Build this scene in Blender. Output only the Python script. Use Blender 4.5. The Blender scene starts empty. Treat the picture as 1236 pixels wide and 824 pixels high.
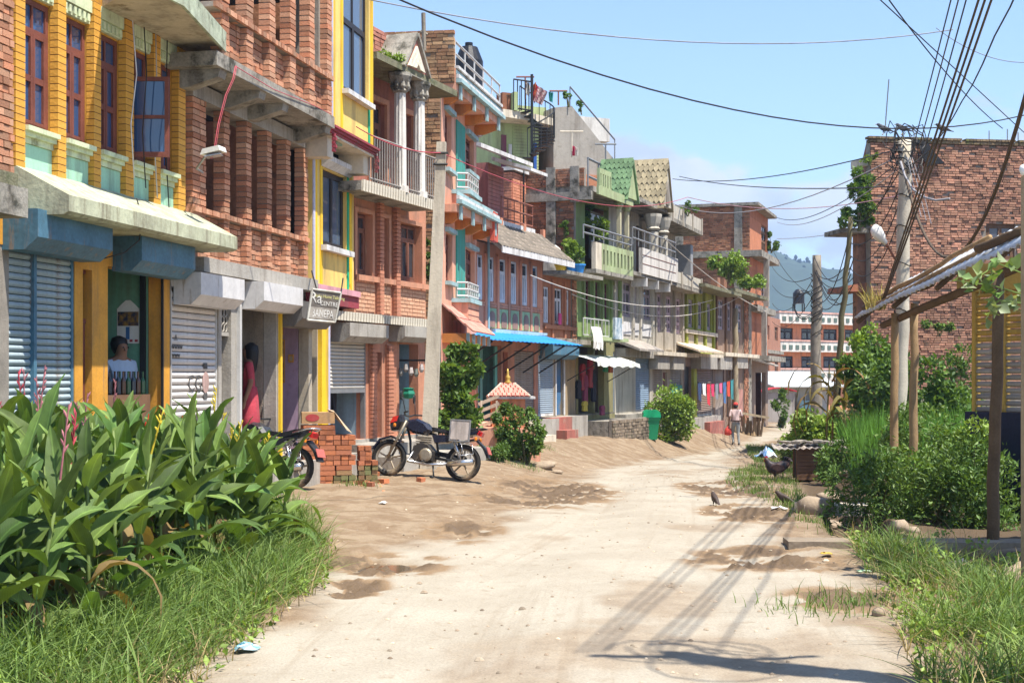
import bpy, math, random
import numpy as np
from mathutils import Vector, Matrix, noise as mnoise

random.seed(7)
R = math.radians
scene = bpy.context.scene
COL = scene.collection

# camera
EYE = 1.7            # eye height above the ground at the camera
F = 1236 * 50 / 36   # focal length in photograph pixels
CX, HY = 618.0, 456.0
cam_d = bpy.data.cameras.new('camera')
cam = bpy.data.objects.new('camera', cam_d)
COL.objects.link(cam)
cam.location = (0, 0, EYE)
cam.rotation_euler = (R(90), 0, 0)
cam_d.lens = 50
cam_d.sensor_width = 36
cam_d.shift_y = (HY - 412) / 1236
cam_d.clip_start = 0.1
cam_d.clip_end = 20000
scene.camera = cam

# light
SUN_EL, SUN_AZ = 66.0, 36.0      # azimuth: degrees from +X towards -Y
sv = Vector((math.cos(R(SUN_EL)) * math.cos(R(SUN_AZ)), -math.cos(R(SUN_EL)) * math.sin(R(SUN_AZ)), math.sin(R(SUN_EL))))
sun_d = bpy.data.lights.new('sun', 'SUN')
sun_d.energy = 4.6
sun_d.angle = R(0.53)
sun_d.color = (1.0, 0.95, 0.86)
sun = bpy.data.objects.new('sun', sun_d)
COL.objects.link(sun)
sun.rotation_euler = (-sv).to_track_quat('-Z', 'Y').to_euler()
sun.location = (20, -20, 60)

world = bpy.data.worlds.new('World')
scene.world = world
world.use_nodes = True
wn, wl = world.node_tree.nodes, world.node_tree.links
wn.clear()
def wnode(t, **k):
    n = wn.new(t)
    for a, b in k.items():
        setattr(n, a, b)
    return n
wout = wnode('ShaderNodeOutputWorld')
wbg = wnode('ShaderNodeBackground')
sky = wnode('ShaderNodeTexSky', sky_type='NISHITA', sun_disc=False)
sky.sun_elevation = R(SUN_EL)
sky.sun_rotation = math.atan2(sv.x, sv.y)
sky.altitude = 1300
sky.air_density = 1.0
sky.dust_density = 0.6
sky.ozone_density = 1.8
tc = wnode('ShaderNodeTexCoord')
sep = wnode('ShaderNodeSeparateXYZ')
wl.new(tc.outputs['Generated'], sep.inputs[0])
mp = wnode('ShaderNodeMapping')
mp.inputs['Scale'].default_value = (1, 1, 1.9)
mp.inputs['Location'].default_value = (0.31, 0.12, 0.02)
wl.new(tc.outputs['Generated'], mp.inputs[0])
n1 = wnode('ShaderNodeTexNoise')
n1.inputs['Scale'].default_value = 5.5
n1.inputs['Detail'].default_value = 9
n1.inputs['Roughness'].default_value = 0.56
wl.new(mp.outputs[0], n1.inputs['Vector'])
# clouds gather towards the horizon all round
el = wnode('ShaderNodeMapRange')
el.inputs['From Min'].default_value = 0.0
el.inputs['From Max'].default_value = 0.30
el.inputs['To Min'].default_value = 0.24
el.inputs['To Max'].default_value = -0.16
wl.new(sep.outputs['Z'], el.inputs['Value'])
ad = wnode('ShaderNodeMath', operation='ADD')
wl.new(n1.outputs['Fac'], ad.inputs[0])
wl.new(el.outputs[0], ad.inputs[1])
cr = wnode('ShaderNodeMapRange', interpolation_type='SMOOTHSTEP')
cr.inputs['From Min'].default_value = 0.56
cr.inputs['From Max'].default_value = 0.635
wl.new(ad.outputs[0], cr.inputs['Value'])
n2 = wnode('ShaderNodeTexNoise')
n2.inputs['Scale'].default_value = 17
n2.inputs['Detail'].default_value = 6
wl.new(mp.outputs[0], n2.inputs['Vector'])
ccol = wnode('ShaderNodeMix', data_type='RGBA')
ccol.inputs[6].default_value = (2.9, 3.1, 3.4, 1)
ccol.inputs[7].default_value = (4.2, 4.2, 4.2, 1)
cs = wnode('ShaderNodeMapRange', interpolation_type='SMOOTHSTEP')
cs.inputs['From Min'].default_value = 0.36
cs.inputs['From Max'].default_value = 0.62
wl.new(n2.outputs['Fac'], cs.inputs['Value'])
wl.new(cs.outputs[0], ccol.inputs[0])
mx = wnode('ShaderNodeMix', data_type='RGBA')
wl.new(cr.outputs[0], mx.inputs[0])
wl.new(sky.outputs[0], mx.inputs[6])
wl.new(ccol.outputs[2], mx.inputs[7])
wl.new(mx.outputs[2], wbg.inputs['Color'])
wbg.inputs['Strength'].default_value = 0.115
wl.new(wbg.outputs[0], wout.inputs[0])

vs = scene.view_settings
vs.view_transform = 'Standard'
vs.look = 'None'
vs.gamma = 1.0
vs.use_curve_mapping = False
vs.exposure = 1.2
scene.cycles.max_bounces = 6
scene.cycles.diffuse_bounces = 4
scene.cycles.transparent_max_bounces = 8
scene.cycles.use_denoising = True

# helpers
def at(px, py, Y):
    """Where the photograph's pixel lies at depth Y (metres along the view)."""
    return Vector(((px - CX) * Y / F, Y, EYE - (py - HY) * Y / F))

def lerp(a, b, t):
    return a + (b - a) * t

def rnd(a, b):
    return random.uniform(a, b)

class MB:
    """collects faces; build() links them as one mesh object"""
    def __init__(s):
        s.v, s.f = [], []
    def add(s, vs_, fs_):
        n = len(s.v)
        s.v.extend([tuple(p) for p in vs_])
        s.f.extend([tuple(i + n for i in q) for q in fs_])
        return s
    def box(s, x0, x1, y0, y1, z0, z1, xf=None):
        p = [(x0, y0, z0), (x1, y0, z0), (x1, y1, z0), (x0, y1, z0), (x0, y0, z1), (x1, y0, z1), (x1, y1, z1), (x0, y1, z1)]
        if xf is not None:
            p = [xf @ Vector(q) for q in p]
        return s.add(p, [(0, 3, 2, 1), (4, 5, 6, 7), (0, 1, 5, 4), (1, 2, 6, 5), (2, 3, 7, 6), (3, 0, 4, 7)])
    def poly(s, *pts):
        return s.add(pts, [tuple(range(len(pts)))])
    def prism(s, prof, a, b, axis='x', xf=None):
        """extrude a 2-D outline from a to b along an axis"""
        n = len(prof)
        def mk(p, q, r):
            return {'x': (r, p, q), 'y': (p, r, q), 'z': (p, q, r)}[axis]
        v = [mk(p, q, a) for p, q in prof] + [mk(p, q, b) for p, q in prof]
        if xf is not None:
            v = [xf @ Vector(q) for q in v]
        f = [(i, (i + 1) % n, n + (i + 1) % n, n + i) for i in range(n)]
        f += [tuple(range(n))[::-1], tuple(range(n, 2 * n))]
        return s.add(v, f)
    def tube(s, pts, r, n=6, r1=None, cap=True):
        pts = [Vector(p) for p in pts]
        m = len(pts)
        rs = r if isinstance(r, (list, tuple)) else [lerp(r, r if r1 is None else r1, i / max(1, m - 1)) for i in range(m)]
        vv, ff = [], []
        up = None
        for i, p in enumerate(pts):
            d = (pts[min(i + 1, m - 1)] - pts[max(i - 1, 0)]).normalized()
            if up is None:
                up = Vector((0, 0, 1)) if abs(d.z) < 0.9 else Vector((1, 0, 0))
            a = d.cross(up)
            if a.length < 1e-5:
                a = d.orthogonal()
            a.normalize()
            b = d.cross(a).normalized()
            up = -b
            for k in range(n):
                t = 2 * math.pi * k / n
                vv.append(p + (a * math.cos(t) + b * math.sin(t)) * rs[i])
        for i in range(m - 1):
            for k in range(n):
                k2 = (k + 1) % n
                ff.append((i * n + k, i * n + k2, (i + 1) * n + k2, (i + 1) * n + k))
        if cap:
            ff.append(tuple(range(n))[::-1])
            ff.append(tuple((m - 1) * n + k for k in range(n)))
        return s.add(vv, ff)
    def lathe(s, prof, c=(0, 0, 0), n=12, xf=None):
        vv, ff = [], []
        m = len(prof)
        for r, z in prof:
            for k in range(n):
                t = 2 * math.pi * k / n
                p = Vector((c[0] + r * math.cos(t), c[1] + r * math.sin(t), c[2] + z))
                vv.append(xf @ p if xf is not None else p)
        for i in range(m - 1):
            for k in range(n):
                k2 = (k + 1) % n
                ff.append((i * n + k, i * n + k2, (i + 1) * n + k2, (i + 1) * n + k))
        ff.append(tuple(range(n))[::-1])
        ff.append(tuple((m - 1) * n + k for k in range(n)))
        return s.add(vv, ff)
    def mesh(s, name, m=None, smooth=False):
        me = bpy.data.meshes.new(name)
        me.from_pydata(s.v, [], s.f)
        if m is not None:
            me.materials.append(m)
        if smooth:
            me.polygons.foreach_set('use_smooth', [True] * len(me.polygons))
        me.update()
        return me
    def build(s, name, m, parent=None, smooth=False, kind=None, label=None):
        return link(name, s.mesh(name, m, smooth), parent, kind=kind, label=label)

def link(name, me, parent=None, loc=None, rot=None, scale=None, kind=None, label=None):
    o = bpy.data.objects.new(name, me)
    COL.objects.link(o)
    if parent is not None:
        o.parent = parent
    if loc is not None:
        o.location = loc
    if rot is not None:
        o.rotation_euler = rot
    if scale is not None:
        o.scale = scale
    if kind:
        o['kind'] = kind
    if label:
        o['label'] = label
    return o

def tag(o, label, cat, group=None):
    o['label'] = label
    o['category'] = cat
    if group:
        o['group'] = group
    return o

def thing(name, label, cat, loc=(0, 0, 0), rotz=0.0, group=None):
    o = bpy.data.objects.new(name, None)
    COL.objects.link(o)
    o.empty_display_size = 0.1
    o.location = loc
    o.rotation_euler = (0, 0, rotz)
    return tag(o, label, cat, group)

def fast_mesh(name, v, f, m=None, smooth=False):
    """numpy verts (n,3) and quads (k,4) or tris (k,3)"""
    me = bpy.data.meshes.new(name)
    v = np.asarray(v, dtype=np.float32)
    f = np.asarray(f, dtype=np.int32)
    k = f.shape[1]
    me.vertices.add(len(v))
    me.vertices.foreach_set('co', v.ravel())
    me.loops.add(f.size)
    me.loops.foreach_set('vertex_index', f.ravel())
    me.polygons.add(len(f))
    me.polygons.foreach_set('loop_start', np.arange(0, f.size, k, dtype=np.int32))
    me.polygons.foreach_set('loop_total', np.full(len(f), k, dtype=np.int32))
    if smooth:
        me.polygons.foreach_set('use_smooth', np.ones(len(f), dtype=bool))
    if m is not None:
        me.materials.append(m)
    me.update(calc_edges=True)
    return me

# materials
MATS = {}
def mat(name, col, rough=0.85, var=0.25, scale=2.2, fine=28.0, bump=0.25, dirt=None, dirt_amt=0.45, streak=False, isl=0.0, hue=0.0,
        metal=0.0, spec=0.3, transl=0.0, col2=None):
    """one paint / stone / cloth: base colour with blotches, fine grain, optional dirt and per-piece variation"""
    if name in MATS:
        return MATS[name]
    m = bpy.data.materials.new(name)
    MATS[name] = m
    m.use_nodes = True
    nt = m.node_tree
    N, L = nt.nodes, nt.links
    b = N['Principled BSDF']
    b.inputs['Roughness'].default_value = rough
    b.inputs['Metallic'].default_value = metal
    b.inputs['Specular IOR Level'].default_value = spec
    t = N.new('ShaderNodeTexCoord')
    a = N.new('ShaderNodeTexNoise')
    a.inputs['Scale'].default_value = scale
    a.inputs['Detail'].default_value = 5
    a.inputs['Roughness'].default_value = 0.6
    L.new(t.outputs['Object'], a.inputs['Vector'])
    g = N.new('ShaderNodeTexNoise')
    g.inputs['Scale'].default_value = fine
    g.inputs['Detail'].default_value = 3
    L.new(t.outputs['Object'], g.inputs['Vector'])
    s = N.new('ShaderNodeMath'); s.operation = 'MULTIPLY_ADD'
    L.new(g.outputs['Fac'], s.inputs[0]); s.inputs[1].default_value = 0.5
    L.new(a.outputs['Fac'], s.inputs[2])
    mr = N.new('ShaderNodeMapRange')
    mr.inputs['From Min'].default_value = 0.45
    mr.inputs['From Max'].default_value = 1.05
    mr.inputs['To Min'].default_value = 1.0 - var
    mr.inputs['To Max'].default_value = 1.0 + var * 0.8
    L.new(s.outputs[0], mr.inputs['Value'])
    vm = N.new('ShaderNodeVectorMath'); vm.operation = 'SCALE'
    vm.inputs[0].default_value = col[:3]
    fac = mr.outputs[0]
    if isl > 0:
        ge = N.new('ShaderNodeNewGeometry')
        oi = N.new('ShaderNodeObjectInfo')
        ra = N.new('ShaderNodeMath'); ra.operation = 'ADD'
        L.new(ge.outputs['Random Per Island'], ra.inputs[0]); L.new(oi.outputs['Random'], ra.inputs[1])
        fr = N.new('ShaderNodeMath'); fr.operation = 'FRACT'
        L.new(ra.outputs[0], fr.inputs[0])
        im = N.new('ShaderNodeMapRange')
        im.inputs['To Min'].default_value = 1 - isl
        im.inputs['To Max'].default_value = 1 + isl * 0.7
        L.new(fr.outputs[0], im.inputs['Value'])
        mm = N.new('ShaderNodeMath'); mm.operation = 'MULTIPLY'
        L.new(fac, mm.inputs[0]); L.new(im.outputs[0], mm.inputs[1])
        fac = mm.outputs[0]
        if col2 is not None:
            f2 = N.new('ShaderNodeMath'); f2.operation = 'MULTIPLY'; f2.inputs[1].default_value = 7.31
            L.new(ra.outputs[0], f2.inputs[0])
            f3 = N.new('ShaderNodeMath'); f3.operation = 'FRACT'
            L.new(f2.outputs[0], f3.inputs[0])
            cm = N.new('ShaderNodeMix'); cm.data_type = 'RGBA'
            cm.inputs[6].default_value = (*col[:3], 1); cm.inputs[7].default_value = (*col2[:3], 1)
            L.new(f3.outputs[0], cm.inputs[0])
            L.new(cm.outputs[2], vm.inputs[0])
    elif col2 is not None:
        cm = N.new('ShaderNodeMix'); cm.data_type = 'RGBA'
        cm.inputs[6].default_value = (*col[:3], 1); cm.inputs[7].default_value = (*col2[:3], 1)
        c2 = N.new('ShaderNodeMapRange'); c2.inputs['From Min'].default_value = .4; c2.inputs['From Max'].default_value = .6
        L.new(a.outputs['Fac'], c2.inputs['Value']); L.new(c2.outputs[0], cm.inputs[0])
        L.new(cm.outputs[2], vm.inputs[0])
    L.new(fac, vm.inputs['Scale'])
    out = vm.outputs[0]
    if dirt is not None:
        d = N.new('ShaderNodeTexNoise')
        d.inputs['Scale'].default_value = 3.1
        d.inputs['Detail'].default_value = 8
        d.inputs['Roughness'].default_value = 0.68
        if streak:
            mpn = N.new('ShaderNodeMapping')
            mpn.inputs['Scale'].default_value = (3.0, 3.0, 0.35)
            L.new(t.outputs['Object'], mpn.inputs[0]); L.new(mpn.outputs[0], d.inputs['Vector'])
        else:
            L.new(t.outputs['Object'], d.inputs['Vector'])
        dm = N.new('ShaderNodeMapRange'); dm.interpolation_type = 'SMOOTHSTEP'
        dm.inputs['From Min'].default_value = 0.66 - dirt_amt * 0.3
        dm.inputs['From Max'].default_value = 0.80 - dirt_amt * 0.2
        L.new(d.outputs['Fac'], dm.inputs['Value'])
        mxn = N.new('ShaderNodeMix'); mxn.data_type = 'RGBA'
        L.new(dm.outputs[0], mxn.inputs[0]); L.new(out, mxn.inputs[6])
        mxn.inputs[7].default_value = (*dirt[:3], 1)
        out = mxn.outputs[2]
    if rough >= .7 and not transl and isl == 0 and max(col[:3]) > .12:      # rain streaks and grime on walls and paint
        gm2 = N.new('ShaderNodeMapping'); gm2.inputs['Scale'].default_value = (2.3, 2.3, .28)
        L.new(t.outputs['Object'], gm2.inputs[0])
        gn = N.new('ShaderNodeTexNoise'); gn.inputs['Scale'].default_value = 1.7; gn.inputs['Detail'].default_value = 7; gn.inputs['Roughness'].default_value = .66
        L.new(gm2.outputs[0], gn.inputs['Vector'])
        gr_ = N.new('ShaderNodeMapRange'); gr_.interpolation_type = 'SMOOTHSTEP'; gr_.inputs['From Min'].default_value = .44; gr_.inputs['From Max'].default_value = .72; gr_.inputs['To Max'].default_value = .55
        L.new(gn.outputs['Fac'], gr_.inputs['Value'])
        gx = N.new('ShaderNodeMix'); gx.data_type = 'RGBA'; gx.inputs[7].default_value = (.13, .10, .075, 1)
        L.new(gr_.outputs[0], gx.inputs[0]); L.new(out, gx.inputs[6]); out = gx.outputs[2]
    L.new(out, b.inputs['Base Color'])
    if bump > 0:
        bn = N.new('ShaderNodeBump')
        bn.inputs['Strength'].default_value = bump
        bn.inputs['Distance'].default_value = 0.02
        L.new(s.outputs[0], bn.inputs['Height'])
        L.new(bn.outputs[0], b.inputs['Normal'])
    if transl > 0:
        tr = N.new('ShaderNodeBsdfTranslucent')
        ms = N.new('ShaderNodeMixShader')
        ms.inputs[0].default_value = transl
        v2 = N.new('ShaderNodeVectorMath'); v2.operation = 'MULTIPLY'; v2.inputs[1].default_value = (1.25, 1.2, 0.45)
        L.new(out, v2.inputs[0]); L.new(v2.outputs[0], tr.inputs['Color'])
        L.new(b.outputs[0], ms.inputs[1]); L.new(tr.outputs[0], ms.inputs[2])
        L.new(ms.outputs[0], N['Material Output'].inputs['Surface'])
    return m

def glass(name, tint=(0.03, 0.04, 0.05), rough=0.06):
    if name in MATS:
        return MATS[name]
    m = bpy.data.materials.new(name)
    MATS[name] = m
    m.use_nodes = True
    N, L = m.node_tree.nodes, m.node_tree.links
    b = N['Principled BSDF']
    b.inputs['Base Color'].default_value = (*tint, 1)
    b.inputs['Roughness'].default_value = rough
    b.inputs['Specular IOR Level'].default_value = 0.9
    t = N.new('ShaderNodeTexCoord')
    a = N.new('ShaderNodeTexNoise'); a.inputs['Scale'].default_value = 1.6
    L.new(t.outputs['Object'], a.inputs['Vector'])
    bn = N.new('ShaderNodeBump'); bn.inputs['Strength'].default_value = 0.08
    L.new(a.outputs['Fac'], bn.inputs['Height']); L.new(bn.outputs[0], b.inputs['Normal'])
    return m

BROWN = (0.17, 0.12, 0.08)
def m_brick():  return mat('brick_orange', (0.50, 0.205, 0.11), .9, .3, 6, 40, .5, isl=.36, col2=(0.54, 0.30, 0.185), dirt=(.33, .25, .18), dirt_amt=.18)
def m_brick_old(): return mat('brick_weathered', (0.36, 0.15, 0.08), .95, .38, 3, 30, .6, isl=.45, col2=(0.27, 0.155, 0.1), dirt=(.05, .045, .035), dirt_amt=.42)
def m_brick_far(): return mat('brick_far', (0.34, 0.14, 0.075), .95, .35, 2, 22, .6, isl=.4, col2=(0.4, 0.2, 0.11), dirt=(.16, .1, .07), dirt_amt=.35)
def m_mortar(): return mat('mortar', (0.27, 0.235, 0.195), .95, .35, 5, 60, .5)
def m_concrete(): return mat('concrete', (0.36, 0.33, 0.285), .9, .28, 2.5, 35, .5, dirt=(.10, .09, .07), dirt_amt=.35, streak=True)
def m_conc_old(): return mat('old_concrete', (0.30, 0.275, 0.23), .95, .4, 3.5, 30, .7, dirt=(.05, .048, .035), dirt_amt=.62)
def m_cream(): return mat('cream_plaster', (0.62, 0.54, 0.42), .9, .18, 2, 20, .3, dirt=(.25, .2, .14), dirt_amt=.3, streak=True)
def m_dark(): return mat('painted_inside_shade', (0.05, 0.045, 0.04), .95, .3)  # near-black paint stands in for the shade of unlit interiors
def m_wood_red(): return mat('red_brown_wood', (0.18, 0.055, 0.035), .6, .35, 5, 60, .3)
def m_wood(): return mat('brown_wood', (0.16, 0.085, 0.045), .8, .35, 4, 50, .4)
def m_steel(): return mat('dull_steel', (0.33, 0.33, 0.33), .5, .2, 4, 40, .1, metal=.6)
def m_black(): return mat('black_iron', (0.02, 0.02, 0.02), .5, .2, bump=.05)

# terrain
def interp(y, pts):
    return np.interp(y, [p[0] for p in pts], [p[1] for p in pts])
ROAD_Z = [(0, 0), (16, 0), (24, -.15), (35, -.45), (47, -.75), (57, -1.0), (70, -.85), (80, -.65), (120, -1.0), (400, -6), (4000, -30)]
APRON_Z = [(0, .0), (16, .06), (24, .1), (30, .12), (38, .06), (44, -.05), (50, -.05), (56, -.1), (62, -.25), (70, -.4), (80, -.6), (120, -1.0), (400, -6), (4000, -30)]
ROAD_L = [(0, -2.2), (5, -1.9), (8, -1.72), (12.5, -1.37), (14.3, -.8), (17, -.1), (28, 1.3), (36, 3.0), (42, 4.9), (50, 7.3), (57, 9.2), (75, 14), (120, 24), (4000, 400)]
ROAD_R = [(0, 2.1), (5, 2.2), (8, 2.4), (12, 2.7), (20, 3.6), (28, 4.4), (44, 6.8), (57, 9.8), (75, 16.5), (120, 28), (4000, 420)]
FIELD_Z = [(0, .02), (14, .02), (20, -.1), (30, -.35), (44, -.75), (57, -.95), (70, -.85), (80, -.65), (120, -1.0), (400, -6), (4000, -30)]
def sstep(t):
    t = np.clip(t, 0, 1)
    return t * t * (3 - 2 * t)
DITCH = [(10.5, 4.3), (13.6, 4.1), (15.5, 3.85), (17.5, 4.2), (20, 4.75), (24, 5.3), (27, 5.8)]
def ground_base(X, Y):
    X = np.asarray(X, dtype=float); Y = np.asarray(Y, dtype=float)
    zr = interp(Y, ROAD_Z)
    tl = sstep((interp(Y, ROAD_L) - X) / 2.2)
    tr = sstep((X - interp(Y, ROAD_R)) / 2.0)
    z = zr + (interp(Y, APRON_Z) - zr) * tl + (interp(Y, FIELD_Z) - zr) * tr
    # shallow wheel tracks and crown of the lane
    w = interp(Y, ROAD_R) - interp(Y, ROAD_L)
    q = (X - interp(Y, ROAD_L)) / w
    z = z - 0.035 * np.exp(-((q - .3) / .1) ** 2) - 0.03 * np.exp(-((q - .72) / .1) ** 2)
    # bank under the cannas
    z = z + 0.16 * sstep((-2.0 - X) / 0.9) * sstep((16.0 - Y) / 2.0)
    # muddy holes: (X, Y, rx, ry, depth)
    for (hx, hy, rx, ry, d) in HOLES:
        z = z - d * np.exp(-(((X - hx) / rx) ** 2 + ((Y - hy) / ry) ** 2))
    z = z + .6 * sstep((X - np.maximum(5.6, interp(Y, ROAD_R) + 1.2)) / .9) * sstep((Y - 21.5) / 3) * sstep((47 - Y) / 4) * sstep((15 - X) / 3)
    # ditch on the right
    dx = np.interp(Y, [p[0] for p in DITCH], [p[1] for p in DITCH])
    on = sstep((Y - 12.6) / 1.2) * sstep((25 - Y) / 3.0)
    z = z - 0.5 * on * np.exp(-((X - dx) / .30) ** 4)
    return z
def gp(px, py, z=0.0):
    """ground point seen at a pixel when the ground there is at height z"""
    Y = (EYE - z) * F / (py - HY)
    return (px - CX) * Y / F, Y
HOLES = []
for px, py, z, rx, ry, d in [(462, 681, 0, .30, .42, .09), (420, 709, 0, .16, .36, .085), (668, 585, -.05, .5, 1.6, .10), (560, 640, 0, .25, .7, .05), (640, 600, -.05, .5, 1.0, .06),
                             (905, 621, -.08, .30, .85, .14), (880, 588, -.15, .4, 1.5, .12), (915, 672, 0, .35, .5, .07), (1035, 722, 0, .3, .35, .06), (960, 680, 0, .4, .3, .05)]:
    hx, hy = gp(px, py, z)
    HOLES.append((hx, hy, rx, ry, d))
def gz(x, y):
    return float(ground_base(x, y))
# == ground
_rng = np.random.default_rng(3)
_tab = _rng.random((256, 256))
def vnoise(x, y):
    xi = np.floor(x).astype(int); yi = np.floor(y).astype(int)
    fx = x - xi; fy = y - yi
    fx = fx * fx * (3 - 2 * fx); fy = fy * fy * (3 - 2 * fy)
    g = lambda a, b: _tab[a % 256, b % 256]
    return (g(xi, yi) * (1 - fx) + g(xi + 1, yi) * fx) * (1 - fy) + (g(xi, yi + 1) * (1 - fx) + g(xi + 1, yi + 1) * fx) * fy
def fbm(x, y, o=4):
    s = 0; a = .5
    for i in range(o):
        s = s + a * vnoise(x * 2 ** i + 17 * i, y * 2 ** i + 5 * i); a *= .5
    return s

ys = [3.0]
while ys[-1] < 4000:
    y = ys[-1]
    ys.append(y + (0.05 + 0.0032 * max(0, y - 6) if y < 70 else 0.3 + (y - 70) * 0.09))
ys = np.array(ys)
xs = [0.0]
while xs[-1] < 2600:
    x = xs[-1]
    xs.append(x + (0.05 if x < 5 else 0.05 + (x - 5) * 0.035))
xs = np.array(xs)
xs = np.concatenate([-xs[:0:-1], xs])
GX, GY = np.meshgrid(xs, ys)
GZ = ground_base(GX, GY)
fade = np.clip(60 / np.maximum(GY, 1), 0, 1)
ql = (GX - interp(GY, ROAD_L)); qr = (interp(GY, ROAD_R) - GX)
road = sstep((np.minimum(ql, qr) + 0.35 + (fbm(GX * 1.3, GY * 1.3) - .5) * 1.5) / 0.7)
rough = 1 - 0.75 * road
road = road * (1 - .55 * sstep((fbm(GX * .9 + 31, GY * .55 + 3, 5) - .56) / .12))
GZ = GZ + ((fbm(GX * 1.1, GY * 1.1, 3) - .47) * .08 + (fbm(GX * 4.3, GY * 3.1, 5) - .47) * .065 + (fbm(GX * 17, GY * 11, 3) - .47) * .03) * rough * fade + (fbm(GX * 9 + 40, GY * 9, 3) - .47) * .012 * fade
mud = np.zeros_like(GZ)
for (hx, hy, rx, ry, d) in HOLES:
    r2 = ((GX - hx) / (rx * 1.6)) ** 2 + ((GY - hy) / (ry * 1.5)) ** 2
    mud = np.maximum(mud, np.exp(-r2 ** 1.3) * min(1, d * 11))
nz = fbm(GX * 3.2 + 9, GY * 3.2, 5)
mud = np.clip(mud * 2.1 * sstep((nz - .36) / .2), 0, 1)
clod = mud * (fbm(GX * 13, GY * 13, 3) - .40)
GZ = GZ + clod * .22 * fade
# darker soil tone: in the ditch, under the shed and along the cannas
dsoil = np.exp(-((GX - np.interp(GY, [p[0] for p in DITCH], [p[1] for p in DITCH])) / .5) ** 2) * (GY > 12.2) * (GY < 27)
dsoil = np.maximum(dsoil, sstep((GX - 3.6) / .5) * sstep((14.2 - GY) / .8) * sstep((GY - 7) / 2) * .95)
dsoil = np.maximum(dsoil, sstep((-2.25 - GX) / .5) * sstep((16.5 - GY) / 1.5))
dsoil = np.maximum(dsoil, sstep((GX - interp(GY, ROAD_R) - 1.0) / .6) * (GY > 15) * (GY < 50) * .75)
nx, ny = len(xs), len(ys)
idx = np.arange(nx * ny).reshape(ny, nx)
quads = np.stack([idx[:-1, :-1], idx[:-1, 1:], idx[1:, 1:], idx[1:, :-1]], -1).reshape(-1, 4)
gm = bpy.data.materials.new('sandy_dirt')
gm.use_nodes = True
N, L = gm.node_tree.nodes, gm.node_tree.links
gb = N['Principled BSDF']
gb.inputs['Specular IOR Level'].default_value = 0.15
att = N.new('ShaderNodeVertexColor'); att.layer_name = 'cover'
sp = N.new('ShaderNodeSeparateColor'); L.new(att.outputs['Color'], sp.inputs[0])
tcg = N.new('ShaderNodeTexCoord')
def gnoise(sc, det=6, ro=.6):
    n = N.new('ShaderNodeTexNoise'); n.inputs['Scale'].default_value = sc; n.inputs['Detail'].default_value = det; n.inputs['Roughness'].default_value = ro
    L.new(tcg.outputs['Object'], n.inputs['Vector']); return n
def gmix(fac, a, b_):
    m_ = N.new('ShaderNodeMix'); m_.data_type = 'RGBA'
    if isinstance(fac, float): m_.inputs[0].default_value = fac
    else: L.new(fac, m_.inputs[0])
    for k, v in ((6, a), (7, b_)):
        if isinstance(v, tuple): m_.inputs[k].default_value = (*v, 1)
        else: L.new(v, m_.inputs[k])
    return m_.outputs[2]
def gramp(src, a, b_):
    r_ = N.new('ShaderNodeMapRange'); r_.interpolation_type = 'SMOOTHSTEP'; r_.inputs['From Min'].default_value = a; r_.inputs['From Max'].default_value = b_
    L.new(src, r_.inputs['Value']); return r_.outputs[0]
nA, nB, nC, nD = gnoise(.9), gnoise(7), gnoise(60, 4), gnoise(2.3, 8, .7)
verge = gmix(gramp(nD.outputs['Fac'], .4, .62), (.19, .13, .08), (.265, .2, .133))
dust = gmix(gramp(nA.outputs['Fac'], .35, .65), (.31, .27, .21), (.355, .315, .25))
dust = gmix(gramp(nB.outputs['Fac'], .56, .74), dust, (.27, .225, .165))
cxy = N.new('ShaderNodeCombineXYZ'); sxy = N.new('ShaderNodeSeparateXYZ'); L.new(tcg.outputs['Object'], sxy.inputs[0])
q1 = N.new('ShaderNodeMath'); q1.operation = 'MULTIPLY'; q1.inputs[1].default_value = 26; L.new(att.outputs['Alpha'], q1.inputs[0])
q2 = N.new('ShaderNodeMath'); q2.operation = 'MULTIPLY'; q2.inputs[1].default_value = .16; L.new(sxy.outputs[1], q2.inputs[0])
L.new(q1.outputs[0], cxy.inputs[0]); L.new(q2.outputs[0], cxy.inputs[1])
trk = N.new('ShaderNodeTexNoise'); trk.inputs['Scale'].default_value = 1.0; trk.inputs['Detail'].default_value = 5; trk.inputs['Roughness'].default_value = .62
L.new(cxy.outputs[0], trk.inputs['Vector'])
dust = gmix(gramp(trk.outputs['Fac'], .5, .78), dust, (.285, .24, .18))      # wheel tracks along the lane
colg = gmix(sp.outputs[0], verge, dust)
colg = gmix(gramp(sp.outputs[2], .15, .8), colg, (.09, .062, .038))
colg = gmix(gramp(sp.outputs[1], .2, .9), gmix(gramp(sp.outputs[1], .02, .35), colg, (.23, .155, .09)), (.125, .085, .052))
# gravel specks
vor = N.new('ShaderNodeTexVoronoi'); vor.inputs['Scale'].default_value = 26; L.new(tcg.outputs['Object'], vor.inputs['Vector'])
spk = gramp(vor.outputs['Distance'], .17, .10)
sel = gramp(nC.outputs['Fac'], .5, .62)
mu = N.new('ShaderNodeMath'); mu.operation = 'MULTIPLY'; L.new(spk, mu.inputs[0]); L.new(sel, mu.inputs[1])
m8 = N.new('ShaderNodeMath'); m8.operation = 'MULTIPLY'; m8.inputs[1].default_value = .65; L.new(mu.outputs[0], m8.inputs[0])
colg = gmix(m8.outputs[0], colg, (.16, .115, .075))
fm = N.new('ShaderNodeVectorMath'); fm.operation = 'SCALE'; L.new(colg, fm.inputs[0])
fr_ = N.new('ShaderNodeMapRange'); fr_.inputs['From Min'].default_value = .3; fr_.inputs['From Max'].default_value = .7; fr_.inputs['To Min'].default_value = .84; fr_.inputs['To Max'].default_value = 1.14
L.new(nC.outputs['Fac'], fr_.inputs['Value']); L.new(fr_.outputs[0], fm.inputs['Scale'])
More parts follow.
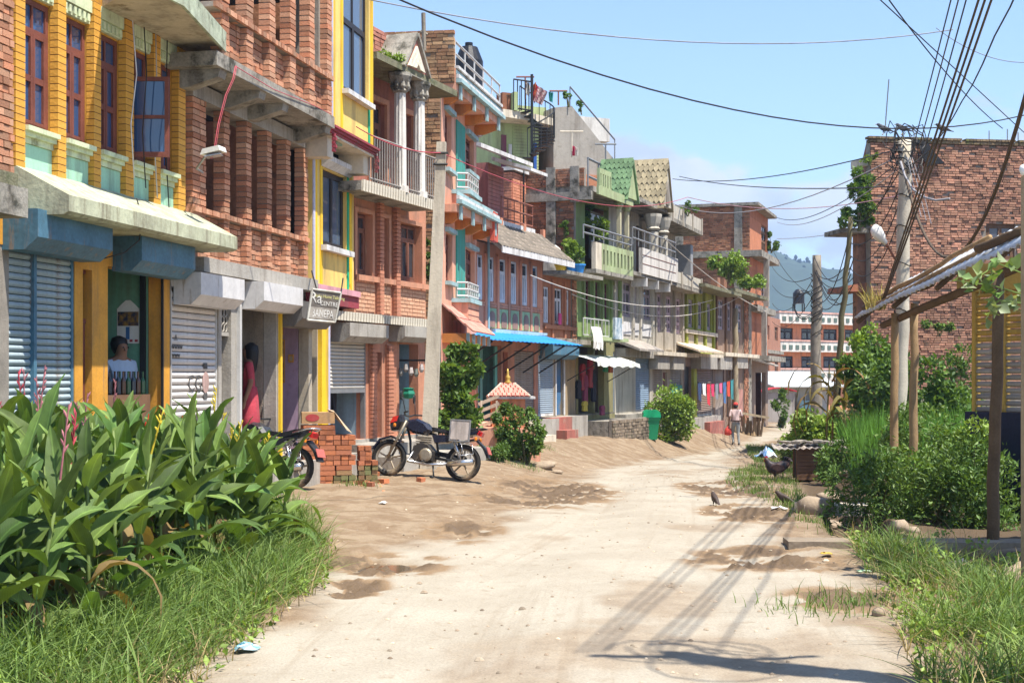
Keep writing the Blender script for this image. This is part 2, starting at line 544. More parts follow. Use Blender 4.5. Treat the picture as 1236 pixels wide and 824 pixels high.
L.new(fm.outputs[0], gb.inputs['Base Color'])
rr = N.new('ShaderNodeMapRange'); rr.inputs['To Min'].default_value = .95; rr.inputs['To Max'].default_value = .7
L.new(sp.outputs[1], rr.inputs['Value']); L.new(rr.outputs[0], gb.inputs['Roughness'])
hs = N.new('ShaderNodeMath'); hs.operation = 'MULTIPLY_ADD'; hs.inputs[1].default_value = .35
hs2 = N.new('ShaderNodeMath'); hs2.operation = 'MULTIPLY_ADD'; hs2.inputs[1].default_value = -.4; L.new(trk.outputs['Fac'], hs2.inputs[0]); L.new(nB.outputs['Fac'], hs2.inputs[2])
L.new(nC.outputs['Fac'], hs.inputs[0]); L.new(hs2.outputs[0], hs.inputs[2])
hb = N.new('ShaderNodeBump'); hb.inputs['Strength'].default_value = .45; hb.inputs['Distance'].default_value = .035
L.new(hs.outputs[0], hb.inputs['Height']); L.new(hb.outputs[0], gb.inputs['Normal'])
gme = fast_mesh('ground', np.stack([GX, GY, GZ], -1).reshape(-1, 3), quads, gm, smooth=True)
ca = gme.color_attributes.new('cover', 'FLOAT_COLOR', 'POINT')
ca.data.foreach_set('color', np.stack([road, mud, dsoil, (GX - interp(GY, ROAD_L)) / np.maximum(interp(GY, ROAD_R) - interp(GY, ROAD_L), 1)], -1).astype(np.float32).ravel())
ground = link('ground', gme, kind='structure', label='dusty unpaved earth street with ruts, mud and bare verges')
def gh(x, y):
    """height of the finished ground"""
    j = min(max(int(np.searchsorted(ys, y)), 1), ny - 1); i = min(max(int(np.searchsorted(xs, x)), 1), nx - 1)
    ty = (y - ys[j - 1]) / (ys[j] - ys[j - 1]); tx = (x - xs[i - 1]) / (xs[i] - xs[i - 1])
    return float((GZ[j - 1, i - 1] * (1 - tx) + GZ[j - 1, i] * tx) * (1 - ty) + (GZ[j, i - 1] * (1 - tx) + GZ[j, i] * tx) * ty)

# puddles
pud = mat('muddy_water', (.13, .09, .05), .06, .2, 2, 9, .02, spec=.6)
for k, (i, fill) in enumerate([(0, .036), (1, .034), (5, .05)]):
    hx, hy, rx, ry, d = HOLES[i]
    z = float(np.min([gh(hx + a * rx * .5, hy + b * ry * .5) for a in (-1, -.5, 0, .5, 1) for b in (-1, -.5, 0, .5, 1)])) + fill
    b = MB(); n = 40
    b.poly(*[(hx + rx * 1.5 * math.cos(t) * (1 + .15 * math.sin(3 * t + k)), hy + ry * 1.3 * math.sin(t) * (1 + .12 * math.cos(2 * t)), z) for t in [2 * math.pi * q / n for q in range(n)]])
    b.build('puddle', pud, kind='structure', label=['brown puddle beside the lane near the cannas', 'smaller puddle at the edge of the canna bank', 'dark puddle in the mud on the right of the lane'][k])

# == hills
hm = mat('forest_hill', (.03, .048, .034), .95, .55, .006, .05, .0, col2=(.045, .065, .04))
hy_ = np.linspace(900, 2600, 110); hx_ = np.linspace(-900, 2600, 260)
HX, HYY = np.meshgrid(hx_, hy_)
ridge = 150 * np.exp(-((HYY - 1750) / 480) ** 2) * (0.72 + .30 * np.sin(HX / 260 + 1.1) + .22 * np.sin(HX / 117 + .4)) + 30 * np.exp(-((HYY - 1250) / 200) ** 2) * (1 + np.sin(HX / 140))
HZ = -14 + np.maximum(ridge, 0) * (0.75 + .5 * fbm(HX / 160, HYY / 160, 4)) + 9 * (fbm(HX / 26, HYY / 40, 4) - .5) * np.clip(ridge / 40, 0, 1)
HZ = HZ + 5.5 * np.clip(ridge / 60, 0, 1) * vnoise(HX / 9, HYY / 9)
hi = np.arange(HX.size).reshape(HX.shape)
hq = np.stack([hi[:-1, :-1], hi[:-1, 1:], hi[1:, 1:], hi[1:, :-1]], -1).reshape(-1, 4)
link('hills', fast_mesh('hills', np.stack([HX, HYY, HZ], -1).reshape(-1, 3), hq, hm), kind='structure', label='hazy blue forested hills beyond the town')
# trees along the ridge and slopes, too far away to count
b = MB()
for q in range(6000):
    j, i = random.randrange(20, 75), random.randrange(60, 230)
    if ridge[j, i] < 25: continue
    x, y, z = HX[j, i] + rnd(-7, 7), HYY[j, i] + rnd(-8, 8), HZ[j, i]
    h, w = rnd(2, 4.2), rnd(1.1, 2.2)
    b.lathe([(w * .3, -2), (w, h * .35), (w * .7, h * .75), (.2, h)], (x, y, z), 5)
b.build('hillside_forest', mat('hill_trees', (.028, .045, .03), .95, .4, .05, .3, 0, isl=.5), kind='stuff', label='far mass of trees covering the blue hills')
# == building kit
class Fac:
    """a house front: local x runs along the front, -y points to the street, z is height"""
    def __init__(s, name, label, cat, pl, Yl, pr, Yr, group=None):
        s.P0 = Vector(((pl - CX) * Yl / F, Yl)); s.P1 = Vector(((pr - CX) * Yr / F, Yr))
        d = s.P1 - s.P0
        s.len = d.length; s.d = d.normalized(); s.n = Vector((s.d.y, -s.d.x))
        s.root = thing(name, label, cat, (s.P0.x, s.P0.y, 0), math.atan2(s.d.y, s.d.x), group)
    def _t(s, px, o):
        r = Vector(((px - CX) / F, 1.0))
        return (s.P0.dot(s.n) + o) / r.dot(s.n), r
    def u(s, px, o=0.0):
        t, r = s._t(px, o)
        return (r * t - s.P0).dot(s.d)
    def z(s, px, py, o=0.0):
        t, r = s._t(px, o)
        return EYE - (py - HY) * t / F
    def w(s, u, o, z):
        """local to world"""
        p = s.P0 + s.d * u + s.n * o
        return Vector((p.x, p.y, z))
    def box(s, name, m, u0, u1, o0, o1, z0, z1, par=None, kind=None, label=None):
        return MB().box(u0, u1, -o1, -o0, z0, z1).build(name, m, par or s.root, kind=kind, label=label)
    def add(s, b, u0, u1, o0, o1, z0, z1):
        return b.box(u0, u1, -o1, -o0, z0, z1)

def wall(f, m, u0, u1, z0, z1, o, th, holes, name='wall', par=None):
    """wall slab with real openings: holes = [(u0,u1,z0,z1)]"""
    us = sorted(set([u0, u1] + [min(max(h[k], u0), u1) for h in holes for k in (0, 1)]))
    zs = sorted(set([z0, z1] + [min(max(h[k], z0), z1) for h in holes for k in (2, 3)]))
    b = MB()
    for j in range(len(zs) - 1):
        run = None
        for i in range(len(us) - 1):
            cu, cz = (us[i] + us[i + 1]) / 2, (zs[j] + zs[j + 1]) / 2
            solid = not any(h[0] < cu < h[1] and h[2] < cz < h[3] for h in holes)
            if solid and run is None: run = us[i]
            if run is not None and (not solid):
                f.add(b, run, us[i], o - th, o, zs[j], zs[j + 1]); run = None
        if run is not None: f.add(b, run, us[-1], o - th, o, zs[j], zs[j + 1])
    return b.build(name, m, par or f.root)

def shell(f, m, u0, u1, z0, z1, o, depth, roof_m=None, inner=None, floors=()):
    """side walls, back wall, roof slab and dark-painted rooms behind a front"""
    b = MB()
    f.add(b, u0, u0 + .12, o - depth, o - .13, z0, z1); f.add(b, u1 - .12, u1, o - depth, o - .13, z0, z1)
    f.add(b, u0 + .12, u1 - .12, o - depth, o - depth + .12, z0, z1)
    b.build('side_wall', m, f.root)
    f.box('roof_slab', roof_m or m_conc_old(), u0 + .002, u1 - .002, o - depth + .01, o - .02, z1, z1 + .12)
    for k, zf in enumerate(floors):
        f.box('floor_slab', inner or m_dark(), u0 + .12, u1 - .12, o - depth + .12, o - .3, zf - .1, zf)
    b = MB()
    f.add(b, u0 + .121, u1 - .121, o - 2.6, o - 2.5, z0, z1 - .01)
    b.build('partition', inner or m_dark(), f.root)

_slat = {}
def shutter(f, m, u0, u1, z0, z1, o, n, zb=None, name='roller_shutter', bar=None, par=None):
    """roller shutter of separate curved slats; zb = lower edge when partly raised"""
    par = par or f.root
    b = MB()
    f.add(b, u0 - .05, u0, o - .06, o + .03, z0, z1); f.add(b, u1, u1 + .05, o - .06, o + .03, z0, z1)
    zb = z0 if zb is None else zb
    f.add(b, u0 + .001, u1 - .001, o - .03, o + .03, zb, zb + .07)
    fr = b.build(name, bar or m_steel(), par)
    h = (z1 - zb - .07) / n
    key = (round(u1 - u0, 3), round(h, 4), m.name)
    if key not in _slat:
        pr = []
        for k in range(7):
            t = math.pi * k / 6
            pr.append((-(0.004 + .020 * math.sin(t)), h * .06 + h * .88 * k / 6))
        pr += [(.004, h * .94), (.004, h * .06)]
        _slat[key] = MB().prism(pr, 0, u1 - u0).mesh('slat', m)
    for k in range(n):
        link('slat', _slat[key], fr, (u0, -o + rnd(-.002, .002), zb + .07 + k * h))
    return fr

def hood(f, m, u0, u1, o, d, z0, z1, name='shutter_hood', dark=None):
    """the sheet-metal box over a roller shutter"""
    h = z1 - z0
    pr = [(-o + .01, z1), (-o - d, z1 - .01), (-o - d, z0 + h * .30), (-o - d * .62, z0), (-o + .01, z0)]
    return MB().prism(pr, u0, u1).build(name, m, f.root)

def window(f, fm, u0, u1, z0, z1, o, cols=2, rows=2, transom=.24, fr=.05, gm_=None, th=.05, name='window', par=None, bars=False, cols_top=None):
    """frame with separate panes; transom = share of the height above the top rail"""
    w = MB()
    f.add(w, u0, u0 + fr, o - th, o, z0, z1); f.add(w, u1 - fr, u1, o - th, o, z0, z1)
    f.add(w, u0 + fr, u1 - fr, o - th, o, z0, z0 + fr); f.add(w, u0 + fr, u1 - fr, o - th, o, z1 - fr, z1)
    panes = []
    zt = z1 - (z1 - z0) * transom if transom else z1 - fr
    if transom:
        f.add(w, u0 + fr, u1 - fr, o - th, o + .004, zt - fr * .5, zt + fr * .5)
        ct = cols_top or cols
        for i in range(ct):
            a = lerp(u0 + fr, u1 - fr, i / ct); c = lerp(u0 + fr, u1 - fr, (i + 1) / ct)
            if i: f.add(w, a - fr * .3, a + fr * .3, o - th * .9, o - .002, zt + fr * .5, z1 - fr)
            panes.append((a, c, zt + fr * .5, z1 - fr))
        zt -= fr * .5
    for i in range(cols):
        a = lerp(u0 + fr, u1 - fr, i / cols); c = lerp(u0 + fr, u1 - fr, (i + 1) / cols)
        f.add(w, a + .003, a + fr * .8, o - th * .9, o + .006, z0 + fr, zt); f.add(w, c - fr * .8, c - .003, o - th * .9, o + .006, z0 + fr, zt)
        for j in range(rows):
            lo = lerp(z0 + fr, zt, j / rows); hi = lerp(z0 + fr, zt, (j + 1) / rows)
            f.add(w, a + fr * .8, c - fr * .8, o - th * .9, o + .004, lo, lo + fr * .6); f.add(w, a + fr * .8, c - fr * .8, o - th * .9, o + .004, hi - fr * .6, hi)
            panes.append((a + fr * .8, c - fr * .8, lo + fr * .6, hi - fr * .6))
    wo = w.build(name, fm, par or f.root)
    g = gm_ or glass('window_glass')
    for (a, c, lo, hi) in panes:
        MB().box(a, c, -o + th * .45, -o + th * .6, lo, hi).build('pane', g, wo)
    return wo

_bm = {}
def brick_mesh(m):
    if m.name not in _bm:
        _bm[m.name] = MB().box(-.5, .5, -.5, .5, -.5, .5).mesh('brick', m)
    return _bm[m.name]
def brick_rows(u0, u1, z0, z1, o, depth, bl=.235, ch=.078, gap=.013, jit=.007, bond=None, rag=0.0):
    """boxes (u0,u1,o0,o1,z0,z1) of a brick skin"""
    out = []
    n = max(1, int(round((z1 - z0) / ch))); h = (z1 - z0) / n
    for j in range(n):
        off = (j % 2) * .5 if bond is None else bond
        a = u0
        first = True
        while a < u1 - .01:
            l = bl * (rnd(.93, 1.05)) * ((1 - off) if first and off else 1)
            if not first and random.random() < .2: l *= .52
            c = min(a + l, u1)
            if u1 - c < .05: c = u1
            first = False
            if not (rag and random.random() < rag):
                q = rnd(-jit, jit)
                out.append((a + gap * .5, c - gap * .5, o - depth, o + q, z0 + j * h + gap * .5 + rnd(-.002, .002), z0 + (j + 1) * h - gap * .5))
            a = c
    return out
def bricks_to(f, par, lst, m, parts=0, name='brick'):
    """first `parts` bricks are objects of their own, the rest one mass"""
    me = brick_mesh(m)
    for (a, c, o0, o1, z0, z1) in lst[:parts]:
        link(name, me, par, ((a + c) / 2, -(o0 + o1) / 2, (z0 + z1) / 2), (rnd(-.012, .012), 0, rnd(-.015, .015)), (c - a, o1 - o0, z1 - z0))
    rest = lst[parts:]
    if rest:
        b = MB()
        for (a, c, o0, o1, z0, z1) in rest: f.add(b, a, c, o0, o1, z0, z1)
        b.build('brickwork', m, par, kind='stuff')

def rail(f, pts, h, m, posts=.14, r=.012, par=None, name='railing', rails=(0.0, 1.0), pr=None):
    """railing along local points (u,o,z): rails as the frame, each baluster a piece"""
    b = MB()
    for k in rails:
        for i in range(len(pts) - 1):
            p, q = pts[i], pts[i + 1]
            b.tube([(p[0], -p[1], p[2] + h * k + .02), (q[0], -q[1], q[2] + h * k + .02)], r * 1.5, 6)
    ro = b.build(name, m, par or f.root)
    if posts:
        me = MB().tube([(0, 0, 0), (0, 0, h)], pr or r, 6).mesh('baluster', m)
        for i in range(len(pts) - 1):
            p, q = Vector(pts[i]), Vector(pts[i + 1])
            n = max(1, int((q - p).length / posts))
            for k in range(n + (1 if i == len(pts) - 2 else 0)):
                c = p.lerp(q, k / n)
                link('baluster', me, ro, (c.x, -c.y, c.z + .02))
    return ro
def slab(f, name, m, poly, z0, z1, par=None):
    """horizontal slab with a plan outline [(u,o)]"""
    return MB().prism([(u, -o) for u, o in poly], z0, z1, 'z').build(name, m, par or f.root)
def text(body, size, m, parent, loc, rot, name='lettering', ext=.002):
    c = bpy.data.curves.new(name, 'FONT'); c.body = body; c.size = size; c.extrude = ext; c.align_x = 'CENTER'; c.align_y = 'CENTER'
    t = bpy.data.objects.new('tmp', c); COL.objects.link(t)
    bpy.context.view_layer.update()
    me = bpy.data.meshes.new_from_object(t.evaluated_get(bpy.context.evaluated_depsgraph_get()))
    bpy.data.objects.remove(t)
    me.materials.clear(); me.materials.append(m)
    return link(name, me, parent, loc, rot)
def bricks_side(f, par, u0, o0, o1, z0, z1, m, th=.1, rag=0.0, **k):
    """brick skin on an end wall facing back down the street"""
    b = MB()
    for (a, c, d0, d1, za, zb) in brick_rows(o0, o1, z0, z1, 0, th, rag=rag, **k):
        f.add(b, u0 - d1 - .03, u0 - d0, a, c, za, zb)
    return b.build('brickwork', m, par, kind='stuff')

FAR_VP = lambda px: 13414.0 / (960 - px)       # depth along the nearest row of fronts

# brick house at the picture's edge
f = Fac('brick_house', 'old bare brick house cut off by the left edge beside the yellow house', 'house', -130, FAR_VP(-130), 17, FAR_VP(17))
uE = f.len
f.box('wall', m_mortar(), 0, uE - .012, -.5, -.05, -.2, 8.5)
zS = f.z(10, 218)
lst = brick_rows(f.u(-12), uE, zS, 6.4, 0, .06, jit=.012)
lst.sort(key=lambda q: -q[1])
bricks_to(f, f.root, lst, m_brick(), 300)
f.box('floor_slab', m_conc_old(), 0, f.u(20, .3), -.048, .42, zS - .42, zS - .14)
f.box('slab_edge', mat('mossy_concrete', (.19, .18, .11), .95, .4, 6, 40, .8, dirt=(.06, .075, .03), dirt_amt=.6), 0.01, f.u(17, .3), -.047, .34, zS - .137, zS + .0)

# yellow and mint house
f = Fac('yellow_mint_house', 'house with mint green panels, ochre brick pilasters and brown windows over blue shutters', 'house', 17.5, FAR_VP(17.5), 232, FAR_VP(232))
A = f
ochre = mat('ochre_paint', (.60, .28, .035), .75, .25, 3, 30, .25, dirt=(.3, .18, .09), dirt_amt=.3, streak=True)
mint = mat('mint_paint', (.36, .62, .44), .8, .15, 2, 25, .2, dirt=(.3, .36, .25), dirt_amt=.25, streak=True)
pale = mat('pale_green_paint', (.60, .66, .42), .8, .2, 4, 30, .3, dirt=(.24, .24, .13), dirt_amt=.35)
zW, zT, zB, zR = 4.27, 5.62, 3.82, 5.9
pil = [(19, 30.6), (70, 80), (113.6, 122), (152, 161.7), (186, 194), (215.5, 224)]
pu = [(f.u(a), f.u(b)) for a, b in pil]
W0, W1 = 0.0, f.len
holes = [(pu[i][1], pu[i + 1][0], zW, zT) for i in range(5)]
wall(f, ochre, W0, W1, 3.3, 6.02, -.10, .26, holes)
pm = mat('ochre_brick', (.66, .33, .05), .75, .22, 5, 40, .25, isl=.10)
for k, (a, b_) in enumerate(pu):
    p = f.box('pilaster', mat('dark_joint', (.12, .06, .03), .9), a + .008, b_ - .008, -.099, -.005, zB, 5.9)
    n = 27; h = (5.9 - zB) / n
    me = MB().box(0, b_ - a, 0, .095, 0, h - .009).mesh('brick', pm)
    for j in range(n): link('brick', me, p, (a, 0, zB + j * h))
for i in range(5):
    a, b_ = pu[i][1] + .004, pu[i + 1][0] - .004
    f.box('panel', mint, a, b_, -.099, -.07, zB, zW - .17)
    bb = MB()
    f.add(bb, a, b_, -.098, .035, zW - .05, zW); f.add(bb, a, b_, -.098, -.01, zW - .10, zW - .052); f.add(bb, a, b_, -.098, -.05, zW - .165, zW - .102)
    bb.build('sill', pale, f.root)
    bb = MB()
    f.add(bb, a, b_, -.098, -.02, 5.76, 5.895); f.add(bb, a, b_, -.098, -.05, 5.64, 5.758)
    for q in range(6): f.add(bb, lerp(a, b_, q / 6 + .03), lerp(a, b_, q / 6 + .12), -.049, -.028, 5.66, 5.74)
    bb.build('cornice_block', pale, f.root)
    window(f, m_wood_red(), a + .01, b_ - .01, zW + .005, zT - .005, -.108, cols=2, rows=2, transom=.24, fr=.055, gm_=glass('blue_glass', (.03, .07, .16), .04))
    if i == 3:   # one casement stands open towards the street
        c = MB(); w_, z0_, z1_ = .48, zW + .05, zW + 1.0
        xf = Matrix.Translation((a + .06, .10, 0)) @ Matrix.Rotation(R(-78), 4, 'Z')
        for q in ((0, .05, z0_, z1_), (w_ - .05, w_, z0_, z1_), (.05, w_ - .05, z0_, z0_ + .06), (.05, w_ - .05, z1_ - .05, z1_), (.05, w_ - .05, (z0_ + z1_) / 2 - .02, (z0_ + z1_) / 2 + .02)):
            c.box(q[0], q[1], -.02, .02, q[2], q[3], xf)
        co = c.build('casement', m_wood_red(), f.root)
        for q in ((z0_ + .06, (z0_ + z1_) / 2 - .02), ((z0_ + z1_) / 2 + .02, z1_ - .05)):
            MB().box(.05, w_ - .05, -.004, .004, q[0], q[1], xf).build('pane', glass('blue_glass'), co)
# sloping ledge between the storeys
MB().prism([(.099, 3.86), (.02, 3.84), (-.58, 3.52), (-.58, 3.36), (-.52, 3.33), (.099, 3.33)], f.u(19), W1 + .1).build('ledge', mat('weathered_ledge', (.44, .45, .31), .9, .3, 3, 25, .5, dirt=(.25, .23, .15), dirt_amt=.55, streak=True), f.root)
# roof slab wider at the near end
uc = f.u(271, .47)
slab(f, 'roof_slab', mat('roof_slab_cream', (.52, .44, .32), .9, .25, 2, 22, .4, dirt=(.2, .15, .09), dirt_amt=.4), [(f.u(128), -.05), (f.u(165, .8), .85), (f.u(217, .92), .93), (uc, .48), (uc, -.05)], zR, zR + .16)
slab(f, 'slab_rim', mat('mossy_rim', (.42, .46, .33), .9, .35, 6, 40, .6, dirt=(.08, .09, .05), dirt_amt=.55), [(f.u(165, .8), .852), (f.u(165, .8), .89), (f.u(217, .92), .97), (uc + .03, .52), (uc + .002, .482), (f.u(217, .92), .932)], zR - .05, zR + .2)
b = MB(); f.add(b, W0 + .02, W1 - .02, -5, -.36, 3.25, 3.33); b.build('floor_slab', m_conc_old(), f.root)
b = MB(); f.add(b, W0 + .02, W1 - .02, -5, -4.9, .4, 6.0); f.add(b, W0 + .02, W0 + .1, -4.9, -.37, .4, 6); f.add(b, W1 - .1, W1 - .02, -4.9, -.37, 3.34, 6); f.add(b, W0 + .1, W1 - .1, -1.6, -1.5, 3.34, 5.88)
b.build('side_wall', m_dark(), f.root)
# street level
zF = .52
bl = mat('blue_sheet', (.065, .155, .22), .6, .4, 3, 25, .2, dirt=(.24, .16, .10), dirt_amt=.40, streak=True, spec=.4)
bls = mat('blue_slat', (.30, .36, .375), .65, .3, 3, 20, .15, dirt=(.2, .15, .11), dirt_amt=.36)
u_sh0, u_sh1 = f.u(-22, .0), f.u(94, .0)
gp_h = 3.02
holes = [(f.u(19) - .3, u_sh1, zF, gp_h), (f.u(104), f.u(115), zF, 2.9), (f.u(134), f.u(201), zF, gp_h - .04)]
wall(f, ochre, f.u(-30), f.u(208.5), zF - .5, 3.30, -.04, .2, holes, name='wall')
sm = f.u(45)
shutter(f, bls, f.u(-24), sm - .03, zF, 2.98, -.08, 33, bar=bl)
shutter(f, bls, sm + .03, u_sh1 - .05, zF, 2.98, -.08, 33, bar=bl)
f.box('centre_rail', bl, sm - .028, sm + .028, -.1, -.02, zF, 2.98)
hood(f, bl, f.u(10, .02), f.u(132, .3), -.04, .38, f.z(36, 298, .38), f.z(36, 247, .38) + .0)
hood(f, bl, f.u(140, .0), f.u(234, .3), -.04, .36, f.z(172, 326, .36), f.z(172, 283, .36))
MB().box(f.u(104) + .01, f.u(115) - .01, .12, .16, zF, 2.3).build('door', m_wood_red(), f.root)
MB().box(f.u(104) + .01, f.u(115) - .01, .11, .17, 2.305, 2.36).box(f.u(104) + .01, f.u(115) - .01, .11, .17, 2.86, 2.9).build('door_frame', m_wood_red(), f.root)
# small shop room
g1 = mat('green_plaster', (.16, .36, .24), .85, .25, 2, 20, .3, dirt=(.36, .25, .2), dirt_amt=.12)
us0, us1 = f.u(134) - .02, f.u(201)
us1A = us1
b = MB()
f.add(b, us1, us1 + .1, -2.4, -.25, zF, 3.2); f.add(b, us0 - .1, us0, -2.4, -.25, zF, 3.2); f.add(b, us0, us1, -2.5, -2.4, zF, 3.2)
b.build('shop_room', g1, f.root)
f.box('shop_floor', m_concrete(), us0 - .1, us1 + .1, -2.4, .0, zF - .06, zF - .004)
f.box('door_post', m_black(), us1 - .035, us1 - .002, -.34, -.27, zF, 2.98)
f.box('door_post', m_black(), us1 - .03, us1 - .002, -.06, -.035, zF, 2.95)
f.box('plinth', m_concrete(), -.6, f.u(208.5), -.24, .55, -.2, zF - .062)

# calendar on the shop wall that faces the street
cal = thing('wall_calendar', 'printed wall calendar with dark picture hanging on the green shop wall', 'calendar', f.w(us1 - .006, -.51, 0), math.atan2(f.d.y, f.d.x))
cz0, cz1 = 1.7 + (456 - 415) * 18 / F, 1.7 + (456 - 373) * 18 / F
def calb(name, m, o0, o1, z0, z1, t=.003):
    MB().box(-t, 0, -o1, -o0, z0, z1).build(name, m, cal)
calb('sheet', mat('paper_white', (.75, .72, .68), .8, .1), -.15, .15, cz0, cz1)
calb('picture', mat('calendar_print', (.015, .03, .08), .6, .6, 9, 40, 0, col2=(.30, .16, .03)), -.14, .14, lerp(cz0, cz1, .5), lerp(cz0, cz1, .9), .005)
for q in range(4): calb('date_block', mat('print_red', (.4, .05, .05), .7), -.12 + q * .07, -.08 + q * .07, cz0 + .02, cz0 + .05, .005)
calb('date_block', mat('print_blue', (.05, .15, .35), .7), -.03, .02, lerp(cz0, cz1, .12), lerp(cz0, cz1, .47), .005)
MB().prism([(-.14, cz1), (.14, cz1), (.09, cz1 + .05), (.03, cz1 + .1), (-.03, cz1 + .1), (-.09, cz1 + .05)], -.004, -.001, 'x').build('header', mat('paper_white', (0, 0, 0)), cal)
# counter and bottles
ct = tag(f.box('shop_counter', m_wood(), us0 + .05, us1 - .12, -.42, -.16, zF, 1.50), 'wooden counter in the green shop doorway', 'counter')
ct.parent = None; ct.matrix_world = f.root.matrix_basis.copy()
bprof = [(.03, 0), (.032, .02), (.032, .16), (.012, .21), (.012, .27), (.014, .28)]
bmes = [MB().lathe(bprof, n=8).mesh('bottle', mat('bottle_' + n_, c_, .15, .1, bump=0, spec=.6)) for n_, c_ in (('green', (.02, .10, .03)), ('brown', (.10, .03, .01)), ('dark', (.02, .03, .05)))]
for q in range(12):
    w_ = f.w(us1 - .20 - .13 * (q % 6), -.22 - .11 * (q // 6), 1.50)
    tag(link('drink_bottle', bmes[q % 3], None, w_), ['green glass', 'brown glass', 'dark glass'][q % 3] + ' drink bottle on the counter of the green shop', 'bottle', 'bottles on the shop counter')

# unfinished brick house
f = Fac('unfinished_brick_house', 'unfinished house of bare orange brick with open brick window bays', 'house', 232.5, FAR_VP(232.5), 372, FAR_VP(372))
Bh = f
bk = m_brick()
uL, uR = 0.0, f.len
z1a, zled, zlin, z2a, zled2, zroof = 3.27, 3.94, 5.36, 5.78, 6.41, 8.6
mo = m_mortar()
f.box('floor_slab', m_concrete(), uL, uR + .02, -.35, .16, 3.08, z1a)
fr = [(f.u(232.5), f.u(249)), (f.u(274), f.u(278)), (f.u(299), f.u(303)), (f.u(322), f.u(326.5)), (f.u(343.5), f.u(347.5)), (f.u(364), uR)]
fr[0] = (0.0, fr[0][1])
sp_ = (uR - fr[0][1]) / 5
fr = [fr[0]] + [(fr[0][1] + sp_ * (k + 1) - .2, fr[0][1] + sp_ * (k + 1)) for k in range(5)]
pool = []
cores = []
for k, (a, c) in enumerate(fr):      # pillars
    p = f.box('brick_pillar', mo, a + .02, c - .02, -.15, -.03, z1a, zlin)
    L1 = brick_rows(a, c, z1a, zlin, 0, .16, bond=0, bl=.24)
    bricks_to(f, p, L1, bk, 40)
for k in range(5):                   # parapet panels
    a, c = fr[k][1], fr[k + 1][0]
    p = f.box('parapet_panel', mo, a, c, -.2, -.13, z1a, zled - .1)
    bricks_to(f, p, brick_rows(a + .003, c - .003, z1a + .003, zled - .08, -.09, .05, jit=.01), bk, 20)
lg = f.box('brick_ledge', mo, uL + .01, uR - .01, -.2, -.01, zled - .075, zled - .01)
bricks_to(f, lg, brick_rows(uL, uR, zled - .08, zled, .035, .2, bl=.115, bond=0), bk, 40)
f.box('lintel', m_concrete(), uL + .003, uR, -.37, .004, zlin + .002, 5.56)
tp = f.box('brick_course', mo, uL + .01, uR - .01, -.3, -.02, 5.0, 5.0001)
bpy.data.objects.remove(tp)
f.box('partition', m_dark(), uL + .05, uR - .05, -2.7, -2.6, z1a, zlin)  # painted dark so the open window bays look unlit
# projecting upper floor
O = .55
uL2, uR2 = f.u(258, O), f.u(401, O)
f.box('cantilever_slab', m_conc_old(), uL2, uR2, -.36, O + .04, 5.60, z2a)
for px in (270, 318, 346, 397):
    uu = f.u(px, O)
    MB().prism([(.2, 5.598), (-O, 5.598), (-O + .03, 5.50), (-.1, 5.38), (.2, 5.38)], uu - .11, uu + .11).build('bracket_beam', m_conc_old(), f.root)
n2 = 6
sp2 = (uR2 - f.u(277, O)) / 5
fr2 = [(f.u(277, O) + sp2 * (k - 1) - .24 + sp2, f.u(277, O) + sp2 * k) for k in range(-1, 6)]
fr2 = [(f.u(277, O) + sp2 * k - .24, f.u(277, O) + sp2 * k) for k in range(0, 6)]
for k, (a, c) in enumerate(fr2):
    p = f.box('brick_pillar', mo, a + .02, c - .02, O - .15, O - .03, z2a, zroof)
    L1 = brick_rows(a, c, z2a, zroof, O, .16, bond=0, bl=.24)
    bricks_to(f, p, L1, bk, 36)
    if k < len(fr2) - 1:
        a2, c2 = c, fr2[k + 1][0]
        p = f.box('parapet_panel', mo, a2, c2, O - .2, O - .15, z2a, zled2 - .1)
        bricks_to(f, p, brick_rows(a2 + .003, c2 - .003, z2a + .003, zled2 - .08, O - .10, .06, jit=.01), bk, 16)
lg = f.box('brick_ledge', mo, uL2, uR2 - .01, O - .2, O - .01, zled2 - .075, zled2 - .01)
bricks_to(f, lg, brick_rows(uL2, uR2, zled2 - .08, zled2, O + .035, .2, bl=.115, bond=0), bk, 50)
pe = f.box('end_pier', mo, uR2 - .3, uR2 - .012, O - .5, O - .12, z2a, zroof)
f.box('roof_slab', m_conc_old(), uL2, uR2 + .05, -4, O + .25, zroof, zroof + .15)
f.box('partition', m_dark(), uL2, uR2, -1.52, -1.42, z2a, zroof)
b = MB(); f.add(b, uL, uL + .12, -6, -.38, 3.3, 7.7); f.add(b, uR - .12, uR, -6, -.38, 3.3, 7.7); f.add(b, uL + .12, uR - .12, -6, -5.9, .5, 7.7)
b.build('side_wall', m_brick_far(), f.root)
# street level
zF = .52
g = f.u
conc = m_concrete()
ws = mat('white_slat', (.56, .52, .48), .65, .2, 3, 20, .15, dirt=(.35, .3, .26), dirt_amt=.15)
holes = [(g(209.5), g(266), zF, 2.85), (g(270), g(281.5), zF, 2.78), (g(293), g(335.5), zF, 2.72)]
wall(f, conc, g(208.8), g(337), -.1, 3.078, -.03, .2, holes)
shB = shutter(f, ws, g(212), g(265), zF, 2.80, -.08, 26, bar=mat('pale_steel', (.5, .49, .47), .5, .2))
hood(f, mat('white_sheet', (.58, .56, .54), .5, .2, 3, 20, .1, dirt=(.3, .24, .18), dirt_amt=.3, streak=True), g(213, .0), g(291, .28), -.03, .36, f.z(235, 366, .33), f.z(235, 326, .33))
hood(f, MATS['white_sheet'], g(292, .0), g(362, .28), -.03, .36, f.z(315, 372, .33), f.z(315, 338, .33))
